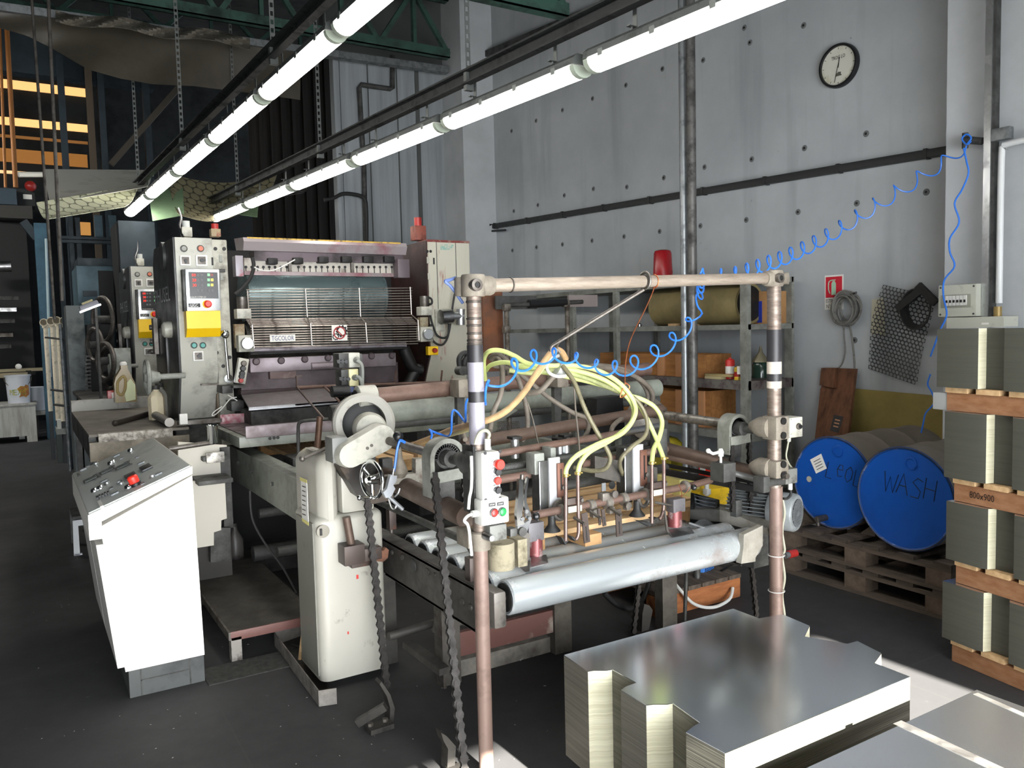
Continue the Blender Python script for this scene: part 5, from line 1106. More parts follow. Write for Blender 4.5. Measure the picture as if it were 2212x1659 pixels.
# control boxes on the left post
BYY = LY - .075
def station(corner, size, lab, nm):
    t = thing(nm, P(*corner, Y=BYY), lab, 'control box', None); return t
t = station((1058, 1090), 0, 'tall white push button box on the left post with four buttons', 'push_button_station')
c0 = P(1044, 978, Y=BYY); c1 = P(1083, 1083, Y=BYY)
M().bx(c0.x - .008, c1.x, BYY, BYY + .055, c1.z, c0.z, .008).obj('box', offw, t); M().bx(c0.x - .008, c1.x, BYY + .056, BYY + .07, c1.z - .006, c0.z + .006, .003).obj('back_plate', mat('grey gasket', '8a8b88', .6), t)
for px, py in ((1048, 979), (1080, 975), (1049, 1080), (1080, 1076)): M().lathe(P(px, py, Y=BYY), FW, [(.006, 0), (.006, .002)], 10).obj('corner_screw', blackp, t)
for py, m_, rr_, hh in ((1001, red, .018, .03), (1018, blackp, .0125, .016), (1037, red, .0135, .014), (1057, blackp, .0125, .018)):
    c = P(1070, py, Y=BYY); o = M().lathe(c, FW, [(.0165, 0), (.0165, .008), (.013, .009)], 20).obj('button_ring', alu, t); M().lathe(c + FW * .008, FW, [(rr_ * .7, 0), (rr_, hh * .6), (rr_, hh * .85), (rr_ * .85, hh)], 20).obj('button_head', m_, o)
M().cyl(P(1053, 948, Y=BYY + .03), P(1053, 972, Y=BYY + .03), .011, n=12).obj('cable_gland', offw, t)
M().tube([P(x, y, Y=BYY + .03) for x, y in ((1053, 950), (1057, 938), (1050, 930), (1038, 933), (1030, 945), (1026, 960))], .006, 8).obj('cable', mat('grey cable', '9b9a88', .5), t)
M().tube([P(x, y, Y=BYY + .03) for x, y in ((1018, 985), (1019, 1020), (1018, 1055), (1014, 1075), (1012, 1100))], .0055, 8).obj('cable', offw, t)
t = station((1070, 1130), 0, 'small white box on the left post with red and green buttons', 'push_button_station')
c0 = P(1039, 1081, Y=BYY - .005); c1 = P(1101, 1128, Y=BYY - .005); M().bx(c0.x, c1.x, BYY - .005, BYY + .05, c1.z, c0.z, .009).obj('box', offw, t)
for px, py, m_, tx in ((1066, 1107, redd, 'STOP'), (1084, 1105, green, 'START')):
    c = P(px, py, Y=BYY - .005); o = M().lathe(c, FW, [(.0155, 0), (.0155, .006), (.0125, .007)], 20).obj('button_ring', blackp, t); M().lathe(c + FW * .006, FW, [(.013, 0), (.013, .004), (.01, .006)], 20).obj('button_head', m_, o)
    q = P(px - 3, py - 17, Y=BYY - .006); o = M().box(q, (.026, .002, .012)).obj('name_tag', blackp, t); g = M(); text(g, tx, q + FW * .001, RT, UP, .005, .0006, width=.019); g.obj('tag_lettering', paper, o)
for px, py in ((1043, 1086), (1097, 1083), (1043, 1124), (1097, 1120)): M().lathe(P(px, py, Y=BYY - .005), FW, [(.003, 0), (.003, .001)], 8).obj('corner_screw', grey, t)
c = P(1036, 1108, Y=BYY + .02); M().cyl(c, c - RT * .03, .012, n=8).obj('cable_gland', offw, t)
M().tube([P(x, y, Y=BYY + .02) for x, y in ((1021, 1110), (1010, 1115), (1003, 1125), (1010, 1133), (1014, 1150), (1017, 1180), (1019, 1200))], .0055, 8).obj('cable', offw, t)
t = station((1075, 1160), 0, 'dirty grey limit switch below the white boxes on the left post', 'limit_switch')
c0 = P(1058, 1137, Y=BYY + .01); c1 = P(1096, 1165, Y=BYY + .01); M().bx(c0.x, c1.x, BYY + .01, BYY + .07, c1.z, c0.z, .006).obj('body', mat('dirty grey casting', '6f706c', .55, .2, '45443f', .35, 16), t)
g = M(); c = P(1104, 1148, Y=BYY + .03); g.box(c, (.03, .04, .03), .006).cyl(c, c + V((.03, -.02, 0)), .009, n=10).lathe(c + V((.03, -.02, -.0)), FW, [(.016, 0), (.016, .012)], 16); g.obj('roller_lever', dgrey, t)
g = M(); c = P(1082, 1200, Y=BYY + .1); g.cyl(c + UP * .05, c - UP * .045, .05, n=20).bx(c.x + .06, c.x + .1, c.y - .02, c.y + .04, c.z - .05, c.z + .05); g.obj('foam_stop', mat('dirty foam', '8d8671', .9, 0, '5c5645', .4, 14), t)
# white selector box and grey box at the right post
t = thing('selector_box', P(1715, 922, Y=RY - .03), 'yellowed white switch box beside the upper clamp of the right post', 'switch box')
c0 = P(1706, 903, Y=RY - .05); c1 = P(1734, 943, Y=RY - .05); M().bx(c0.x, c1.x, RY - .05, RY + .03, c1.z, c0.z, .005).obj('box', cream, t); M().bx(c0.x - .03, c0.x, RY - .03, RY + .03, c1.z + .01, c0.z - .005).obj('box_back', dgrey, t)
c = P(1724, 921, Y=RY - .051); o = M().lathe(c, FW, [(.014, 0), (.014, .008), (.008, .01)], 18).obj('knob_ring', dsteel, t); M().lathe(c + FW * .008, FW, [(.009, 0), (.009, .008)], 14).obj('knob', blackp, o)
for px, py in ((1709, 906), (1731, 909), (1709, 938), (1731, 940)): M().lathe(P(px, py, Y=RY - .051), FW, [(.0035, 0), (.0035, .001)], 8).obj('corner_screw', grey, t)
c = P(1704, 948, Y=RY); M().cyl(c + UP * .01, c - UP * .012, .009, n=8).obj('cable_gland', cream, t); M().tube([P(x, y, Y=RY) for x, y in ((1704, 950), (1701, 965), (1698, 985), (1703, 1000), (1710, 1010))], .004, 8).obj('cable', mat('grey cable', '9b9a88'), t)
t = thing('limit_switch', P(1708, 1028, Y=RY - .03), 'grey limit switch below the lower clamp of the right post', 'switch')
c0 = P(1698, 1015, Y=RY - .04); c1 = P(1723, 1043, Y=RY - .04); M().bx(c0.x, c1.x, RY - .04, RY + .02, c1.z, c0.z, .005).obj('body', mat('dirty grey casting', '6f706c'), t)
g = M(); c = P(1690, 1027, Y=RY - .04); g.box(c, (.03, .03, .04), .006).lathe(c, FW, [(.013, 0), (.013, .03)], 12); g.obj('switch_head', dsteel, t)
c = P(1707, 1048, Y=RY - .01); M().cyl(c + UP * .012, c - UP * .02, .01, n=8).obj('cable_gland', offw, t)
M().tube([P(x, y, Y=RY - .01) for x, y in ((1707, 1055), (1708, 1068), (1700, 1077), (1692, 1077))], .006, 8).obj('cable', rubber, t)
M().tube([(RX + .055, RY - .01, zr(y)) if i % 2 else (RX + .05, RY, zr(y)) for i, y in enumerate((1075, 1110, 1150, 1190, 1205, 1250, 1290, 1340, 1400))], .006, 8).obj('post_cable', mat('grey cable', '9b9a88'), label='grey cable tied down the right post', cat='cable')
g = M()
for py in (1199, 1276): g.ring((RX + .012, RY, zr(py)), UP, .034, .002, 20, 6)
for py in (1199, 1276): M().ring((RX + .012, RY, zr(py)), UP, .036, .0022, 20, 6).obj('cable_tie', offw, label='%s pale cable tie around the right post' % ('upper' if py < 1250 else 'lower'), cat='cable tie')
# electric motor
mt = thing('electric_motor', P(1700, 1105, X=2.98), 'grey finned electric motor with round fan grille behind the right post', 'motor')
e = P(1722, 1108, Y=2.5); ax = V((.35, -1, 0)).normalized(); mg = mat('worn blue grey motor', '8b9092', .45, .3, '5f6364', .3, 10, .3, .05)
fanc = e; body0 = e - ax * .32
g = M(); g.lathe(fanc, -ax, [(.05, -.0), (.083, 0), (.09, .01), (.09, .12), (.086, .125)], 34); g.obj('fan_cover', mg, mt)
M().cyl(fanc - ax * .12, body0, .07, n=28).obj('motor_body', dgrey, mt)
u, v_, d = basis(ax)
g = M()
for i in range(30):
    a = 2 * math.pi * i / 30; q = (u * math.cos(a) + v_ * math.sin(a)); g.bar(fanc - ax * .125 + q * .076, body0 + q * .076, .004, .024, q)
g.obj('cooling_fins', mg, mt); mt.children[-1]['kind'] = 'stuff'
M().lathe(fanc + ax * .001, ax, [(.066, 0), (.066, .0015)], 28).obj('grille_dark', black, mt)
g = M()
for i in range(-5, 6):
    k = i * .012; L = math.sqrt(max(0, .066 ** 2 - k * k)); g.bar(fanc + ax * .004 + u * k - v_ * L, fanc + ax * .004 + u * k + v_ * L, .003, .003, ax); g.bar(fanc + ax * .004 + v_ * k - u * L, fanc + ax * .004 + v_ * k + u * L, .003, .003, ax)
g.lathe(fanc + ax * .003, ax, [(.014, 0), (.014, .004)], 14); g.obj('fan_grille', galv, mt)
M().bx(RX + .0, 3.0, 2.62, 2.82, .52, .6).obj('motor_bracket', dgrey, mt)
M().box(fanc - ax * .2 + UP * .08, (.08, .08, .04), .006).obj('terminal_box', dgrey, mt)
# yellow housing behind the conveyor
t = thing('yellow_box', P(1550, 1080, Y=3.0), 'yellow machine box behind the right end of the suction bar', 'box')
a = P(1500, 1050, Y=3.0); b = P(1592, 1110, Y=3.0); M().bx(P(1508, 1060, Y=3.0).x, b.x, 3.0, 3.25, b.z, P(1580, 1050, Y=3.0).z, .006).obj('body', mat('dirty yellow enamel', 'd9b515', .45, 0, '8d7712', .3, 8, .3), t); M().bx(P(1468, 1035, Y=3.05).x, P(1512, 1050, Y=3.05).x, 3.05, 3.25, a.z - .1, P(1490, 1033, Y=3.05).z, .004).obj('side_block', mat('pale yellow enamel', 'd8cf84', .5), t)
M().bx(hx + .1, P(1592, 1110, Y=3.0).x, 3.02, 3.2, .45, b.z).obj('box_foot', dgrey, t)
g = M(); c = P(1527, 1062, Y=2.95); g.cyl(c + UP * .06, c - UP * .02, .012, n=10).box(c, (.03, .03, .03), .004); g.obj('white_plug', offw, t)
# blue pump on a brown pallet
t = thing('pallet', P(1480, 1330, Z=0), 'short orange brown wooden block pallet under the blue pump', 'pallet')
cnr = [P(1420, 1338, Z=0), P(1602, 1290, Z=0)]; om = mat('orange brown timber', 'a3663a', .7, 0, '6b3d20', .35, 5, .4, .2, stretch=(1, 3, 6))
X0, X1 = cnr[0].x, cnr[1].x; Yf = (cnr[0].y + cnr[1].y) / 2
M().bx(X0, X1, Yf, Yf + .1, 0, .12, .012).obj('front_beam', om, t); M().bx(X0, X1, Yf + .5, Yf + .6, 0, .12, .012).obj('rear_beam', om, t)
for i in range(6): x = X0 + (X1 - X0) * i / 6; M().bx(x + .005, x + (X1 - X0) / 6 - .008, Yf - .01, Yf + .62, .12, .145, .003).obj('board', woodg, t)
t = thing('blue_pump', P(1530, 1245, Z=.145), 'blue electric pump with black fan grille standing on the orange brown pallet', 'pump')
bc = P(1531, 1236, Y=Yf + .14); ax = V((.25, -1, 0)).normalized(); bm_ = mat('bright blue motor paint', '4a86d8', .4, 0, '2f5fa5', .2, 8); u, v_, d = basis(ax)
M().lathe(bc, -ax, [(.05, 0), (.062, 0), (.066, .01), (.066, .09), (.05, .1), (.05, .26)], 28).obj('motor', bm_, t)
g = M(); g.lathe(bc + ax * .001, ax, [(.05, 0), (.05, .001)], 24); gm = g.obj('grille', black, t); g = M()
for i in range(-4, 5):
    k = i * .011; L = math.sqrt(max(0, .05 ** 2 - k * k)); g.bar(bc + ax * .003 + u * k - v_ * L, bc + ax * .003 + u * k + v_ * L, .002, .002, ax); g.bar(bc + ax * .003 + v_ * k - u * L, bc + ax * .003 + v_ * k + u * L, .002, .002, ax)
g.obj('grille_wires', bm_, gm)
M().box(bc - ax * .12 - UP * (bc.z - .145) / 2, (.12, .16, bc.z - .145), .006).obj('pump_foot', bm_, t); M().cyl(P(1505, 1215, Y=Yf + .1), P(1507, 1275, Y=Yf + .06), .02, n=12).obj('black_pipe', dgrey, t)
M().box(P(1430, 1255, Y=Yf + .3), (.08, .06, .08), .01).obj('pump_head', bm_, t)
g = M(); g.tube([P(1450, 1250, Y=Yf + .05), P(1470, 1275, Y=Yf - .02), P(1500, 1305, Y=Yf - .06), P(1540, 1312, Y=Yf - .08), P(1575, 1295, Y=Yf - .06), P(1583, 1270, Y=Yf - .02)], .009, 8); g.obj('white_cable', offw, label='white cable drooping in front of the orange brown pallet', cat='cable')
g = M(); g.tube([P(1548, 1240, Y=Yf + .2), P(1580, 1222, Y=3.2), P(1640, 1214, Y=3.1), P(1690, 1206, Y=3.0)], .008, 8); g.obj('grey_cable', dgrey, label='dark cable from the blue pump to the red plug', cat='cable')
c = P(1703, 1198, Y=2.98); g = M(); g.cyl(c - RT * .03, c, .018, n=12); o = thing('plug', c, 'red and grey cable plug on the floor cable behind the right post', 'plug'); g.obj('grey_half', galv, o); M().cyl(c, c + RT * .06, .022, n=12).obj('red_half', redd, o)
# ------------------------------------------------------------------ hoses and air lines
def hose(nm, pts, r, m_, lab, cat='hose', group=None, n=12, ribs=0, k=7):
    """pts: (px, py, Y)"""
    return M().tube([P(x, y, Y=Y) for x, y, Y in pts], r, n, k, ribs=ribs).obj(nm, m_, label=lab, cat=cat, group=group)
limeh = mat('lime air hose', 'ccd88a', .42, 0, 'a9b56a', .2, 6, .3)
limeb = mat('dirty lime air hose', 'a5ad72', .5, 0, '4d4a34', .4, 6, .35)
brownh = mat('tan cloth hose', 'b8976c', .55, 0, '7d6347', .35, 6, .3)
ribh = mat('olive ribbed conduit', '6f6a52', .45, .1, '4a4638', .3, 14)
greyh = mat('grey brown hose', '6e665c', .55, 0, '453f38', .4, 8, .3)
G1 = 'lime green air hoses of the suction bar'
HY = 2.72
hose('air_hose', [(1048, 820, 3.3), (1045, 780, 3.2), (1055, 760, 3.1), (1080, 757, 3.05), (1110, 768, 3.0), (1140, 785, 2.95), (1180, 790, 2.9), (1240, 790, 2.85), (1290, 800, 2.8), (1335, 825, 2.78), (1365, 860, 2.76), (1372, 895, 2.74), (1345, 935, 2.72), (1290, 960, 2.7), (1245, 985, 2.7), (1225, 1010, 2.7), (1222, 1030, 2.7)], .0105, limeh, 'lime air hose ending on the leftmost suction pipe', group=G1)
hose('air_hose', [(1050, 800, 3.3), (1062, 788, 3.2), (1095, 783, 3.1), (1140, 797, 3.0), (1190, 797, 2.92), (1240, 800, 2.87), (1300, 818, 2.82), (1345, 848, 2.79), (1368, 880, 2.77), (1362, 915, 2.74), (1320, 950, 2.72), (1275, 975, 2.7), (1254, 1000, 2.7), (1248, 1026, 2.7)], .0105, limeh, 'lime air hose ending on the second suction pipe from the left', group=G1)
hose('air_hose', [(1110, 790, 3.05), (1160, 790, 2.98), (1215, 795, 2.9), (1280, 815, 2.86), (1340, 842, 2.83), (1375, 868, 2.82), (1395, 900, 2.8), (1412, 935, 2.78), (1424, 965, 2.74), (1434, 992, 2.7)], .0105, limeh, 'lime air hose ending on the rightmost suction pipe', group=G1)
hose('air_hose', [(1120, 800, 3.05), (1180, 805, 2.96), (1230, 815, 2.92), (1300, 832, 2.88), (1350, 852, 2.86), (1385, 862, 2.84), (1415, 880, 2.82), (1430, 910, 2.8), (1424, 945, 2.77), (1412, 970, 2.74), (1408, 1002, 2.7)], .0105, limeh, 'lime air hose crossing another above the right suction pipes', group=G1)
hose('bundle_hose', [(1100, 800, 3.0), (1150, 806, 2.95), (1200, 800, 2.9), (1260, 815, 2.86), (1310, 835, 2.82), (1348, 852, 2.8)], .0105, limeb, 'grimy lime hose low in the taped bundle above the bar')
for x, y in ((1222, 1027), (1248, 1022), (1408, 1000), (1434, 990)):
    c = P(x, y, Y=2.7); g = M(); g.lathe(c - UP * .006, UP, [(.0125, 0), (.0135, .002), (.0135, .01), (.0125, .012)], 18).cyl(c, c + V((.02, -.006, 0)), .003, n=8)
    g.obj('hose_clamp', brass if False else mat('brass clamp', 'c7b06a', .35, .8), label='brass hose clip on the %s suction pipe' % {1222: 'leftmost', 1248: 'second', 1408: 'third', 1434: 'rightmost'}[x], cat='hose clip', group='brass hose clips')
hose('cloth_hose', [(880, 965, 3.3), (935, 945, 3.1), (985, 925, 2.9), (1040, 912, 2.62), (1090, 890, 2.6), (1130, 850, 2.62), (1160, 805, 2.66), (1185, 768, 2.68), (1200, 756, 2.7), (1213, 760, 2.72), (1222, 775, 2.76)], .0125, brownh, 'tan cloth covered hose sweeping in front of the left post')
hose('cloth_hose', [(900, 960, 3.3), (950, 945, 3.1), (1010, 928, 2.8), (1060, 905, 2.62), (1110, 872, 2.61), (1145, 830, 2.64), (1180, 785, 2.7)], .009, mat('pale yellow hose', 'cfc18d', .5), 'pale yellow hose running along the tan cloth hose')
hose('ribbed_conduit', [(1215, 790, 2.85), (1240, 825, 2.8), (1262, 880, 2.76), (1285, 925, 2.74), (1308, 965, 2.73), (1318, 990, 2.73), (1308, 1012, 2.75), (1280, 1017, 2.8), (1240, 1010, 2.88)], .0095, ribh, 'olive ribbed conduit looping down to the middle of the suction bar', ribs=1, k=14)
hose('ribbed_conduit', [(1355, 850, 2.8), (1380, 870, 2.78), (1397, 905, 2.76), (1394, 940, 2.75), (1365, 965, 2.75), (1342, 990, 2.77), (1340, 1010, 2.8), (1348, 1030, 2.85)], .009, ribh, 'olive ribbed conduit curling beside the right slide plate', ribs=1, k=14)
for i, (pts, lab, r_) in enumerate((
    ([(1062, 790, 3.25), (1075, 775, 3.2), (1085, 800, 3.15), (1082, 850, 3.1), (1066, 890, 3.1), (1058, 930, 3.05)], 'grey brown hose dropping just right of the left post', .012),
    ([(1058, 775, 3.3), (1075, 765, 3.25), (1100, 785, 3.2), (1120, 820, 3.2), (1135, 870, 3.2), (1140, 920, 3.2), (1128, 955, 3.2)], 'grey brown hose bowing down left of the tube hangers', .012),
    ([(1065, 790, 3.3), (1110, 800, 3.25), (1150, 830, 3.2), (1190, 862, 3.15), (1235, 890, 3.1), (1268, 905, 3.05), (1270, 930, 3.02), (1255, 955, 3.0)], 'grey brown hose crossing behind the tan cloth hose', .011),
    ([(1250, 795, 3.1), (1300, 790, 3.15), (1350, 800, 3.2), (1385, 825, 3.25), (1400, 855, 3.25), (1395, 880, 3.25)], 'grey hose arching behind the blue coils on the right', .012),
    ([(1250, 800, 3.1), (1310, 795, 3.15), (1370, 812, 3.2), (1408, 845, 3.22), (1405, 880, 3.22), (1385, 895, 3.22), (1350, 900, 3.2), (1325, 920, 3.1), (1320, 940, 3.1)], 'long grey hose curling down to the hub plate', .012),
    ([(1140, 850, 3.0), (1165, 845, 2.95), (1185, 825, 2.92), (1200, 810, 2.9), (1230, 800, 2.9)], 'dark hose tucked under the taped bundle', .013),
    ([(1240, 830, 2.95), (1243, 880, 2.94), (1250, 950, 2.92), (1253, 1000, 2.9)], 'thin dark wire hanging down the middle of the suction group', .004),
    ([(1140, 870, 3.1), (1152, 910, 3.1), (1163, 960, 3.08)], 'thin dark wire hanging left of the hanger arm', .003),
    ([(1022, 880, 3.2), (1000, 920, 3.0), (1005, 950, 2.9)], 'short grey hose behind the left post', .01))):
    hose('grey_hose', pts, r_, greyh, lab, group='grey brown hoses behind the posts')
# tape around the bundle and the white loop, hook and strap
c = P(1211, 795, Y=2.88); M().lathe(c - RT * .02, (1, 0, -.5), [(.028, 0), (.03, .004), (.029, .035), (.027, .04)], 18).obj('tape_wrap', mat('silver tape', 'b9bdbb', .35, .4, '8c908e', .3, 20), label='silver tape wrapped around the hose bundle', cat='tape')
g = M(); g.tube([P(x, y, Y=2.8) for x, y in ((1207, 768, ), (1190, 775), (1181, 790), (1186, 805), (1203, 813), (1222, 812))], .007, 10); g.obj('white_loop', offw, label='white plastic loop around the hose bundle', cat='loop')
g = M(); a = P(1393, 606, Y=LY); g.ring(a, RT, .032, .006, 24, 8); g.cyl(P(1391, 625, Y=LY), P(1207, 738, Y=2.66), .0075, n=10); b = P(1207, 738, Y=2.66)
g.tube([b, P(1192, 748, Y=2.68), P(1189, 760, Y=2.68), P(1195, 765, Y=2.68)], .006, 8).tube([b, P(1203, 750, Y=2.69), P(1209, 762, Y=2.69)], .006, 8); g.obj('hook_rod', dsteel, label='steel hook rod hanging from the cross bar down to the hoses', cat='hook')
g = M(); g.tube([P(x, y, Y=Y) for x, y, Y in ((1413, 605, 2.42), (1412, 625, 2.44), (1395, 665, 2.52), (1375, 705, 2.6), (1360, 740, 2.68), (1352, 780, 2.74), (1350, 826, 2.78))], .0026, 6)
g.ring(P(1413, 608, Y=LY), RT, .026, .0025, 20, 6); g.tube([P(x, y, Y=2.77) for x, y in ((1350, 826), (1360, 835), (1352, 852), (1340, 858), (1345, 840), (1352, 828))], .003, 6); g.obj('copper_wire', mat('copper wire', 'b06a45', .35, .8), label='copper wire tied from the cross bar to the lime hoses', cat='wire')
# blue coiled air line from the wall to the machine
bluec = mat('blue coil hose', '2f74d8', .3, 0, '2460ba', .2, 20)
keys = [(922, 955, 3.0, 16), (960, 925, 2.95, 20), (1010, 885, 2.75, 20), (1062, 840, 2.42, 20), (1110, 795, 2.45, 20), (1160, 772, 2.55, 18), (1205, 768, 2.62, 15), (1240, 775, 2.66, 14), (1270, 782, 2.7, 14), (1300, 795, 2.74, 14), (1330, 795, 2.78, 16), (1365, 790, 2.82, 20), (1405, 770, 2.85, 20), (1440, 745, 2.88, 18), (1470, 720, 2.9, 16), (1495, 690, 2.92, 14), (1508, 660, 2.9, 14), (1512, 630, 2.8, 14), (1515, 605, 2.55, 14)]
def coil(keys, per, nm, lab, lf=.8, r_=.0045):
    pts = []
    P0 = catmull([P(x, y, Y=Y) for x, y, Y, q in keys], 40); n = len(P0); amp = catmull([V((q, 0, 0)) for x, y, Y, q in keys], 40)
    L = [0]
    for i in range(1, n): L.append(L[-1] + (P0[i] - P0[i - 1]).length)
    out = []; total = L[-1]; turns = per; steps = int(turns * 18); j = 0
    for s_ in range(steps + 1):
        l = total * s_ / steps
        while j < n - 2 and L[j + 1] < l: j += 1
        f_ = (l - L[j]) / max(1e-6, L[j + 1] - L[j]); c = P0[j].lerp(P0[j + 1], f_); d = (P0[j + 1] - P0[j]).normalized()
        A = PXW(amp[min(n - 1, j)].x, c); side = d.cross(UP).normalized(); up = side.cross(d); th = 2 * math.pi * turns * s_ / steps
        out.append(c + up * math.sin(th) * A + side * math.cos(th) * A * .5 + d * math.cos(th) * A * lf)
    return M().tube(out, r_, 8, 0).obj(nm, bluec, label=lab, cat='air hose')
coil(keys, 18, 'coiled_air_hose', 'blue coiled air hose draped from the feeder up to the cross bar', .85)
k2 = [(1505, 592, 2.6, 14), (1540, 595, 2.62, 13), (1590, 590, 2.7, 14), (1650, 572, 2.85, 16), (1720, 545, 3.0, 16), (1800, 502, 3.1, 16), (1880, 450, 3.08, 16), (1960, 400, 2.98, 16), (2030, 355, 2.85, 14), (2085, 318, 2.73, 12)]
coil(k2, 17, 'coiled_air_hose', 'long blue coiled air hose stretched from the cross bar to the right pilaster', .26)
M().tube([P(x, y, X=4.88) for x, y in ((2090, 310), (2098, 298), (2088, 290), (2078, 300), (2088, 312), (2098, 305))], .005, 8, closed=False).obj('hose_knot', bluec, label='knot of blue hose at the wall bracket on the pilaster', cat='air hose')
M().tube([P(x, y, X=4.8) for x, y in ((2082, 320), (2088, 350), (2092, 375), (2078, 410), (2062, 440), (2072, 480), (2052, 515), (2052, 545), (2062, 575), (2040, 605), (2038, 640), (2045, 680), (2030, 715), (2010, 770))], .0055, 8).obj('blue_air_line', bluec, label='loose blue air line hanging down the right pilaster past the breaker box', cat='air hose')
M().tube([P(x, y, X=4.7) for x, y in ((2010, 808), (2004, 830), (2013, 848), (2018, 870), (2000, 892), (1995, 912), (1990, 935))], .005, 8).obj('blue_air_line', bluec, label='short blue air line end beside the yellow board', cat='air hose')
# air gun hanging on its blue line
t = thing('air_gun', P(850, 1060, Y=3.0), 'silver air blow gun hanging on a short blue line by the hand wheel', 'air gun')
M().tube([P(x, y, Y=3.0) for x, y in ((862, 952), (868, 952), (875, 956))], .006, 8).obj('blue_line', bluec, t); M().tube([P(x, y, Y=3.0) for x, y in ((863, 953), (858, 970), (854, 1000), (851, 1018))], .0052, 8).obj('blue_line', bluec, t)
g = M(); g.cyl(P(851, 1012, Y=3.0), P(848, 1028, Y=3.0), .006, n=10); g.obj('fitting', steel, t)
silv = mat('silver gun body', 'a9adb3', .35, .6)
g = M(); g.prism([P(x, y, Y=2.99) for x, y in ((844, 1026), (858, 1028), (856, 1040), (850, 1048), (854, 1056), (846, 1072), (834, 1076), (828, 1064), (836, 1056), (840, 1040))], (0, .024, 0)); g.obj('gun_body', silv, t)
M().cyl(P(830, 1064, Y=3.0), P(870, 1100, Y=3.0), .008, n=10).obj('nozzle', silv, t); g = M(); g.tube([P(x, y, Y=3.0) for x, y in ((864, 1055), (860, 1066), (852, 1074))], .004, 6).tube([P(x, y, Y=3.0) for x, y in ((840, 1078), (846, 1096), (853, 1099), (857, 1090))], .004, 6); g.obj('trigger', steel, t)
# ------------------------------------------------------------------ console, steps, walkway
CYF2, CYB2 = 3.86, 5.08
cn = thing('control_console', (.5, 4.4, 0), 'white control console with a sloping grey desk of switches at the left', 'console')
cA = P(190, 1113, Y=CYF2); cB = P(415, 1007, Y=CYF2); bl_ = P(272, 1455, Y=CYF2); br_ = P(443, 1415, Y=CYF2)
fl_ = P(278, 1525, Y=CYF2); fr_ = P(447, 1483, Y=CYF2)
cwh = mat('console white enamel', 'f0eee8', .4, 0, 'c9c6bd', .06, 5, .15)
zB = (bl_.z + br_.z) / 2
body = [V((cA.x + .045, 0, cA.z - .06)), V((cB.x - .0, 0, cB.z - .045)), V((br_.x, 0, zB)), V((bl_.x, 0, zB))]
M().prism([V((p.x, CYF2 + .012, p.z)) for p in body], (0, CYB2 - CYF2 - .024, 0)).obj('body', cwh, cn)
n = (cB - cA).normalized(); up = V((-n.z, 0, n.x))
lid = [cA + up * .0, cB + up * .0, cB - UP * .035 , cA + V((.05, 0, -.035)), cA + V((.05, 0, -.11)), cA + V((0, 0, -.11))]
M().prism([V((p.x, CYF2, p.z)) for p in lid], (0, CYB2 - CYF2, 0)).obj('lid', cwh, cn)
dk = mat('grey console desk', '9ca19e', .42, .2, '8a8f8c', .2, 3)
L_ = (cB - cA).length; dkm = M().box((cA + cB) / 2 + V((0, (CYB2 - CYF2) / 2, 0)) + up * .003, (L_ - .01, CYB2 - CYF2 - .02, .008), .002, 0, (n, V((0, 1, 0)), up)).obj('desk_panel', dk, cn)
M().bx(bl_.x + .012, br_.x - .004, CYF2 + .012, CYB2 - .02, 0, zB).obj('plinth', mat('grey plinth', '4b4e4d', .6, 0, '3e4041', .3, 5), cn)
g = M(); q0, q1 = fl_.x + .055, fr_.x - .07
for x in (q0, q1): g.bx(x, x + .006, CYF2 + .009, CYF2 + .013, .002, zB)
g.bx(q0, q1, CYF2 + .009, CYF2 + .013, .068, .073); g.obj('plinth_grooves', dgrey, cn)
# knee side door panels on the left face
def door(y0, y1, off, z0f, z1f):
    a = body[0]; b = body[3]; t_ = lambda f: V((a.x + (b.x - a.x) * f - off, 0, a.z + (b.z - a.z) * f))
    p0, p1 = t_(z0f), t_(z1f)
    return M().prism([V((p0.x, y0, p0.z)), V((p1.x, y0, p1.z)), V((p1.x + .03, y0, p1.z)), V((p0.x + .03, y0, p0.z))], (0, y1 - y0, 0))
door(CYF2 + .02, CYF2 + .58, .028, .12, .97).obj('cabinet_door', mat('grey white door', 'd5d5d0', .45), cn); door(CYF2 + .60, CYB2 - .04, .028, .12, .97).obj('cabinet_door', MATS['grey white door'], cn)
def desk(fx, fy, h=0): return V((cA.x, CYF2, cA.z)) + n * (L_ * fx) + V((0, (CYB2 - CYF2) * fy, 0)) + up * (.007 + h)
def dpx(px, py, h=0):
    q = PL(px, py, cA + up * .007, up); return q + up * h
ax3 = (n, V((0, 1, 0)), up)
# switches and instruments on the desk
gls = mat('meter glass', '5c6462', .12, 0)
for px, py in ((232, 1018), (197, 1036), (265, 1008)):
    c = dpx(px, py, .002); o = M().box(c, (.075, .09, .006), .002, 0, ax3).obj('meter', dgrey, dkm); M().box(c + up * .004, (.06, .07, .004), 0, 0, ax3).obj('meter_face', gls, o)
    for k in (-1, 1): M().box(c + V((0, k * .06, 0)) + n * .03, (.03, .02, .008), .001, 0, ax3).obj('meter_tab', dgrey, dkm)
for px, py in ((316, 1012), (283, 1030)): c = dpx(px, py, .004); M().box(c, (.05, .12, .012), .001, 0, ax3).obj('display', screen, dkm)
c = dpx(294, 1048, .0); M().lathe(c, up, [(.026, 0), (.026, .012), (.02, .014)], 20).obj('stop_base', blackp, dkm); M().lathe(c + up * .012, up, [(.021, 0), (.023, .012), (.023, .03), (.017, .036)], 20).obj('stop_button', red, dkm)
spots = [(283, 975), (296, 988), (305, 1001), (208, 1003), (240, 1003), (263, 990), (180, 1015), (232, 1045), (218, 1056), (240, 1055), (248, 1067), (263, 1046), (205, 1062), (212, 1072), (342, 1025), (330, 1030), (278, 1055), (308, 1045), (225, 1040), (258, 1043), (245, 1000), (190, 1008), (252, 985)]
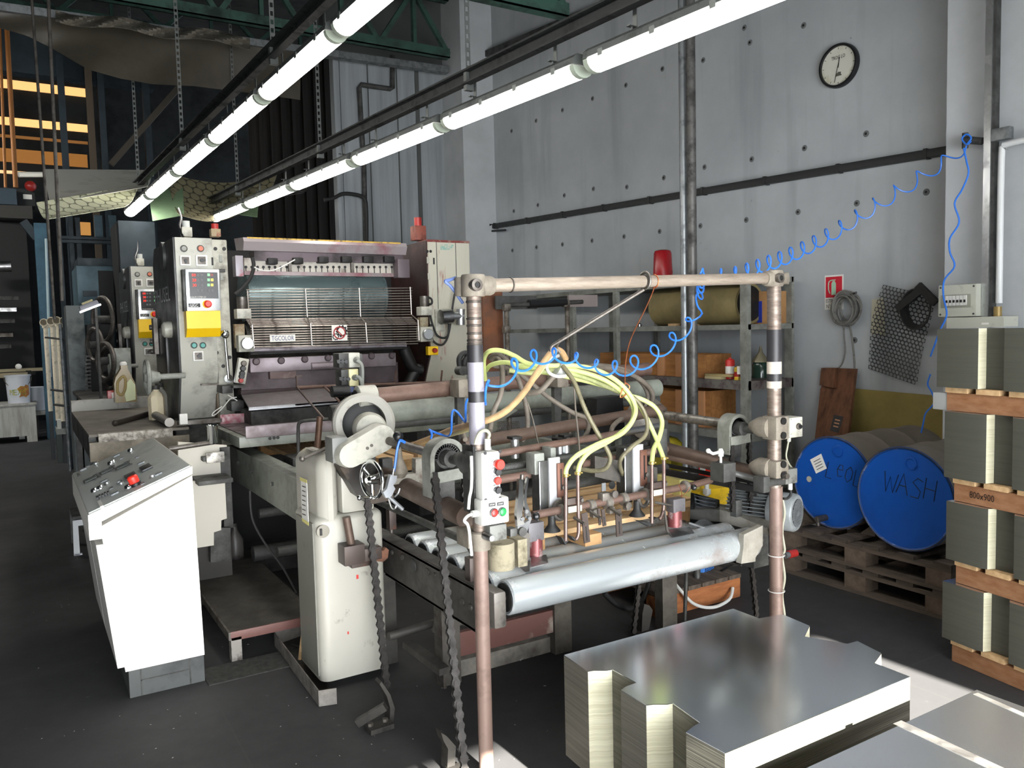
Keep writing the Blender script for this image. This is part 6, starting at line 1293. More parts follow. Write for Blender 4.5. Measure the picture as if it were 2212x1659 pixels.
for i, (px, py) in enumerate(spots):
    c = dpx(px, py, .001); k = i % 4
    if k == 0: M().lathe(c, up, [(.017, 0), (.017, .006), (.012, .016)], 16).obj('chrome_switch', chrome, dkm)
    elif k == 1: M().box(c, (.02, .04, .006), .001, 0, ax3).obj('label_plate', galv, dkm)
    elif k == 2: M().box(c, (.034, .034, .012), .002, 0, ax3).obj('push_button', galv, dkm)
    else: M().lathe(c, up, [(.014, 0), (.014, .01)], 12).obj('pilot_lamp', alu, dkm)
c = dpx(212, 1078, .004); g = M()
for k in range(5): g.box(c + n * .012 * k + V((0, .01 * (k % 2), 0)), (.008, .04, .016), 0, 0, ax3)
g.obj('switch_cluster', blackp, dkm); c = dpx(218, 1090, .002); M().box(c, (.014, .14, .01), 0, 0, ax3).obj('light_strip', offw, dkm)
M().bx(cA.x + .02, cA.x + .05, CYB2 - .2, CYB2 - .1, cA.z, cA.z + .02).obj('desk_handle', dgrey, cn)
# small white bench behind the console
t = thing('bench', P(170, 1190, Z=.0), 'small grey bench with white end frame behind the console', 'bench')
yb_ = P(168, 1200, Z=0).y; a = P(150, 1100, Y=yb_); a2 = P(146, 1110, Y=yb_ + .3)
wt = mat('chipped white frame', 'd9dde0', .5, 0, '9aa0a2', .12, 9)
p = [P(x, y, Y=yb_) for x, y in ((157, 1125), (190, 1120), (190, 1133), (169, 1136), (173, 1198), (160, 1201))]
M().prism(p, (0, .03, 0)).obj('end_frame', wt, t)
zb_ = P(160, 1201, Y=yb_).z; zt_b = P(160, 1122, Y=yb_).z
for q in list(p)[:0]: pass
M().bx(p[0].x, p[0].x + .4, yb_, yb_ + .45, zt_b, zt_b + .02).obj('bench_top', dgrey, t)
M().bx(p[0].x, p[0].x + .05, yb_, yb_ + .03, 0, zb_ + .01).obj('leg', wt, t); M().bx(p[0].x, p[0].x + .03, yb_ + .42, yb_ + .45, 0, zt_b).obj('leg', dgrey, t)
M().bx(p[0].x + .37, p[0].x + .4, yb_, yb_ + .03, 0, zt_b).obj('leg', wt, t); M().bx(p[0].x + .37, p[0].x + .4, yb_ + .42, yb_ + .45, 0, zt_b).obj('leg', dgrey, t)
# checker plate step between console and feeder
chk = mat('dirty checker plate', '4b4843', .5, .45, '2f2d2a', .4, 4, .4)
def _chk(m):
    N, L, b = nodes_of(m); tc = N.new('ShaderNodeTexCoord'); hs_ = []
    mp = N.new('ShaderNodeMapping'); mp.inputs['Rotation'].default_value = (0, 0, .785); mp.inputs['Scale'].default_value = (55, 55, 55); L.new(tc.outputs['Object'], mp.inputs[0])
    ck = N.new('ShaderNodeTexVoronoi'); ck.inputs['Randomness'].default_value = 0; ck.inputs['Scale'].default_value = 1; L.new(mp.outputs[0], ck.inputs[0])
    r = N.new('ShaderNodeValToRGB'); r.color_ramp.elements[0].position = .25; r.color_ramp.elements[1].position = .4; r.color_ramp.elements[0].color = (1, 1, 1, 1); r.color_ramp.elements[1].color = (0, 0, 0, 1); L.new(ck.outputs[0], r.inputs[0])
    bp = N.new('ShaderNodeBump'); bp.inputs['Strength'].default_value = .9; bp.inputs['Distance'].default_value = .006; L.new(r.outputs[0], bp.inputs['Height']); L.new(bp.outputs[0], b.inputs['Normal'])
    base = b.inputs['Base Color'].links[0].from_socket; mx = N.new('ShaderNodeMixRGB'); mx.inputs[2].default_value = (.2, .19, .175, 1); ml = N.new('ShaderNodeMath'); ml.operation = 'MULTIPLY'; ml.inputs[1].default_value = .7; L.new(r.outputs[0], ml.inputs[0]); L.new(ml.outputs[0], mx.inputs[0]); L.new(base, mx.inputs[1]); L.new(mx.outputs[0], b.inputs['Base Color'])
_chk(chk)
t = thing('step_platform', P(550, 1330, Z=0), 'low checker plate step with chipped red edge beside the drive column', 'step')
zS = .15; pts = [P(497, 1365, Z=zS), P(655, 1328, Z=zS), P(600, 1232, Z=zS), P(420, 1230, Z=zS)]
X0, X1 = P(497, 1365, Z=zS).x, 1.24; Yf, Yb = P(497, 1365, Z=zS).y, P(480, 1215, Z=zS).y
M().bx(X0, X1 - .0, Yf, Yb, zS - .012, zS).obj('tread_plate', chk, t)
M().bx(X0, X1, Yf - .012, Yf, zS - .045, zS, .002).obj('front_edge', redp, t); M().bx(X0 - .01, X0, Yf - .012, Yb, zS - .04, zS).obj('side_edge', dsteel, t)
for x in (X0, X1 - .06):
    for y in (Yf - .012, Yb - .06): M().bx(x, x + .05, y, y + .05, 0, zS - .03).obj('foot', mat('chipped foot', '8f8a84', .5, .3, '45403c', .4, 14), t)
M().bx(P(450, 1480, Z=0).x, 1.12, P(500, 1468, Z=.006).y, Yf - .02, 0, .006).obj('floor_mat', mat('ribbed dark mat', '3a3b37', .8, 0, '252623', .4, 30, .4, .3), label='thin ribbed dark mat on the floor in front of the checker plate step', cat='mat')
# drip tray around the column
t = thing('drip_tray', P(660, 1450, Z=0), 'dented grey metal drip tray at the foot of the drive column', 'tray')
dt = mat('dented tray metal', '8f8b85', .45, .5, '55504b', .4, 12, .4, .15)
A_, B_, C_, D_ = P(594, 1395, Z=0), P(690, 1526, Z=0), P(728, 1520, Z=0), P(650, 1375, Z=0)
for a, b, nm in ((A_, B_, 'long_side'), (B_, C_, 'short_side'), (A_, D_, 'back_side')): M().bar(a + UP * .035, b + UP * .035, .005, .07).obj(nm, dt, t)
M().poly([p + UP * .004 for p in (A_, B_, C_, D_)]).obj('bottom', mat('oily tray bottom', '2a2826', .4, .3), t)
g = M(); g.tube([P(x, y, Z=.03) for x, y in ((628, 1392), (650, 1400), (668, 1420), (690, 1440))], .006, 8); g.obj('tray_hose', rubber, t)
# stairs on the left of the press, seen side on
st = thing('stair', (1.0, 5.3, 0), 'cream steel stair with dark treads leading up beside the press', 'stair')
Xs_ = .93; crm = mat('cream stair panel', 'c9c5b9', .5, 0, 'a39c8c', .15, 5)
for i, (pts, nm) in enumerate(((((385, 955), (490, 962), (490, 1022), (463, 1030), (385, 1030)), 'side_panel'), (((385, 1038), (486, 1043), (490, 1120), (478, 1124), (478, 1145), (462, 1150), (462, 1178), (385, 1190)), 'side_panel'))):
    M().prism([P(x, y, Y=4.95 + i * -.12) for x, y in pts], (0, .03, 0)).obj(nm, crm, st)
for y0, Yv, x0_, x1_ in ((985, 5.0, 430, 482), (1036, 4.85, 420, 494)):
    a = P(x0_, y0, Y=Yv); b = P(x1_, y0, Y=Yv); M().bx(a.x, b.x, Yv - .12, Yv + .25, a.z - .02, a.z + .005, .004).obj('tread', dgrey, st)
    
M().box(P(465, 988, Y=4.86), (.1, .02, .06), .003).obj('checker_tread_end', mat('scratched tread end', 'a9a7a2', .4, .6, '6d6862', .4, 25), st)
g = M(); M().prism([P(x, y, Y=4.9) for x, y in ((470, 1140), (498, 1140), (498, 1212), (455, 1215), (455, 1160))], (0, .04, 0)).obj('stringer', dgrey, st)
M().bx(P(480, 1080, Y=4.95).x, P(500, 1080, Y=4.95).x, 4.93, 4.97, P(490, 1140, Y=4.95).z, P(490, 965, Y=4.95).z).obj('post', dgrey, st)
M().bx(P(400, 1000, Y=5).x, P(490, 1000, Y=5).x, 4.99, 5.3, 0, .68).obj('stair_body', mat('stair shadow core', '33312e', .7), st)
M().cyl(P(365, 970, Y=4.8), P(462, 955, Y=4.8), .014, n=10).obj('cup_arm', dsteel, st)
c = P(460, 958, Y=4.8); t = thing('steel_cup', c, 'shiny steel cup standing on the end of a grey arm by the stair', 'cup'); M().lathe(c, UP, [(.024, 0), (.027, .005), (.031, .095), (.035, .105), (.033, .106), (.028, .1), (.02, .012)], 22).obj('cup', chrome, t)
c = P(510, 1213, Y=5.5); t = thing('dirty_bottle', c, 'dirty grey plastic bottle standing on the dark step below the side rail', 'bottle')
zz = c.z; M().lathe(c, UP, [(.05, 0), (.053, .02), (.053, .15), (.02, .21), (.016, .24)], 14).obj('body', mat('dirty grey bottle', '55514f', .4, 0, '3a3634', .4, 9), t); M().lathe(c + UP * .24, UP, [(.019, 0), (.019, .02)], 12).obj('cap', dgrey, t)
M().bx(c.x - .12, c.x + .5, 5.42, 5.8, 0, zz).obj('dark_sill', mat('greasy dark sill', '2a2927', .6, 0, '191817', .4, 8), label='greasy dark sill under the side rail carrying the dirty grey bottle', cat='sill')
# walkway between the presses
wk = thing('walkway', (.65, 6.7, 0), 'raised steel walkway with chequered front edge left of the nearest press', 'walkway')
ZW = 1.0; wa = P(192, 940, Z=ZW); wb = P(375, 918, Z=ZW); wtop = mat('dusty walkway plate', '726d64', .6, .2, '55504a', .4, 3, .45, .05)
Yw = wa.y; M().bx(wa.x, xL - .02, Yw, 7.6, ZW - .015, ZW).obj('deck', wtop, wk)
M().bx(P(212, 940, Y=Yw).x, P(372, 930, Y=Yw).x, Yw - .02, Yw + .05, ZW - .05, ZW + .003).obj('chequered_edge', mat('bright chequer edge', 'a19c92', .4, .5, '5c564e', .45, 30, .3, .4), wk)
M().bx(wa.x, xL - .02, Yw + .0, Yw + .05, ZW - .17, ZW - .05).obj('front_beam', mat('stained front beam', '8b8272', .5, .1, '3f3933', .35, 6, .4), wk)
M().bx(wa.x, wa.x + .04, Yw + .05, 7.6, ZW - .15, ZW - .015).obj('side_beam', dgrey, wk)
M().bx(wa.x, xL - .02, 7.55, 7.6, ZW - .02, ZW + .09).obj('back_kerb', mat('grey white kerb', '9c9a92', .5, 0, '6c6a63', .3, 8), wk)
for x in (wa.x + .02, wa.x + .32, xL - .12):
    for y in (Yw + .06, 7.5): M().bx(x, x + .04, y, y + .04, 0, ZW - .15).obj('leg', dgrey, wk)
wk2 = thing('walkway', (.8, 8.6, 0), 'farther dark walkway beside the second press', 'walkway'); M().bx(.45, xL + .0, 7.62, 9.6, 1.03, 1.06).obj('deck', mat('dark deck', '4c4b47', .7, .2, '33322f', .4, 4), wk2)
M().bx(.62, .88, 7.6, 7.66, 1.05, 1.075).obj('chequered_edge', MATS['bright chequer edge'], wk2)
for x in (.48, .9):
    for y in (7.66, 9.5): M().bx(x, x + .04, y, y + .04, 0, 1.03).obj('leg', dgrey, wk2)
# bottles and tools on it
oil = mat('amber oil', '8a7440', .25, 0, '6d5b30', .3, 8); oilw = mat('pale bottle label', 'c9cfa0', .4)
c = P(271, 868, Z=1.06); k = depth(c) / FPX
t = thing('oil_bottle', c, 'large amber oil bottle with handle standing on the farther walkway', 'bottle')
def flask(c, w2, h, dpt, m_, t, neck=.3):
    prof = [(-.5, 0), (-.5, .5), (-.42, .66), (-.16, .88), (-.16, 1 - .04), (.16, 1 - .04), (.16, .88), (.36, .62), (.46, .5), (.5, .3), (.5, 0)]
    return M().prism([c + V((x * w2, -dpt / 2, z * h)) for x, z in prof], (0, dpt, 0))
w2, h2 = 42 * k, 82 * k; flask(c, w2, h2, .12, oil, t).obj('body', oil, t); M().lathe(c + UP * h2 * .96, UP, [(w2 * .17, 0), (w2 * .17, h2 * .06), (w2 * .1, h2 * .1)], 14).obj('cap', paper, t)
M().prism([c + V((x * w2, -.064, z * h2)) for x, z in ((.0, .02), (.44, .06), (.46, .45), (.25, .62), (.08, .5), (-.05, .2))], (0, .004, 0)).obj('label', oilw, t)
g = M(); g.tube([c + V((x * w2, -.066, z * h2)) for x, z in ((-.34, .55), (-.1, .68), (.02, .6), (-.02, .35), (-.2, .2), (-.38, .3), (-.34, .55))], .011, 8); g.obj('handle_loop', mat('amber plastic rim', 'a08d5c', .35), t)
c = P(241, 868, Z=1.06); k = depth(c) / FPX; t = thing('red_can', c, 'small red can beside the amber oil bottle', 'can'); M().bx(c.x - 7 * k, c.x + 7 * k, c.y, c.y + .06, c.z, c.z + 24 * k, .004).obj('body', redd, t); M().bx(c.x + 1 * k, c.x + 6 * k, c.y - .003, c.y, c.z + 5 * k, c.z + 20 * k).obj('label', paper, t)
for px, lab, m1 in ((340, 'dusty white plastic bottle on the near walkway, in front', mat('dusty white bottle', 'cfc3a6', .5, 0, '8f8672', .25, 7)), (372, 'dusty grey translucent bottle standing behind the white bottle', mat('dusty grey bottle', '9b988e', .4, 0, '6e6b63', .3, 7))):
    c = P(px, 906 if px == 340 else 900, Z=ZW); 
    if px == 372: c = V((xL - .07, c.y + .02, ZW))
    k = depth(c) / FPX; t = thing('plastic_bottle', c, lab, 'bottle', 'dusty bottles on the walkway'); wv = 17 * k; hv = 62 * k
    M().lathe(c, UP, [(wv * .95, 0), (wv, .01), (wv, hv * .75), (wv * .8, hv * .88), (wv * .4, hv), (wv * .4, hv * 1.05)], 8).obj('body', m1, t); M().lathe(c + UP * hv * 1.05, UP, [(wv * .5, 0), (wv * .5, hv * .14)], 12).obj('cap', dgrey, t)
g = M(); g.cyl(P(248, 914, Z=ZW + .02), P(318, 894, Z=ZW + .02), .02, n=12).sph(P(248, 914, Z=ZW + .02), .018, n=8); g.obj('torpedo_tool', mat('dark brown tool', '3a332d', .5, .3), label='long dark brown tool lying on the near walkway', cat='tool')
g = M(); a, b = P(336, 897, Z=ZW + .035), P(365, 912, Z=ZW + .035); g.cyl(a, b, .028, n=16).cyl(b, b + (b - a).normalized() * .02, .03, n=16); g.obj('pipe_end', mat('grey tube end', '8a8680', .4, .5), label='short grey tube lying at the walkway edge', cat='tube')
M().bx(P(385, 905, Y=5.7).x, P(478, 905, Y=5.7).x, 5.68, 5.75, P(420, 916, Y=5.7).z, P(420, 908, Y=5.7).z).obj('arm_bar', dsteel, wk)
M().box(P(396, 905, Y=5.68), (.05, .03, .07), .004).obj('white_tag', paper, wk)
# white pipe bundle with elbows
pv = mat('aged white pipe', 'd6cdb6', .45, 0, '6b6049', .2, 16, .3, .05)
G = 'aged white pipes tied in a bundle'
for i, (x0, y0, x1, y1, rr_, er, lab) in enumerate(((161, 705, 184, 1010, .043, .085, 'thickest aged white pipe with open elbow, rightmost of the bundle'), (142, 702, 163, 1004, .035, .056, 'aged white pipe second from the right in the bundle'), (126, 700, 142, 1000, .03, .052, 'aged white pipe third from the right in the bundle'), (114, 702, 132, 996, .034, .056, 'aged white pipe fourth from the right in the bundle'), (98, 704, 116, 992, .028, .052, 'leftmost aged white pipe of the bundle, at the blue column'))):
    foot = P(x1, y1, Z=0); d_ = depth(foot); a = P(x0, y0, D=d_); b = foot.lerp(a, (.06, .12, .3, .3, .36)[i]); t = thing('white_pipe', foot, lab, 'pipe', G)
    M().cyl(a, b, rr_, n=14).obj('tube', pv, t); M().cyl(b, foot, rr_ * .9, n=12).obj('lower_tube', mat('dark pipe foot', '35393b', .6), t)  # darker length of tube down to the foot
    e = a + V((0, 0, .0)); ax = V((-.1, -1, .1)).normalized() if i == 0 else V((-.3, -1, .15)).normalized()
    g = M(); g.tube([a - UP * .03, a + UP * er * .4, a + ax * er * .7 + UP * er * .7], er * .8, 14, 4); g.lathe(a + ax * er * .6 + UP * er * .7, ax, [(er * .8, 0), (er, .005), (er, .035), (er * .85, .036), (er * .8, .0)], 20); el = g.obj('elbow', pv, t)
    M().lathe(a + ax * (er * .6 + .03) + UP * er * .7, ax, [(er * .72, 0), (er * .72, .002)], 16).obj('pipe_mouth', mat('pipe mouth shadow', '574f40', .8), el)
for py, x0, x1 in ((735, 100, 168), (848, 112, 176), (880, 118, 180)): M().bar(P(x0, py - 6, D=9.85), P(x1, py + 2, D=9.75), .05, .02).obj('pipe_strap', dgrey, label='dark strap tying the white pipes at %s' % {735: 'shoulder height', 848: 'waist height', 880: 'their lower part'}[py], cat='strap')
c = P(152, 1018, Z=0); M().cyl(P(130, 700, D=depth(c)), c, .019, n=10).obj('grey_rod', galv, label='thin grey rod standing in front of the white pipe bundle', cat='rod')
c = P(172, 1012, Z=0); t = thing('blue_can', c, 'small blue and white can at the foot of the white pipes', 'can'); M().lathe(c, UP, [(.055, 0), (.055, .11)], 14).obj('white_base', cream, t); M().lathe(c + UP * .11, UP, [(.06, 0), (.06, .07)], 14).obj('blue_lid', mat('dark blue plastic', '27365f'), t)
# ------------------------------------------------------------------ sheet stacks, pallets, drums
stackm = mat('stacked tin edges', '75746a', .42, .35, '57564c', .3, 3, .4, .0, stretch=(.5, .5, 60))
def _st(m):
    N, L, b = nodes_of(m); tc = N.new('ShaderNodeTexCoord'); mp = N.new('ShaderNodeMapping'); mp.inputs['Scale'].default_value = (.6, .6, 150); L.new(tc.outputs['Object'], mp.inputs[0])
    n_ = N.new('ShaderNodeTexNoise'); n_.inputs['Scale'].default_value = 2; n_.inputs['Detail'].default_value = 3; L.new(mp.outputs[0], n_.inputs[0])
    bp = N.new('ShaderNodeBump'); bp.inputs['Strength'].default_value = .6; bp.inputs['Distance'].default_value = .004; L.new(n_.outputs[0], bp.inputs['Height']); L.new(bp.outputs[0], b.inputs['Normal'])
_st(stackm)
cutm = mat('cream daylit cut edges', 'd6d3b8', .55, 0, 'b5b190', .3, 3, .4, 0, stretch=(.5, .5, 60)); _st(cutm)  # door-facing notch walls: cream tin with daylight painted into it
topm = mat('bright tin plate', 'e0e6ec', .17, 1, None, .2, 1.5, .9, .012)
topn = mat('hazy tin plate', 'e8eef8', .26, 1, None, .25, 1.3, .9, .008)
def palletm(t, x0, x1, y0, y1, z0, z1, m_, mb, nb=3, frame=None):
    """two bearers along Y side and boards; frame=(u,v,origin) optional"""
    h = z1 - z0
    for i in range(nb):
        y = y0 + (y1 - y0 - .08) * i / (nb - 1); M().bx(x0, x1, y, y + .08, z0, z1 - .02, .003).obj('bearer', mb, t)
    n = 6
    for i in range(n):
        x = x0 + (x1 - x0 - .09) * i / (n - 1); M().bx(x, x + .09, y0, y1, z1 - .02, z1, .002).obj('board', m_, t)
ZT, ZP = .476, .12
outl = [(1218, 1415), (1584, 1315), (1640, 1336), (1690, 1327), (1749, 1352), (1738, 1375), (1830, 1391), (1852, 1385), (1904, 1411), (1889, 1432), (1966, 1462), (1566, 1627), (1482, 1582), (1498, 1569), (1512, 1561), (1453, 1519), (1441, 1521), (1411, 1521), (1396, 1523), (1341, 1491), (1352, 1483), (1375, 1475), (1322, 1446), (1309, 1448), (1282, 1448), (1270, 1450)]
poly = [P(x, y, Z=ZT) for x, y in outl]
t = thing('tin_sheet_stack', poly[0] * .5 + poly[11] * .5 - UP * (ZT - ZP), 'stack of shiny notched tin sheets in front of the roller conveyor', 'sheet stack')
m = M(); nP = len(poly); base = [V((p.x, p.y, ZP)) for p in poly]; topp = [V((p.x, p.y, ZT - .002)) for p in poly]
cutix = {4, 5, 8, 9, 15, 16, 17, 22, 23, 24, 18}
for i in range(nP):
    j = (i + 1) % nP; m.add([base[i], base[j], topp[j], topp[i]], [[0, 1, 2, 3]], 1 if i in (4, 8, 15, 16, 17, 22, 23, 24) else 0)
m.add(base, [list(range(nP))[::-1]], 0); m.add(topp, [list(range(nP))], 0); m.obj('sheets', [stackm, cutm], t, 'stack of notched sheet edges')
M().prism([p + V((0, 0, -.0015)) for p in poly], (0, 0, .002)).obj('top_sheet', topm, t)
t = thing('pallet', (1.95, 1.85, 0), 'raw wooden pallet under the notched tin sheet stack', 'pallet'); palletm(t, 1.58, 2.32, 1.5, 2.18, 0, ZP, wood, woodx)
# near stack at the lower right edge
c2 = P(2110, 1490, Z=ZT); x0, x1, y1, y0 = P(1730, 1659, Z=ZT).x - .35, c2.x, c2.y, c2.y - .75
t = thing('tin_sheet_stack', ((x0 + x1) / 2, y1 - .4, ZP), 'nearest plain stack of hazy tin sheets at the lower right corner', 'sheet stack')
M().bx(x0, x1, y0, y1, ZP, ZT - .002).obj('sheets', stackm, t); M().bx(x0, x1, y0, y1, ZT - .0018, ZT).obj('top_sheet', topn, t)
tp_ = mat('pale streak metal', 'f0ede8', .3, 1, 'a9a7a3', .4, 12, .4)  # pale strips laid on the top sheet
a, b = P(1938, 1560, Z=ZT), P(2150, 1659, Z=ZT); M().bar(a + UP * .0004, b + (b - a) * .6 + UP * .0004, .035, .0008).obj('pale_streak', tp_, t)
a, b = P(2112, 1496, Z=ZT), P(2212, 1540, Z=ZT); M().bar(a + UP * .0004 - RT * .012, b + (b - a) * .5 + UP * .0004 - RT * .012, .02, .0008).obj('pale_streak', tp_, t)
t = thing('pallet', ((x0 + x1) / 2, y1 - .4, 0), 'wooden pallet under the nearest plain tin sheet stack', 'pallet'); palletm(t, x0 + .02, x1 - .02, y0 + .02, y1 - .02, 0, ZP, wood, woodx)
# tall pallet tower on the right
TU = V((math.sin(math.radians(9.5)), math.cos(math.radians(9.5)), 0)); TN = V((-TU.y, TU.x, 0))   # along the face (away), out of the face
corner = P(2034, 1425, Z=.0)
Or = V((corner.x, corner.y, 0))
def tz(py): return None
layers = [(1425, 1255, 1095 + 999, 0), ]
def zat(px, py): return PL(px, py, Or, TN).z
Zs = [(zat(2050, 1432), zat(2012, 1410), zat(2015, 1255), .0, 'lowest'), (zat(2054, 1243) , zat(2010, 1235), zat(2005, 1085), .012, 'second lowest'), (zat(2065, 1085), zat(2015, 1066), zat(2018, 890), -.01, 'second highest'), (zat(2070, 890), zat(2028, 868), zat(2030, 710), -.03, 'topmost')]
zc = 0.0
stuffm = mat('grey tin edges matt', '46473f', .5, .1, '3e3f38', .2, 3, .4, 0, stretch=(.5, .5, 20))
ph = .11; lay = [.0, .42, .79, 1.17]; tops = [.42 - 0, .79, 1.17, 1.555]
zbounds = [0.0] + [PL(2060, y, Or, TN).z for y in (1262, 1085, 890)] + [PL(2040, 710, Or, TN).z]
names = ['lowest', 'second lowest', 'second highest', 'topmost']
DEPTH, LEN = .8, .95
for i in range(4):
    z0 = zbounds[i]; z1 = zbounds[i + 1]; pz = z0 + ph; sh = (0, .015, .0, -.045)[i]
    org = Or - TU * sh - TN * .0
    tpal = thing('pallet', org - TU * .4 - TN * .4 + UP * z0, 'wooden pallet under the %s tin stack of the right hand tower' % names[i], 'pallet', 'pallets of the tall tower')
    def Q(u, v, z): return org - TU * u - TN * v + UP * z
    wm = mat('orange brown pallet rail', '92694a', .7, 0, '7a4f2d', .3, 4, .4, .15, stretch=(3, 3, 9))
    for k in range(3):
        v0 = .03 + k * .34; M().prism([Q(.03, v0, z0 + .002), Q(LEN, v0, z0 + .002), Q(LEN, v0, pz - .025), Q(.03, v0, pz - .025)], TN * -.07).obj('bearer', wm, tpal)
        if k == 0: fr_rail = tpal.children[-1] if False else [c for c in tpal.children][-1]
    if i == 2:
        g = M(); text(g, '800x900', Q(.17, .03, (z0 + pz - .02) / 2) + TN * .001, -TU, UP, .03, .001, width=.12); g.obj('stencil', black, tpal)
    for k in range(6): M().prism([Q(.03 + k * .155, .02, pz - .025), Q(.03 + k * .155 + .11, .02, pz - .025), Q(.03 + k * .155 + .11, .02, pz - .002), Q(.03 + k * .155, .02, pz - .002)], TN * -.76).obj('board', wood, tpal)
    ts = thing('tin_sheet_stack', org - TU * .4 - TN * .4 + UP * pz, '%s grey notched tin stack of the tall tower at the right edge' % names[i], 'sheet stack', 'notched tin stacks of the tall tower')
    prof = [(0, 0), (.17, 0), (.2, .012), (.21, .05), (.29, .055), (.33, .0), (.45, 0), (.48, .012), (.49, .05), (.57, .055), (.61, .0), (LEN, 0), (LEN, DEPTH), (0, DEPTH)]
    prof = [p for k, p in enumerate(prof) if k == 0 or p != prof[k - 1]]
    m = M(); nP = len(prof)
    for k in range(nP):
        a, b = prof[k], prof[(k + 1) % nP]; diag = abs(a[1] - b[1]) > .01 and abs(a[0] - b[0]) > .001 and a[0] < .9 and a[1] < b[1] and b[1] > .03
        m.add([Q(*a, pz), Q(*b, pz), Q(*b, z1), Q(*a, z1)], [[0, 1, 2, 3]], 1 if diag else 0)
    m.add([Q(*p, pz) for p in prof], [list(range(nP))], 0); m.add([Q(*p, z1) for p in prof], [list(range(nP))], 0); m.obj('sheets', [stuffm, cutm], ts)
    M().prism([Q(*p, z1 - .001) for p in prof], (0, 0, .0012)).obj('top_sheet', topn, ts)
    if i == 3:
        c = Q(.0, .03, 0); M().box(Q(-.0, .06, (z0 + pz - .03) / 2), (.05, .1, ph - .03), .003, 0, (TN, TU, UP)).obj('end_block', mat('grey painted block', '9a9d9c', .6), tpal)
# drums lying on two pallets
drumb = mat('blue drum lid', '1450a8', .35, 0, '0e3a7d', .15, 3, .4); drumg = mat('dusty drum side', '8a8072', .55, .1, '4f4d4b', .45, 1.6, .6, .05)
def drum(px, py, X, lab, words, wpos, wh, ww, rot, sticker):
    c = P(px, py, X=X); R = .285; L = .86; ax = V((1, 0, 0))
    t = thing('oil_drum', c - UP * R, lab, 'drum', 'blue lidded drums lying on pallets')
    M().lathe(c, ax, [(R - .012, .02), (R, 0), (R + .004, .008), (R, .02), (R, L * .32), (R + .008, L * .34), (R, L * .36), (R, L * .64), (R + .008, L * .66), (R, L * .68), (R, L - .02), (R + .004, L - .01), (R, L)], 48).obj('shell', drumg, t)
    M().lathe(c, ax, [(R - .012, .011), (R - .0125, .005), (R - .03, .004)], 48).obj('lid', drumb, t)
    M().lathe(c, ax, [(R + .003, 0), (R + .006, .006), (R + .003, .012), (R - .012, .012), (R - .012, .004), (R - .004, .0)], 48, 0, False).obj('rim', mat('blue drum rim', '17468c', .4, 0, '9aa3ad', .18, 14), t)
    b = V((c.x + .004, c.y - .04, c.z + R * .72)); M().lathe(b, -ax, [(.036, 0), (.036, .008), (.026, .01), (.026, .005)], 20).obj('bung', drumb, t)
    rt = V((0, -math.cos(rot), math.sin(rot))); up_ = V((0, math.sin(rot), math.cos(rot))); g = M()
    GL = {'L': [[(0, 1), (.05, 0), (.8, .05)]], 'e': [[(.1, .45), (.75, .5), (.6, .8), (.25, .75), (.05, .4), (.3, .02), (.75, .1)]], 'O': [[(.5, 1), (.1, .7), (.1, .25), (.5, 0), (.9, .3), (.9, .75), (.5, 1)]],
          'W': [[(0, 1), (.25, 0), (.5, .8), (.8, .05), (1.1, 1)]], 'A': [[(0, 0), (.45, 1), (.9, 0)], [(.2, .4), (.75, .4)]], 'S': [[(.9, .9), (.5, 1), (.15, .75), (.8, .4), (.7, .05), (.1, .05)]], 'H': [[(.05, 1), (0, 0)], [(.85, 1), (.8, 0)], [(.02, .5), (.85, .5)]]}
    for k, ch in enumerate(words):
        q = PL(*wpos[k], V((c.x + .0036, 0, 0)), ax)
        for st in GL[ch]: g.tube([V((c.x + .0036, q.y, q.z)) + rt * (x - .45) * ww + up_ * (z - .5) * wh for x, z in st], .0028, 6, 0)
    g.obj('handwriting', mat('black marker ink', '0c1a33', .6), t)
    if sticker:
        g = M(); q = [PL(x, y, V((c.x + .0034, 0, 0)), ax) for x, y in ((1750, 993), (1774, 980), (1786, 1012), (1763, 1023))]; g.prism(q, (-.0012, 0, 0)); o = g.obj('sticker', paper, t); g = M()
        for k in range(4): a_, b_ = q[0].lerp(q[3], .25 + k * .18), q[1].lerp(q[2], .25 + k * .18); g.bar(a_.lerp(b_, .2) - ax * .0016, a_.lerp(b_, .8) - ax * .0016, .004, .001, ax)
        g.obj('print', dgrey, o)
        q = PL(1783, 1118, V((c.x, 0, 0)), ax); g = M(); g.cyl(V((c.x + .01, q.y, q.z)), V((c.x - .08, q.y, q.z)), .02, n=12).cyl(V((c.x - .07, q.y, q.z + .01)), V((c.x - .07, q.y, q.z - .04)), .013, n=12); g.obj('tap', dsteel, t)
        q = PL(1747, 1035, V((c.x, 0, 0)), ax); M().lathe(V((c.x + .0036, q.y, q.z)), -ax, [(.02, 0), (.02, .001)], 9).obj('paint_chip', cream2, t)
    return c, R
d1, R_ = drum(1797, 1043, 4.26, 'left blue lidded drum with sticker and tap', 'LeOL', ((1793, 1017), (1816, 1014), (1833, 1025), (1853, 1035)), .10, .055, -.25, True)
d2, R_ = drum(1952, 1078, 4.12, 'right blue lidded drum marked in black handwriting, partly behind the tin tower', 'WASH', ((1921, 1042), (1950, 1045), (1979, 1055), (2010, 1058)), .115, .075, -.12, False)
zd = min(d1.z, d2.z) - R_
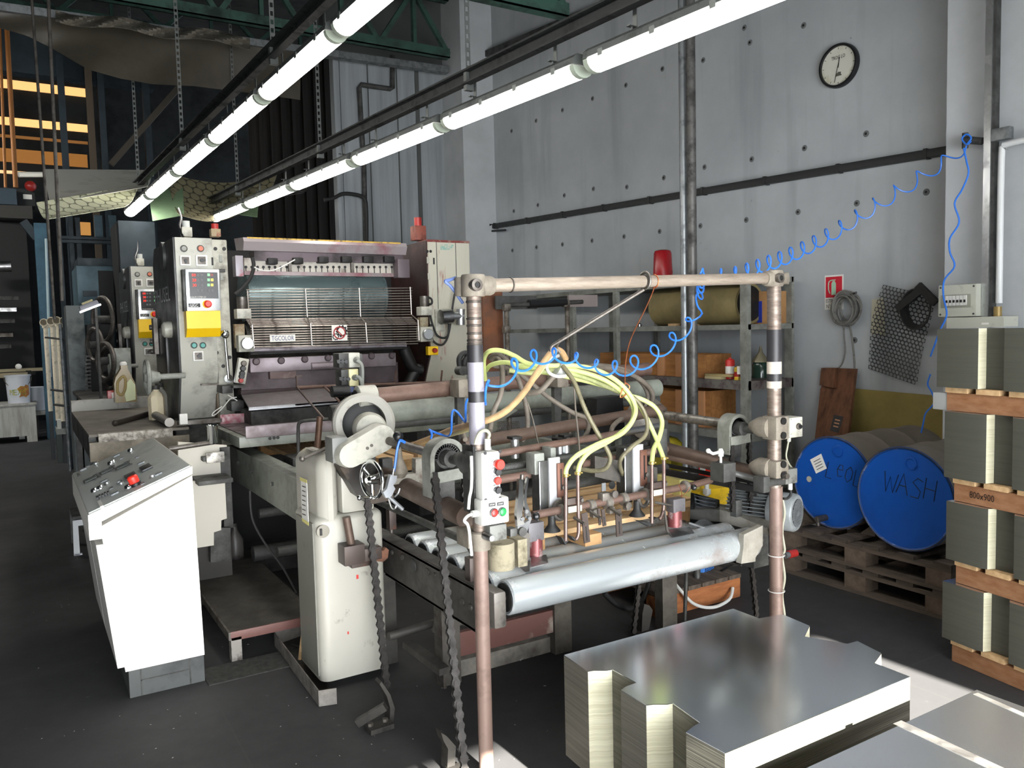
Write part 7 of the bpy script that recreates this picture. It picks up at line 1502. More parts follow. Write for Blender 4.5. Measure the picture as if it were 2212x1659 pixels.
for i, (zz0, zz1) in enumerate(((0, zd / 2 - .004), (zd / 2 - .002, zd - .006))):
    t = thing('pallet', (4.55, 3.0, zz0), '%s weathered pallet under the blue drums' % ('lower' if i == 0 else 'upper'), 'pallet', 'weathered pallets under the drums')
    px0_, py0_, py1_ = 4.10, 2.35, 3.5; h = zz1 - zz0
    for k in range(3):
        for j in range(3): M().bx(px0_ + j * .4, px0_ + j * .4 + .12, py0_ + k * .5, py0_ + k * .5 + .14, zz0 + .022, zz1 - .042).obj('block', mat('cracked pallet block', '6b5d50', .85, 0, '3d332b', .4, 9, .4, .3), t)
    for j in range(3): M().bx(px0_ + j * .4, px0_ + j * .4 + .12, py0_, py1_, zz0, zz0 + .022).obj('bottom_board', woodg, t); M().bx(px0_ + j * .4, px0_ + j * .4 + .12, py0_, py1_, zz1 - .042, zz1 - .02).obj('stringer_board', woodg, t)
    for j in range(6): M().bx(px0_, px0_ + .95, py0_ + j * .21, py0_ + j * .21 + .1, zz1 - .02, zz1).obj('deck_board', woodg, t)
for dd, nm in ((d1, 'left'), (d2, 'right')):
    for sgn, wd in ((-1, 'near'), (1, 'far')): 
        y = dd.y + sgn * .17; M().prism([(4.3, y, zd - .004), (4.3, y + sgn * .1, zd - .004), (4.3, y + sgn * .1, zd + .08)], (.12, 0, 0)).obj('wedge', woodg, label='%s wooden wedge holding the %s blue drum' % (wd, nm), cat='wedge')
# ------------------------------------------------------------------ shelving along the right wall and things on it
SX = 4.62
sh = thing('shelf_unit', (4.85, 6.0, 0), 'long grey steel shelf unit along the right wall behind the feeder', 'shelving')
shm = mat('dirty grey shelf paint', '8b8d86', .55, .1, '4e4d48', .35, 6, .35, .08)
def sz(px, py): return P(px, py, X=SX).z
Ya_, Yb_ = P(1714, 700, X=SX + .5).y, P(1092, 700, X=SX).y
zs1, zs2, zs3, zs4 = sz(1550, 702), sz(1550, 820), sz(1510, 925), sz(1660, 592)
for z, th, m_ in ((zs1, .04, shm), (zs2, .07, mat('inky shelf edge', '6d6964', .55, .1, '46353a', .4, 8)), (zs3, .06, shm), (zs4, .04, shm)): M().bx(SX, SX + .5, Ya_, Yb_, z - th, z).obj('board', m_, sh)
for px, d_ in ((0, .07), (1236, .06), (1330, .05)):
    y = P(px, 700, X=SX).y if px else Ya_ + .035
    M().bx(SX - .01, SX + .03, y - d_ / 2, y + d_ / 2, 0, zs4 + .0).obj('upright', shm, sh)
    M().bx(SX + .48, SX + .51, y - d_ / 2, y + d_ / 2, 0, zs4).obj('rear_upright', shm, sh)
def on_shelf(px, py, X, z): return P(px, py, X=X), z
# red beacon
bx_ = SX + .08; c = P(1432, 604, X=bx_); c = V((bx_, c.y, zs4)); k = depth(c) / FPX
t = thing('beacon_lamp', c, 'red translucent beacon lamp standing on the top shelf', 'beacon')
rb = mat('red translucent dome', 'b01822', .15, 0, '7d0d15', .3, 3, .8); hB = (P(1432, 540, X=bx_).z - c.z)
M().lathe(c, UP, [(22 * k, 0), (22 * k, hB * .1)], 24).obj('base', dgrey, t); M().lathe(c, UP, [(21.5 * k, hB * .1), (21 * k, hB * .3), (19 * k, hB * .9), (17 * k, hB * .97), (12 * k, hB)], 28).obj('dome', rb, t)
# paper roll, cardboard box
y0, y1 = P(1600, 670, X=SX + .1).y, P(1412, 665, X=SX + .1).y
t = thing('paper_roll', (SX + .2, (y0 + y1) / 2, zs1), 'khaki wrapped paper roll lying on the upper shelf', 'roll'); R = .16
M().lathe((SX + .2, y0, zs1 + R), (0, 1, 0), [(R * .9, .0), (R, .0), (R, y1 - y0), (R * .5, y1 - y0)], 32).obj('wrap', mat('khaki wrapping', '8a7d54', .6, 0, '5d5337', .35, 4, .5, .2), t); M().lathe((SX + .2, y0 - .002, zs1 + R), (0, 1, 0), [(R * .86, 0), (R * .86, .004)], 28).obj('dark_core', black, t)
for yy in (y0 + .5, y1 - .3): M().bx(SX + .08, SX + .32, yy, yy + .1, zs1, zs1 + .02).obj('chock', wood, t)
a, b = P(1622, 631, X=SX + .3), P(1664, 696, X=SX + .3)
t = thing('cardboard_box', (SX + .2, (a.y + b.y) / 2, zs1), 'brown cardboard box with blue label on the upper shelf by the right post', 'box'); M().bx(SX + .3, SX + .49, max(b.y, Ya_ + .01), a.y, zs1, a.z, .003).obj('box', card, t)
q = P(1641, 673, X=SX + .298); M().bx(SX + .296, SX + .3, q.y - .022, q.y + .022, zs1 + .01, q.z + .08).obj('blue_label', mat('blue label', '26389a', .5), t)
# wooden crates
def crate(pxL, pxR, pyT, z, X, lab, rails, m1):
    yR, yL = P(pxR, pyT, X=X).y, P(pxL, pyT, X=X).y; zt_c = P((pxL + pxR) / 2, pyT, X=X).z
    t = thing('wooden_crate', (X + .15, (yR + yL) / 2, z), lab, 'crate', 'wooden crates on the shelves')
    M().bx(X, X + .02, yR, yL, z, zt_c, .003).obj('front_panel', m1, t); M().bx(X + .28, X + .3, yR, yL, z, zt_c).obj('rear_panel', m1, t)
    for y in (yR, yL - .02): M().bx(X + .02, X + .28, y, y + .02, z, zt_c).obj('end_panel', m1, t)
    M().bx(X + .02, X + .28, yR + .02, yL - .02, z, z + .02).obj('bottom', m1, t)
    for px in rails:
        y = P(px, pyT, X=X).y; M().bx(X - .018, X, y - .045, y + .045, z, zt_c, .002).obj('batten', mat('pale batten', 'b5835a', .75, 0, '855a36', .3, 5), t)
    return t
om2 = mat('orange crate board', 'a8743f', .75, 0, '714a26', .35, 3, .5, .15, stretch=(8, 1.2, 8))
crate(1296, 1522, 764, zs2, SX + .08, 'long orange brown wooden crate on the middle shelf', (1430, 1470), om2)
crate(1340, 1532, 838, zs3, SX + .08, 'paler wooden crate with wide batten on the lower shelf', (1470, 1515), om2)
# cans on the middle shelf
def can(px, py0, py1, w_, X, z, nm, lab, m1, m2=None, cat='can'):
    c = P(px, py1, X=X); c = V((X, c.y, z)); k = depth(c) / FPX; h = (py1 - py0) * k; r_ = w_ * k / 2
    t = thing(nm, c, lab, cat); M().lathe(c, UP, [(r_, 0), (r_, h * .85), (r_ * .75, h * .92), (r_ * .35, h * .94), (r_ * .35, h)], 20).obj('body', m1, t)
    if m2: M().lathe(c, UP, [(r_ * 1.01, h * .25), (r_ * 1.01, h * .6)], 20).obj('label', m2, t)
    return t
t = can(1577, 752, 798, 20, SX + .12, zs2, 'spray_can', 'red and white bottle on the middle shelf beside the upright', mat('red white bottle', 'c9322c', .4), paper, 'bottle')
can(1594, 778, 808, 16, SX + .06, zs2, 'spray_can', 'small yellow tin with red band beside the red and white bottle', mat('yellow tin', 'd3b33a', .4), redd)
c = P(1552, 798, X=SX + .05); t = thing('hand_brush', V((SX + .05, c.y, zs2)), 'old hand brush lying on the middle shelf', 'brush'); M().bx(SX + .03, SX + .08, c.y - .13, c.y + .13, zs2 + .02, zs2 + .04, .006).obj('handle', mat('pale brush wood', 'a8986a', .7), t); M().bx(SX + .03, SX + .08, c.y - .05, c.y + .13, zs2, zs2 + .02).obj('bristles', mat('pale bristles', 'b9ad85', .9), t)
c = P(1643, 796, X=SX + .36); c = V((SX + .36, c.y, zs2)); k = depth(c) / FPX
t = thing('jar', c, 'dark green glass jar on the middle shelf by the right post', 'jar'); M().lathe(c, UP, [(18 * k, 0), (18 * k, 28 * k), (15 * k, 34 * k)], 18).obj('glass', mat('dark green glass', '23372f', .15), t)
t = thing('funnel', c + UP * 34 * k, 'dull metal funnel sitting in the dark green jar', 'funnel'); M().lathe(c + UP * 34 * k, UP, [(19 * k, 0), (18 * k, 4 * k), (5 * k, 20 * k), (2 * k, 34 * k)], 18).obj('cone', mat('dull brass funnel', '8d8770', .4, .6), t)
M().box(P(1605, 800, X=SX + .03), (.03, .09, .06)).obj('paper_card', paper, label='small folded pale card leaning at the shelf upright', cat='card')
g = M(); c = P(1381, 698, X=SX + .03); g.lathe(V((SX + .03, c.y, zs1)), UP, [(.02, 0), (.02, .02), (.008, .03)], 10); g.obj('small_fitting', steel, label='small steel fitting on the front edge of the upper shelf', cat='fitting')
c = P(1447, 962, X=SX + .1); t = thing('yellow_sack', V((SX + .1, c.y, zs3)), 'yellow bag slumped behind the lime hoses on the lowest shelf', 'bag')
zlow = .35; M().bx(SX, SX + .5, Ya_, Yb_, zlow - .04, zlow).obj('board', shm, sh); t.location.z = zlow; WL[t.name].z = zlow
M().sph(V((SX + .1, c.y, c.z - .03)), .14, (.7, 1.1, .8), 12).obj('bag', mat('yellow bag', 'cdbd2e', .6, 0, '8d8220', .3, 9, .4, .3), t); M().bx(SX + .02, SX + .2, c.y - .1, c.y + .1, zlow, c.z - .06).obj('bag_base', mat('dull yellow bag base', '9a8f2c', .6), t)
c = P(1518, 1014, X=SX + .05); t = thing('red_tin', V((SX + .05, c.y, zlow)), 'red and white tin low behind the conveyor tubes', 'tin'); M().bx(SX + .02, SX + .1, c.y - .06, c.y + .06, zlow, c.z + .06).obj('tin', red, t); M().bx(SX + .018, SX + .02, c.y - .06, c.y + .0, zlow + .1, c.z + .0).obj('label', paper, t)
# two vertical pipes in front of the shelf, floor to roof
for px, m_, lab, rr_ in ((1473, mat('grey zinc pipe', '9ea3a6', .4, .6, '777b7d', .3, 10), 'pale galvanised vertical pipe, left of the pair before the shelves', .03), (1490, mat('dark dirty pipe', '6d6c6a', .45, .4, '424140', .4, 8), 'dark dirty vertical pipe, right of the pair before the shelves', .036)):
    b = P(px + 10, 1090, X=4.5); M().cyl((4.5, b.y, 0), (4.5, b.y, 5.85), rr_, n=18).obj('vertical_pipe', m_, label=lab, cat='pipe', group='pair of vertical pipes')
# pipe frame with sleeve behind the hoses
fy = 5.6
t = thing('pipe_stand', P(1160, 760, Y=fy), 'rusty pipe stand with black sleeve and grey plate behind the lime hoses', 'pipe stand')
rp = mat('dirty pipe frame', '6f6a62', .5, .4, '40372f', .45, 9)
for px, y0_ in ((1094, 668), (1225, 660)): b = P(px, y0_, Y=fy); M().cyl((b.x, fy, 0), (b.x, fy, b.z), .02, n=12).obj('upright', rp, t)
M().cyl(P(1088, 660, Y=fy), P(1258, 652, Y=fy), .018, n=12).obj('crossbar', dgrey, t); M().cyl(P(1142, 657, Y=fy), P(1222, 653, Y=fy), .034, n=16).obj('black_sleeve', blackp, t)
for px, py in ((1094, 664), (1222, 656), (1094, 712)): M().box(P(px, py, Y=fy), (.06, .05, .06), .01).obj('pipe_clamp', rp, t)
a, b = P(1217, 638, Y=fy + .1), P(1279, 663, Y=fy + .1); M().bx(a.x, b.x, fy + .02, fy + .04, b.z, a.z).obj('grey_plate', mat('pinkish grey plate', '9d9391', .4, .4), t)
a, b = P(1062, 640, Y=fy + .1), P(1150, 668, Y=fy + .1); M().bx(a.x, b.x, fy + .03, fy + .05, b.z, a.z).obj('dark_plate', dgrey, t)
# ------------------------------------------------------------------ things on the right wall
c = W(1812, 142, .02); t = thing('wall_clock', c, 'round black rimmed wall clock high on the grey wall', 'clock'); R = .158
M().lathe(c, WN, [(R, -.015), (R, .012), (R * .96, .022), (R * .88, .022), (R * .86, .008), (R * .86, -.01)], 44, 0, False).obj('rim', blackp, t); M().lathe(c, WN, [(R * .87, .004), (R * .87, .006)], 44).obj('face', mat('clock face', 'cfcfc4', .5, 0, 'b5b39a', .3, 9), t)
wr = -WU; f0 = c + WN * .008; g = M()
text(g, 'TROC LO', f0 + UP * R * .38, wr, UP, .026, .0005, width=.11); g.obj('clock_lettering', black, t)
g = M()
for i in range(0): a = i * math.pi / 6; g.bar(f0 + (wr * math.sin(a) + UP * math.cos(a)) * R * .74, f0 + (wr * math.sin(a) + UP * math.cos(a)) * R * .82, .004, .001, WN)
pass
for i, mk in enumerate(g.v[::8]): pass
fm = mat('faded marks', '55554c', .6)
for i in range(12): a = i * math.pi / 6; M().bar(f0 + (wr * math.sin(a) + UP * math.cos(a)) * R * .74, f0 + (wr * math.sin(a) + UP * math.cos(a)) * R * .82, .004, .001, WN).obj('hour_mark', fm, t)
M().prism([f0 + wr * x + UP * z for x, z in ((-.025, -.075), (.03, -.075), (.02, -.06), (.025, -.05), (.0, -.045), (-.012, -.055))], WN * .0006).obj('printed_emblem', fm, t)
g = M(); g.bar(f0 + WN * .002 + (UP * .06 + wr * .012), f0 + WN * .002 - (UP * .015), .006, .001, WN); g.obj('hour_hand', black, t); g = M(); g.bar(f0 + WN * .003 + (UP * .02 + wr * .004), f0 + WN * .003 - (UP * .115 + wr * .028), .004, .001, WN); g.obj('minute_hand', black, t)
# extinguisher sign
cs = [W(x, y, .003) for x, y in ((1783, 594), (1823, 594), (1820, 669), (1781, 668))]; ce = sum(cs, V()) / 4
t = thing('extinguisher_sign', ce, 'white wall sign with red fire extinguisher panel and lettering', 'sign'); sw = (cs[1] - cs[0]).length; shh = (cs[0] - cs[3]).length
M().box(ce, (sw, .003, shh), 0, 0, (wr, WN, UP)).obj('plate', paper, t); rc = ce + UP * shh * .15 + WN * .002; M().box(rc, (sw * .88, .002, shh * .6), .0, 0, (wr, WN, UP)).obj('red_panel', mat('sign red', 'c8102e', .5), t)
g = M(); q = rc + WN * .002; h = shh * .6
g.box(q - UP * h * .1, (sw * .24, .001, h * .55), 0, 0, (wr, WN, UP)).prism([q + wr * x * sw + UP * z * h for x, z in ((-.12, .17), (.12, .17), (.05, .3), (-.05, .3))], WN * .001).box(q + UP * h * .34, (sw * .2, .001, h * .04), 0, 0, (wr, WN, UP)).tube([q + wr * x * sw + UP * z * h for x, z in ((-.08, .34), (-.26, .25), (-.28, -.1), (-.2, -.3))], .004, 6); g.obj('extinguisher_symbol', mat('mint symbol', 'a9cdb2', .5), t)
g = M(); text(g, 'ESTINTORE', ce - UP * shh * .24 + WN * .002, wr, UP, .026, .0006, width=sw * .84); text(g, 'N\u00b0 3', ce - UP * shh * .4 - wr * sw * .22 + WN * .002, wr, UP, .028, .0006, width=sw * .35); g.obj('sign_lettering', black, t)
# coil of grey cable on a hook
t = thing('cable_coil', W(1835, 670, .06), 'coil of grey cable hanging on the wall over the extinguisher sign', 'cable'); gc = mat('grey rope cable', '6f6e6a', .6, 0, '45443f', .3, 30)
cc = W(1828, 668, .06)
for i in range(9):
    rx, rz_ = rnd.uniform(.07, .115), rnd.uniform(.09, .13); tl = rnd.uniform(-.5, .5); q = cc + wr * rnd.uniform(-.025, .035) + WN * rnd.uniform(-.03, .03) + UP * rnd.uniform(-.015, .015)
    M().tube([q + wr * math.cos(a) * rx + UP * math.sin(a) * rz_ + WN * math.cos(a) * .03 * tl for a in [2 * math.pi * k / 20 for k in range(20)]], .007, 8, 2, True).obj('loop', gc, t)
M().tube([W(x, y, .05) for x, y in ((1822, 700), (1824, 730), (1826, 760), (1820, 785), (1808, 800), (1806, 815))], .006, 8).obj('tail', gc, t); M().tube([W(x, y, .05) for x, y in ((1832, 690), (1838, 715), (1843, 750), (1846, 790), (1844, 830))], .007, 8).obj('tail', gc, t)
M().cyl(W(1838, 636, -.01), W(1849, 632, .1), .008, n=8).obj('hook', black, t)
# brown box-board leaning
bd = thing('brown_board', W(1800, 970, .25), 'tall dark brown wooden board leaning on the wall behind the blue drums', 'board')
def Wl(px, py, py0=795, py1=980, o0=.06, o1=.30): f = (py - py0) / (py1 - py0); return W(px, py, o0 + (o1 - o0) * f)
M().prism([Wl(*p) for p in ((1794, 795), (1848, 797), (1826, 985), (1756, 985), (1772, 840))], -WN * .03).obj('board', woodd, bd); M().prism([Wl(x, y, o0=.1, o1=.34) for x, y in ((1774, 795), (1805, 795), (1800, 838), (1770, 832))], -WN * .04).obj('top_block', woodd, bd)
q = [Wl(*p) + WN * .002 for p in ((1802, 896), (1822, 900), (1812, 935), (1793, 930))]; pl_ = M().prism(q, WN * .001).obj('black_print', black, bd); g = M()
for k in range(3): a_, b_ = q[0].lerp(q[3], .28 + k * .2), q[1].lerp(q[2], .28 + k * .2); g.bar(a_.lerp(b_, .25) + WN * .002, a_.lerp(b_, .8) + WN * .002, .012, .001, WN)
g.obj('print_bars', mat('pale print', 'b98a6a', .7), pl_)
# yellow board, pale card, perforated skeleton sheet, clamp with cable
q = [W(x, y, .02) for x, y in ((1834, 838), (2040, 856), (2040, 960), (1830, 960))]; M().prism(q, WN * .012).obj('yellow_board', mat('dull yellow board', '8f7f45', .7, 0, '6f6335', .35, 3, .5), label='dull yellow board leaning on the wall above the blue drums', cat='board')
q = [W(x, y, .01) for x, y in ((1884, 647), (1910, 643), (1912, 724), (1882, 722))]; M().prism(q, WN * .004).obj('pale_card', mat('dirty pale card', 'b9b5a0', .8, 0, '857c62', .3, 8), label='dirty pale card stuck to the wall left of the perforated sheet', cat='card')
pm = mat('black perforated sheet', '343534', .5, .2)
cq = [W(x, y, .035) for x, y in ((1908, 615), (2022, 640), (1984, 832), (1872, 796))]
def persheet(u, v):
    p = cq[0].lerp(cq[1], u).lerp(cq[3].lerp(cq[2], u), v); return p + WN * (.02 * math.sin(v * 5 + u * 3)) + wr * .022 * math.sin(math.pi * v) * -1.0
t = thing('perforated_sheet', cq[3], 'black sheet perforated with rows of round holes hanging on the wall', 'sheet')
m = M(); nu, nv = 13, 23; hw = .5 / nu
for j in range(nv):
    for i in range(nu):
        off = .5 if j % 2 else 0.0; cu, cv_ = (i + .5 + off * 1) / (nu + .5), (j + .5) / nv
        def pt(a, k): return persheet(min(1, max(0, cu + math.cos(a) * k / (nu + .5))), min(1, max(0, cv_ + math.sin(a) * k / nv)))
        K = 12; inner = [pt(2 * math.pi * s_ / K + .26, .45) for s_ in range(K)]; 
        sq = [pt(2 * math.pi * s_ / K + .26, .5 / max(abs(math.cos(2 * math.pi * s_ / K + .26)), abs(math.sin(2 * math.pi * s_ / K + .26)))) for s_ in range(K)]
        m.add(inner + sq, [[s_, (s_ + 1) % K, K + (s_ + 1) % K, K + s_] for s_ in range(K)])
        m.add([p - WN * .004 for p in inner + sq], [[s_, (s_ + 1) % K, K + (s_ + 1) % K, K + s_] for s_ in range(K)]); m.add(inner + [p - WN * .004 for p in inner], [[s_, (s_ + 1) % K, K + (s_ + 1) % K, K + s_] for s_ in range(K)])
m.obj('sheet', pm, t)
t = thing('cable_clamp', W(1985, 640, .1), 'black angle bracket with coiled black cable over the perforated sheet', 'bracket')
M().bar(W(1983, 616, .1), W(2022, 655, .1), .03, .05).obj('angle_arm', black, t); M().bar(W(1990, 626, .1), W(1938, 668, .1), .03, .05).obj('angle_arm', blackp, t)
cc = W(1980, 668, .09)
for i in range(6):
    rx, rz_ = .085 + .006 * i, .11 + .005 * i; q = cc + WN * (.01 * i - .03)
    M().tube([q + wr * (math.cos(a) * rx * .9) + UP * math.sin(a) * rz_ for a in [2 * math.pi * k / 18 for k in range(18)]], .0065, 6, 2, True).obj('loop', rubber, t)
# breaker boxes on the pilaster
BX = 4.86
def bbox(px0, py0, px1, py1, X, d):
    a, b = P(px0, py0, X=X), P(px1, py1, X=X); return a.y, b.y, a.z, b.z
t = thing('breaker_box', P(2067, 684, X=BX), 'grey white breaker box with row of switches on the right pilaster', 'breaker box'); ob = mat('grey white box', 'b9bbae', .45, 0, '8c8d80', .2, 9)
y0, y1, z0, z1 = bbox(2027, 617, 2108, 683, BX, 0)
M().bx(BX, BX + .14, y1, y0, z1, z0, .006).obj('case', ob, t); M().bx(BX - .006, BX, y1 + .03, y0 - .02, z1 + .055, z0 - .06, .002).obj('window', mat('breaker recess', '8f9184', .4), t)
for k in range(6):
    yy = y1 + .05 + k * (y0 - y1 - .1) / 6; o = M().bx(BX - .016, BX - .006, yy, yy + .019, (z0 + z1) / 2 - .03, (z0 + z1) / 2 + .03, .001).obj('breaker', offw, t); M().bx(BX - .02, BX - .016, yy + .004, yy + .014, (z0 + z1) / 2 - .012, (z0 + z1) / 2 + .004).obj('toggle', black, o)
for yy, zz in ((y0 - .015, z0 - .015), (y1 + .015, z0 - .015), (y0 - .015, z1 + .015), (y1 + .015, z1 + .015)): M().lathe((BX, yy, zz), (-1, 0, 0), [(.006, 0), (.006, .002)], 10).obj('screw', dgrey, t)
t = thing('junction_box', P(2100, 712, X=BX), 'grey white junction box below the breaker box, behind the tall tower', 'junction box'); y0, y1, z0, z1 = bbox(2044, 686, 2168, 730, BX, 0); M().bx(BX, BX + .16, y1, y0, z1, z0, .006).obj('case', ob, t)
q = P(2128, 699, X=BX); M().bx(BX - .002, BX, q.y - .02, q.y + .02, q.z - .006, q.z + .006).obj('label', paper, t); q = P(2155, 688, X=BX + .06); M().cyl(q, q + UP * .07, .022, n=12).obj('cable_gland', mat('taped gland', '9a8350', .45, .3), t)
# conduits on the pilaster
PX = 4.93
def pil(px, py): return P(px, py, X=PX)
m = M(); a, b = pil(2126, -30), pil(2130, 690); m.bx(PX - .02, PX + .04, b.y - .02, b.y + .02, b.z, 5.85); m.obj('steel_channel', alu, label='galvanised vertical channel running up the right pilaster', cat='channel')
m = M(); b = pil(2138, 690); m.bx(PX - .01, PX + .04, b.y - .015, b.y + .02, b.z, 5.85); m.obj('dark_channel', dgrey, label='dark vertical channel right beside the galvanised channel', cat='channel')
wp = mat('white conduit', 'd5d8d8', .4); b = pil(2158, 655); m = M(); m.tube([(PX, b.y, b.z), (PX, b.y, pil(2158, 345).z), (PX, b.y - .02, pil(2158, 322).z), (PX, b.y - .06, pil(2158, 314).z), (PX, b.y - .6, pil(2158, 312).z)], .018, 12, 4); m.obj('white_conduit', wp, label='white conduit bending right on the pilaster below the bracket', cat='conduit')
g = M(); a, b = pil(2145, 300), pil(2186, 288); g.bx(PX - .03, PX + .02, b.y, a.y, a.z - .02, a.z + .05, .004); g.obj('wall_bracket', galv, label='short galvanised bracket right of the channels on the pilaster', cat='bracket')
g = M(); a, b = pil(2085, 302), pil(2122, 305); g.cyl(a, b, .022, n=12).cyl(a + UP * .04, a - UP * .05, .018, n=12); g.obj('air_valve', dgrey, label='grey air valve on the pilaster where the blue hose starts', cat='valve')
# black corner cable and pipes on the pale back panel
g = M(); g.tube([P(x, y, Y=BY - .05) for x, y in ((848, 120), (848, 190), (843, 192), (780, 183), (776, 190), (780, 260), (786, 350), (790, 520))], .028, 10, 0); g.obj('wall_pipe', dgrey, label='dark bent pipe running down the pale back panel', cat='pipe')
g = M(); g.tube([P(x, y, Y=BY - .12) for x, y in ((700, 432), (720, 428), (740, 419), (765, 420), (786, 428), (791, 450), (792, 525))], .022, 10); g.obj('wall_cable', rubber, label='black cable arching over the pale back panel above the press', cat='cable')
# ------------------------------------------------------------------ far left part of the hall
bluep = mat('chipped blue steel paint', '34596b', .55, .1, '27424f', .35, 4, .4, .05)
dblue = mat('deep blue machine paint', '1c2c35', .5, .1, '121d23', .35, 3, .4)
lblue = mat('pale blue machine paint', '47626d', .5, .1, '2e444d', .35, 3, .4)
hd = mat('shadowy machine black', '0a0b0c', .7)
FY = 9.6
def bxp(nm, px0, py0, px1, py1, Y, th, m_, par=None, z0=None, **k):
    a = P(px0, (py0 + py1) / 2, Y=Y).x; b = P(px1, (py0 + py1) / 2, Y=Y).x; zt_ = P((px0 + px1) / 2, py0, Y=Y).z; zb_ = P((px0 + px1) / 2, py1, Y=Y).z if z0 is None else z0
    return M().bx(a, b, Y, Y + th, zb_, zt_).obj(nm, m_, par, **k)
# blue column with knee brace and floor plate
t = thing('blue_column', P(100, 945, Z=0), 'chipped blue steel column behind the white pipe bundle', 'column'); yb = P(108, 948, Z=0).y
a, b = P(72, 500, Y=yb).x, P(112, 500, Y=yb).x; xa2, xb2 = P(104, 945, Y=yb).x, P(124, 945, Y=yb).x
M().bx((a + xa2) / 2, (b + xb2) / 2, yb, yb + .25, 0, 3.45).obj('column', bluep, t); M().bar(P(50, 478, Y=yb + .1), P(80, 515, Y=yb + .1), .1, .12).obj('brace', dblue, t)
M().cyl((a * .3 + xb2 * .7, yb - .05, 1.0), (a * .35 + b * .65, yb - .05, 3.2), .02, n=8).obj('pale_tube', mat('pale blue tube', '9fb4b8', .4), t)
# horizontal blue crane beams and dark girder
bxp('blue_beam', -20, 60, 330, 170, 13.2, .25, dblue, label='deep blue sloping beam behind the hanging plastic sheet', cat='beam')
for px, lab, m_ in ((140, 'dark blue post crossing the amber windows', dblue), (200, 'brown dusty post right of the amber windows', mat('dusty brown post', '4a4033', .8)), (225, 'deep blue post farther right of the amber windows', dblue), (322, 'thin deep blue post below the hanging plastic sheet', dblue)):
    bxp('hall_post', px - 7, 120, px + 7, 500, 13.0, .15, m_, label=lab, cat='post', z0=0)
g = M(); g.bar(P(240, 355, Y=12.96), P(385, 190, Y=12.96), .08, .08); g.obj('diagonal_brace', mat('brown diagonal', '3f392f', .7), label='brown diagonal brace below the hanging plastic sheet', cat='brace')
for x0, x1, lab, r_ in ((22, 34, 'orange vertical pipe before the amber windows', .03), (8, 12, 'thin orange pipe at the far left before the amber windows', .018)):
    a, b = P(x0, 165, Y=12.2), P(x1, 405, Y=12.2); M().cyl((b.x, 12.2, b.z), (a.x, 12.2, 5.9), r_, n=10).obj('orange_pipe', mat('orange pipe paint', '8f5a22', .6), label=lab, cat='pipe')  # pipes are orange in their own colour
# grey blue cabinet and second machine body behind the press
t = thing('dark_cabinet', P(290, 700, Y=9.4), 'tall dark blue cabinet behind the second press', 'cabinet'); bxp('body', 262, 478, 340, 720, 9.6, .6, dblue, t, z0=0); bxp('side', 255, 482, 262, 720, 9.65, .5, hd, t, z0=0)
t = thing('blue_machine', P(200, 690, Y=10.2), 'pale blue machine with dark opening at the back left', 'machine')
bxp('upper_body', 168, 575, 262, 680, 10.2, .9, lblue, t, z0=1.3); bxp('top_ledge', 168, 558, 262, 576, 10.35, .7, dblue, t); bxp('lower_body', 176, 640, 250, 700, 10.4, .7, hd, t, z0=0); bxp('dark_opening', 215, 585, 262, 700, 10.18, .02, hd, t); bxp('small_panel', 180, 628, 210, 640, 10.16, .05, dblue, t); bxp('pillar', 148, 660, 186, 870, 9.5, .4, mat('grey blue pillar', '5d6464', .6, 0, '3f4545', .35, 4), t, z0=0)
for px in (135, 160, 176): bxp('frame_post', px - 5, 470, px + 5, 760, 11.2, .1, dblue, t, z0=0)
for py in (512, 520): bxp('frame_rail', 130, py, 300, py + 6, 11.15, .08, dblue, t)
bxp("window_6", 172, 480, 196, 508, 18.35, .03, mat("amber pane far", "d89a50", .6, emit="d89a50", es=.55), kind="structure")
for px0, px1, py in ((205, 222, 500), (236, 252, 500)): bxp('pale_panel', px0, 465, px1, 515, 11.3, .06, lblue, t)
# inspection lamp on the second press
c = P(192, 660, Y=7.7); t = thing('inspection_lamp', c, 'small bright work lamp glowing above the far walkway', 'lamp'); d = V((.85, 0, .35)).normalized(); u_ = V((-.35, 0, .85)).normalized()
M().box(c, (.15, .08, .045), .012, 0, (d, V((0, 1, 0)), u_)).obj('shade', mat('lamp shade grey', '6a6c74', .5), t); M().box(c - u_ * .026, (.17, .09, .014), .004, 0, (d, V((0, 1, 0)), u_)).obj('bulb_panel', mat('lit lamp panel', 'ffffff', .4, emit='fdfdff', es=6), t); M().box(c + u_ * .03, (.09, .03, .02), .004, 0, (d, V((0, 1, 0)), u_)).obj('top_handle', mat('dull brass handle', '8d8660', .5), t); M().cyl(c + u_ * .03, c + V((.06, .12, .03)), .012, n=8).cyl(c + V((.06, .12, .04)), V((c.x + .06, c.y + .12, 1.06)), .012, n=8).obj('arm', dgrey, t)
# wheels and black machinery of the second press inking side
t = thing('gear_side', P(235, 800, Y=8.6), 'dark wheels and gears beside the second press', 'machinery')
for px, py, rr_, Y in ((228, 780, .17, 8.5), (236, 795, .2, 8.7), (205, 745, .16, 9.0), (222, 690, .22, 9.1)): 
    q = P(px, py, Y=Y); M().ring(q, (-1, -.35, 0), rr_, .022, 28, 8).obj('wheel_rim', dsteel, t); M().lathe(q, (-1, -.35, 0), [(.04, -.1), (.04, .06)], 14).obj('wheel_hub', dgrey, t)
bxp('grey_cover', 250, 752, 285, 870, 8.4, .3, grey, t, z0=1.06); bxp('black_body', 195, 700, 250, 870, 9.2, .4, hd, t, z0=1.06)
for k in range(10): M().box(P(190, 770 + k * 8, Y=8.9), (.05, .04, .02)).obj('rack_tooth', dgrey, t)
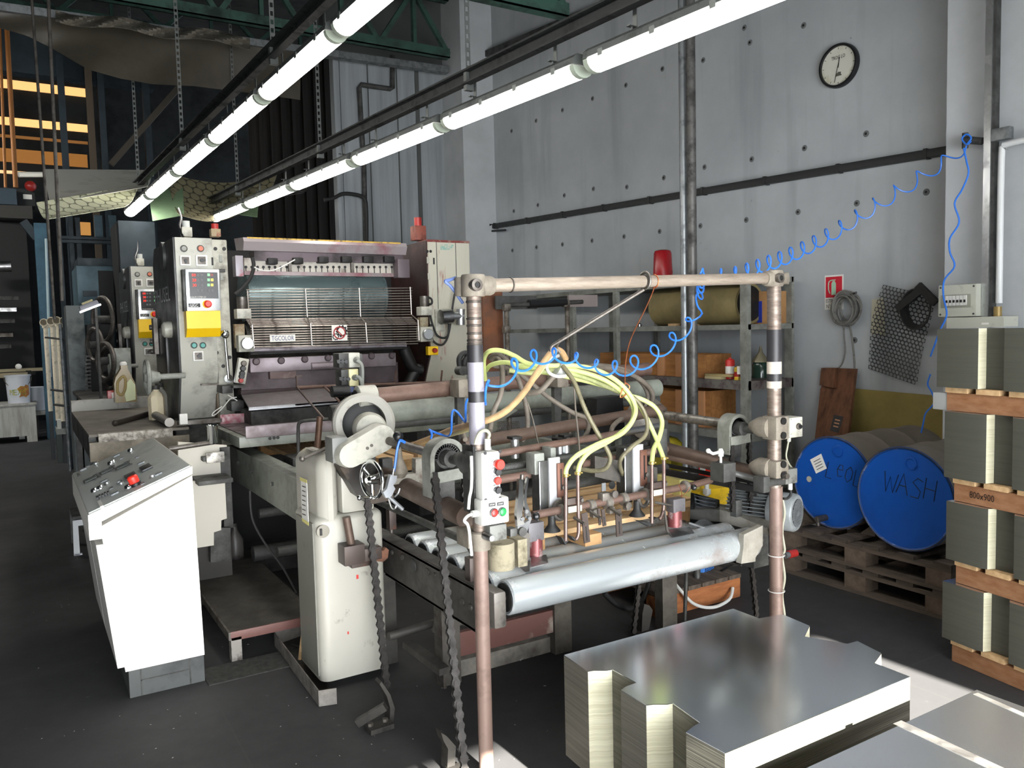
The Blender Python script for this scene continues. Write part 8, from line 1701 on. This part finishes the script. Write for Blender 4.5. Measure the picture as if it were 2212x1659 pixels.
# left edge: dark machine, white cabinet, buckets
t = thing('dark_machine', P(20, 800, Y=16.30), 'large shadowy machine at the far left edge', 'machine')
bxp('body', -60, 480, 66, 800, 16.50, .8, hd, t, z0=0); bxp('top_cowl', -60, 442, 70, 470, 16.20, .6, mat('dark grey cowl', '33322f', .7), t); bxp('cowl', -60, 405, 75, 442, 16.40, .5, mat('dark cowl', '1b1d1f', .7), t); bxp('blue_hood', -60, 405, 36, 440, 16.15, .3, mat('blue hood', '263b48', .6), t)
c = P(66, 402, Y=16.30); M().sph(c, .09, n=16).obj('red_beacon', redd, t); bxp('white_label', 50, 420, 69, 430, 16.38, .02, paper, t)
M().cyl(P(-30, 577, Y=15.90), P(24, 575, Y=15.90), .09, n=18).obj('roller', steel, t); 
for k, (py, m_) in enumerate(((640, dgrey), (665, steel), (690, dgrey), (720, dsteel), (745, dgrey))): bxp('bar', -40, py, 40 - k * 4, py + 8, 16.00, .2, m_, t)
bxp('bench_rail', -40, 797, 110, 803, 16.05, .3, mat('dusty rail', '8a8168', .7), t); bxp('bench_rail', -40, 806, 60, 816, 16.00, .3, MATS['dusty rail'], t)
for px in (-30, 60): bxp('leg', px, 800, px + 12, 940, 16.05, .1, hd, t, z0=0)
c = P(40, 792, Y=16.07); M().sph(c, .05, n=10).obj('crumpled_rag', paper, label='crumpled white rag on the dusty rail at the far left', cat='rag')
t = thing('white_cabinet', P(40, 955, Z=0), 'dirty white low cabinet at the far left carrying a bucket', 'cabinet'); yw = P(60, 955, Z=0).y
dw = mat('dirty white cabinet', 'aeb0ab', .5, 0, '7e7c70', .35, 3, .4, stretch=(5, 5, .6)); zt_w = P(40, 876, Y=yw).z; xa_, xb_ = P(-40, 900, Y=yw).x, P(78, 900, Y=yw).x
M().bx(xa_, xb_, yw, yw + .7, .1, zt_w).obj('body', dw, t); M().bx(xa_ - .02, xb_ + .02, yw - .02, yw + .72, zt_w, zt_w + .03).obj('top', dw, t); M().bx(xb_ - .14, xb_, yw, yw + .1, 0, .1).obj('foot', dw, t); M().bx(xa_, xa_ + .1, yw, yw + .1, 0, .1).obj('foot', dw, t)
def bucket(c, r_, h, lab, tx):
    t = thing('bucket', c, lab, 'bucket'); M().lathe(c, UP, [(r_ * .86, 0), (r_ * .98, h * .95), (r_ * 1.05, h * .95), (r_ * 1.05, h), (r_ * .96, h), (r_ * .85, h * .3)], 26).obj('pail', mat('white pail', 'c6cbd2', .4), t)
    M().tube([c + V((math.cos(a) * r_ * 1.05, -.02 - abs(math.sin(a)) * r_ * .6, h * .9 - math.sin(a) * h * .35)) for a in [math.pi * k / 10 for k in range(11)]], .006, 6).obj('wire_handle', dsteel, t)
    if tx:
        fc = V((-c.x, -c.y, 0)).normalized(); r2 = UP.cross(fc) ; n_ = 10; q = c + UP * h * .42
        def sp(x, z, e=.004): a = x / r_; return c + (fc * math.cos(a) + r2 * math.sin(a)) * (r_ * (.92 + .05 * z / h) + e) + UP * z
        patch = [(-.02, .52), (.03, .62), (.08, .60), (.1, .66), (.15, .62), (.16, .3), (.1, .2), (.06, .25), (0, .22), (.03, .35)]
        ctr = sp(.07, h * .42); g = M(); pts = [sp(x * r_ / .16, z * h) for x, z in patch]; g.add([ctr] + pts, [[0, i + 1, (i + 1) % len(pts) + 1] for i in range(len(pts))]); g.obj('picture', mat('orange brown picture', '9a5f2c', .5, 0, 'b99b3a', .4, 20), t)
        g = M()
        for i, ch in enumerate('MEXO'): x = (-.095 + i * .052) * r_ / .16; text(g, ch, sp(x, h * .4, .008), (r2 * math.cos(x / r_) - fc * math.sin(x / r_)), UP, h * .2, .001, width=r_ * .28)
        g.obj('lettering', mat('yellow green lettering', 'a8a02a', .5, 0, '3f7a33', .5, 15), t)
    return t
c = P(42, 873, Y=yw + .2); c.z = zt_w + .03; kk = depth(c) / FPX; bucket(c, 24 * kk, 60 * kk, 'white bucket with orange picture and lettering on the white cabinet', True)
c = P(82, 905, Y=yw + .6); c.z = .45; kk = depth(c) / FPX; bucket(c, 20 * kk, 50 * kk, 'second white bucket, right behind the white cabinet', False); M().bx(c.x - .3, c.x + .3, c.y - .2, c.y + .3, .38, .45).obj('low_shelf', dw, label='low pale shelf carrying the second bucket', cat='shelf'); 
o = COL.objects[-1]; M().bx(c.x + .2, c.x + .28, c.y - .1, c.y + .1, 0, .38).obj('shelf_leg', dw, o); M().bx(c.x - .28, c.x - .2, c.y - .1, c.y + .1, 0, .38).obj('shelf_leg', dw, o)
yb3 = P(136, 1003, Z=0).y + .15; t = thing('waste_bin', P(136, 1000, Z=0), 'dark green bin with white paper on top behind the white pipes', 'bin'); bxp('bin', 124, 936, 150, 1000, yb3, .3, mat('dark green bin', '2c3a36', .5), t, z0=0); bxp('grey_rim', 122, 926, 152, 938, yb3 - .05, .4, grey, t); bxp('white_paper', 124, 906, 146, 926, yb3, .1, paper, t)
# loose bits on the floor
g = M()
for k in range(130):
    px, py = rnd.uniform(60, 1250), rnd.uniform(1180, 1655)
    p = P(px, py, Z=.001); s_ = rnd.uniform(.002, .005) * (1.6 if rnd.random() < .1 else 1); a = rnd.uniform(0, 3.14); u = V((math.cos(a), math.sin(a), 0)); v_ = V((-u.y, u.x, 0))
    if .2 < p.x < .68 and 3.8 < p.y < 5.2: continue
    g.prism([p - u * s_, p + v_ * s_ * .6, p + u * s_, p - v_ * s_ * .4], (0, 0, .001))
g.obj('floor_debris', mat('pale debris', '9d9b96', .8), label='pale flakes and scraps scattered over the dark floor', cat='debris', kind='stuff')
q = [P(x, y, Z=.003) for x, y in ((1121, 1413), (1134, 1419), (1124, 1428))]; M().prism(q, (0, 0, .002)).obj('paper_scrap', paper, label='triangular white paper scrap on the floor below the front roller', cat='paper')
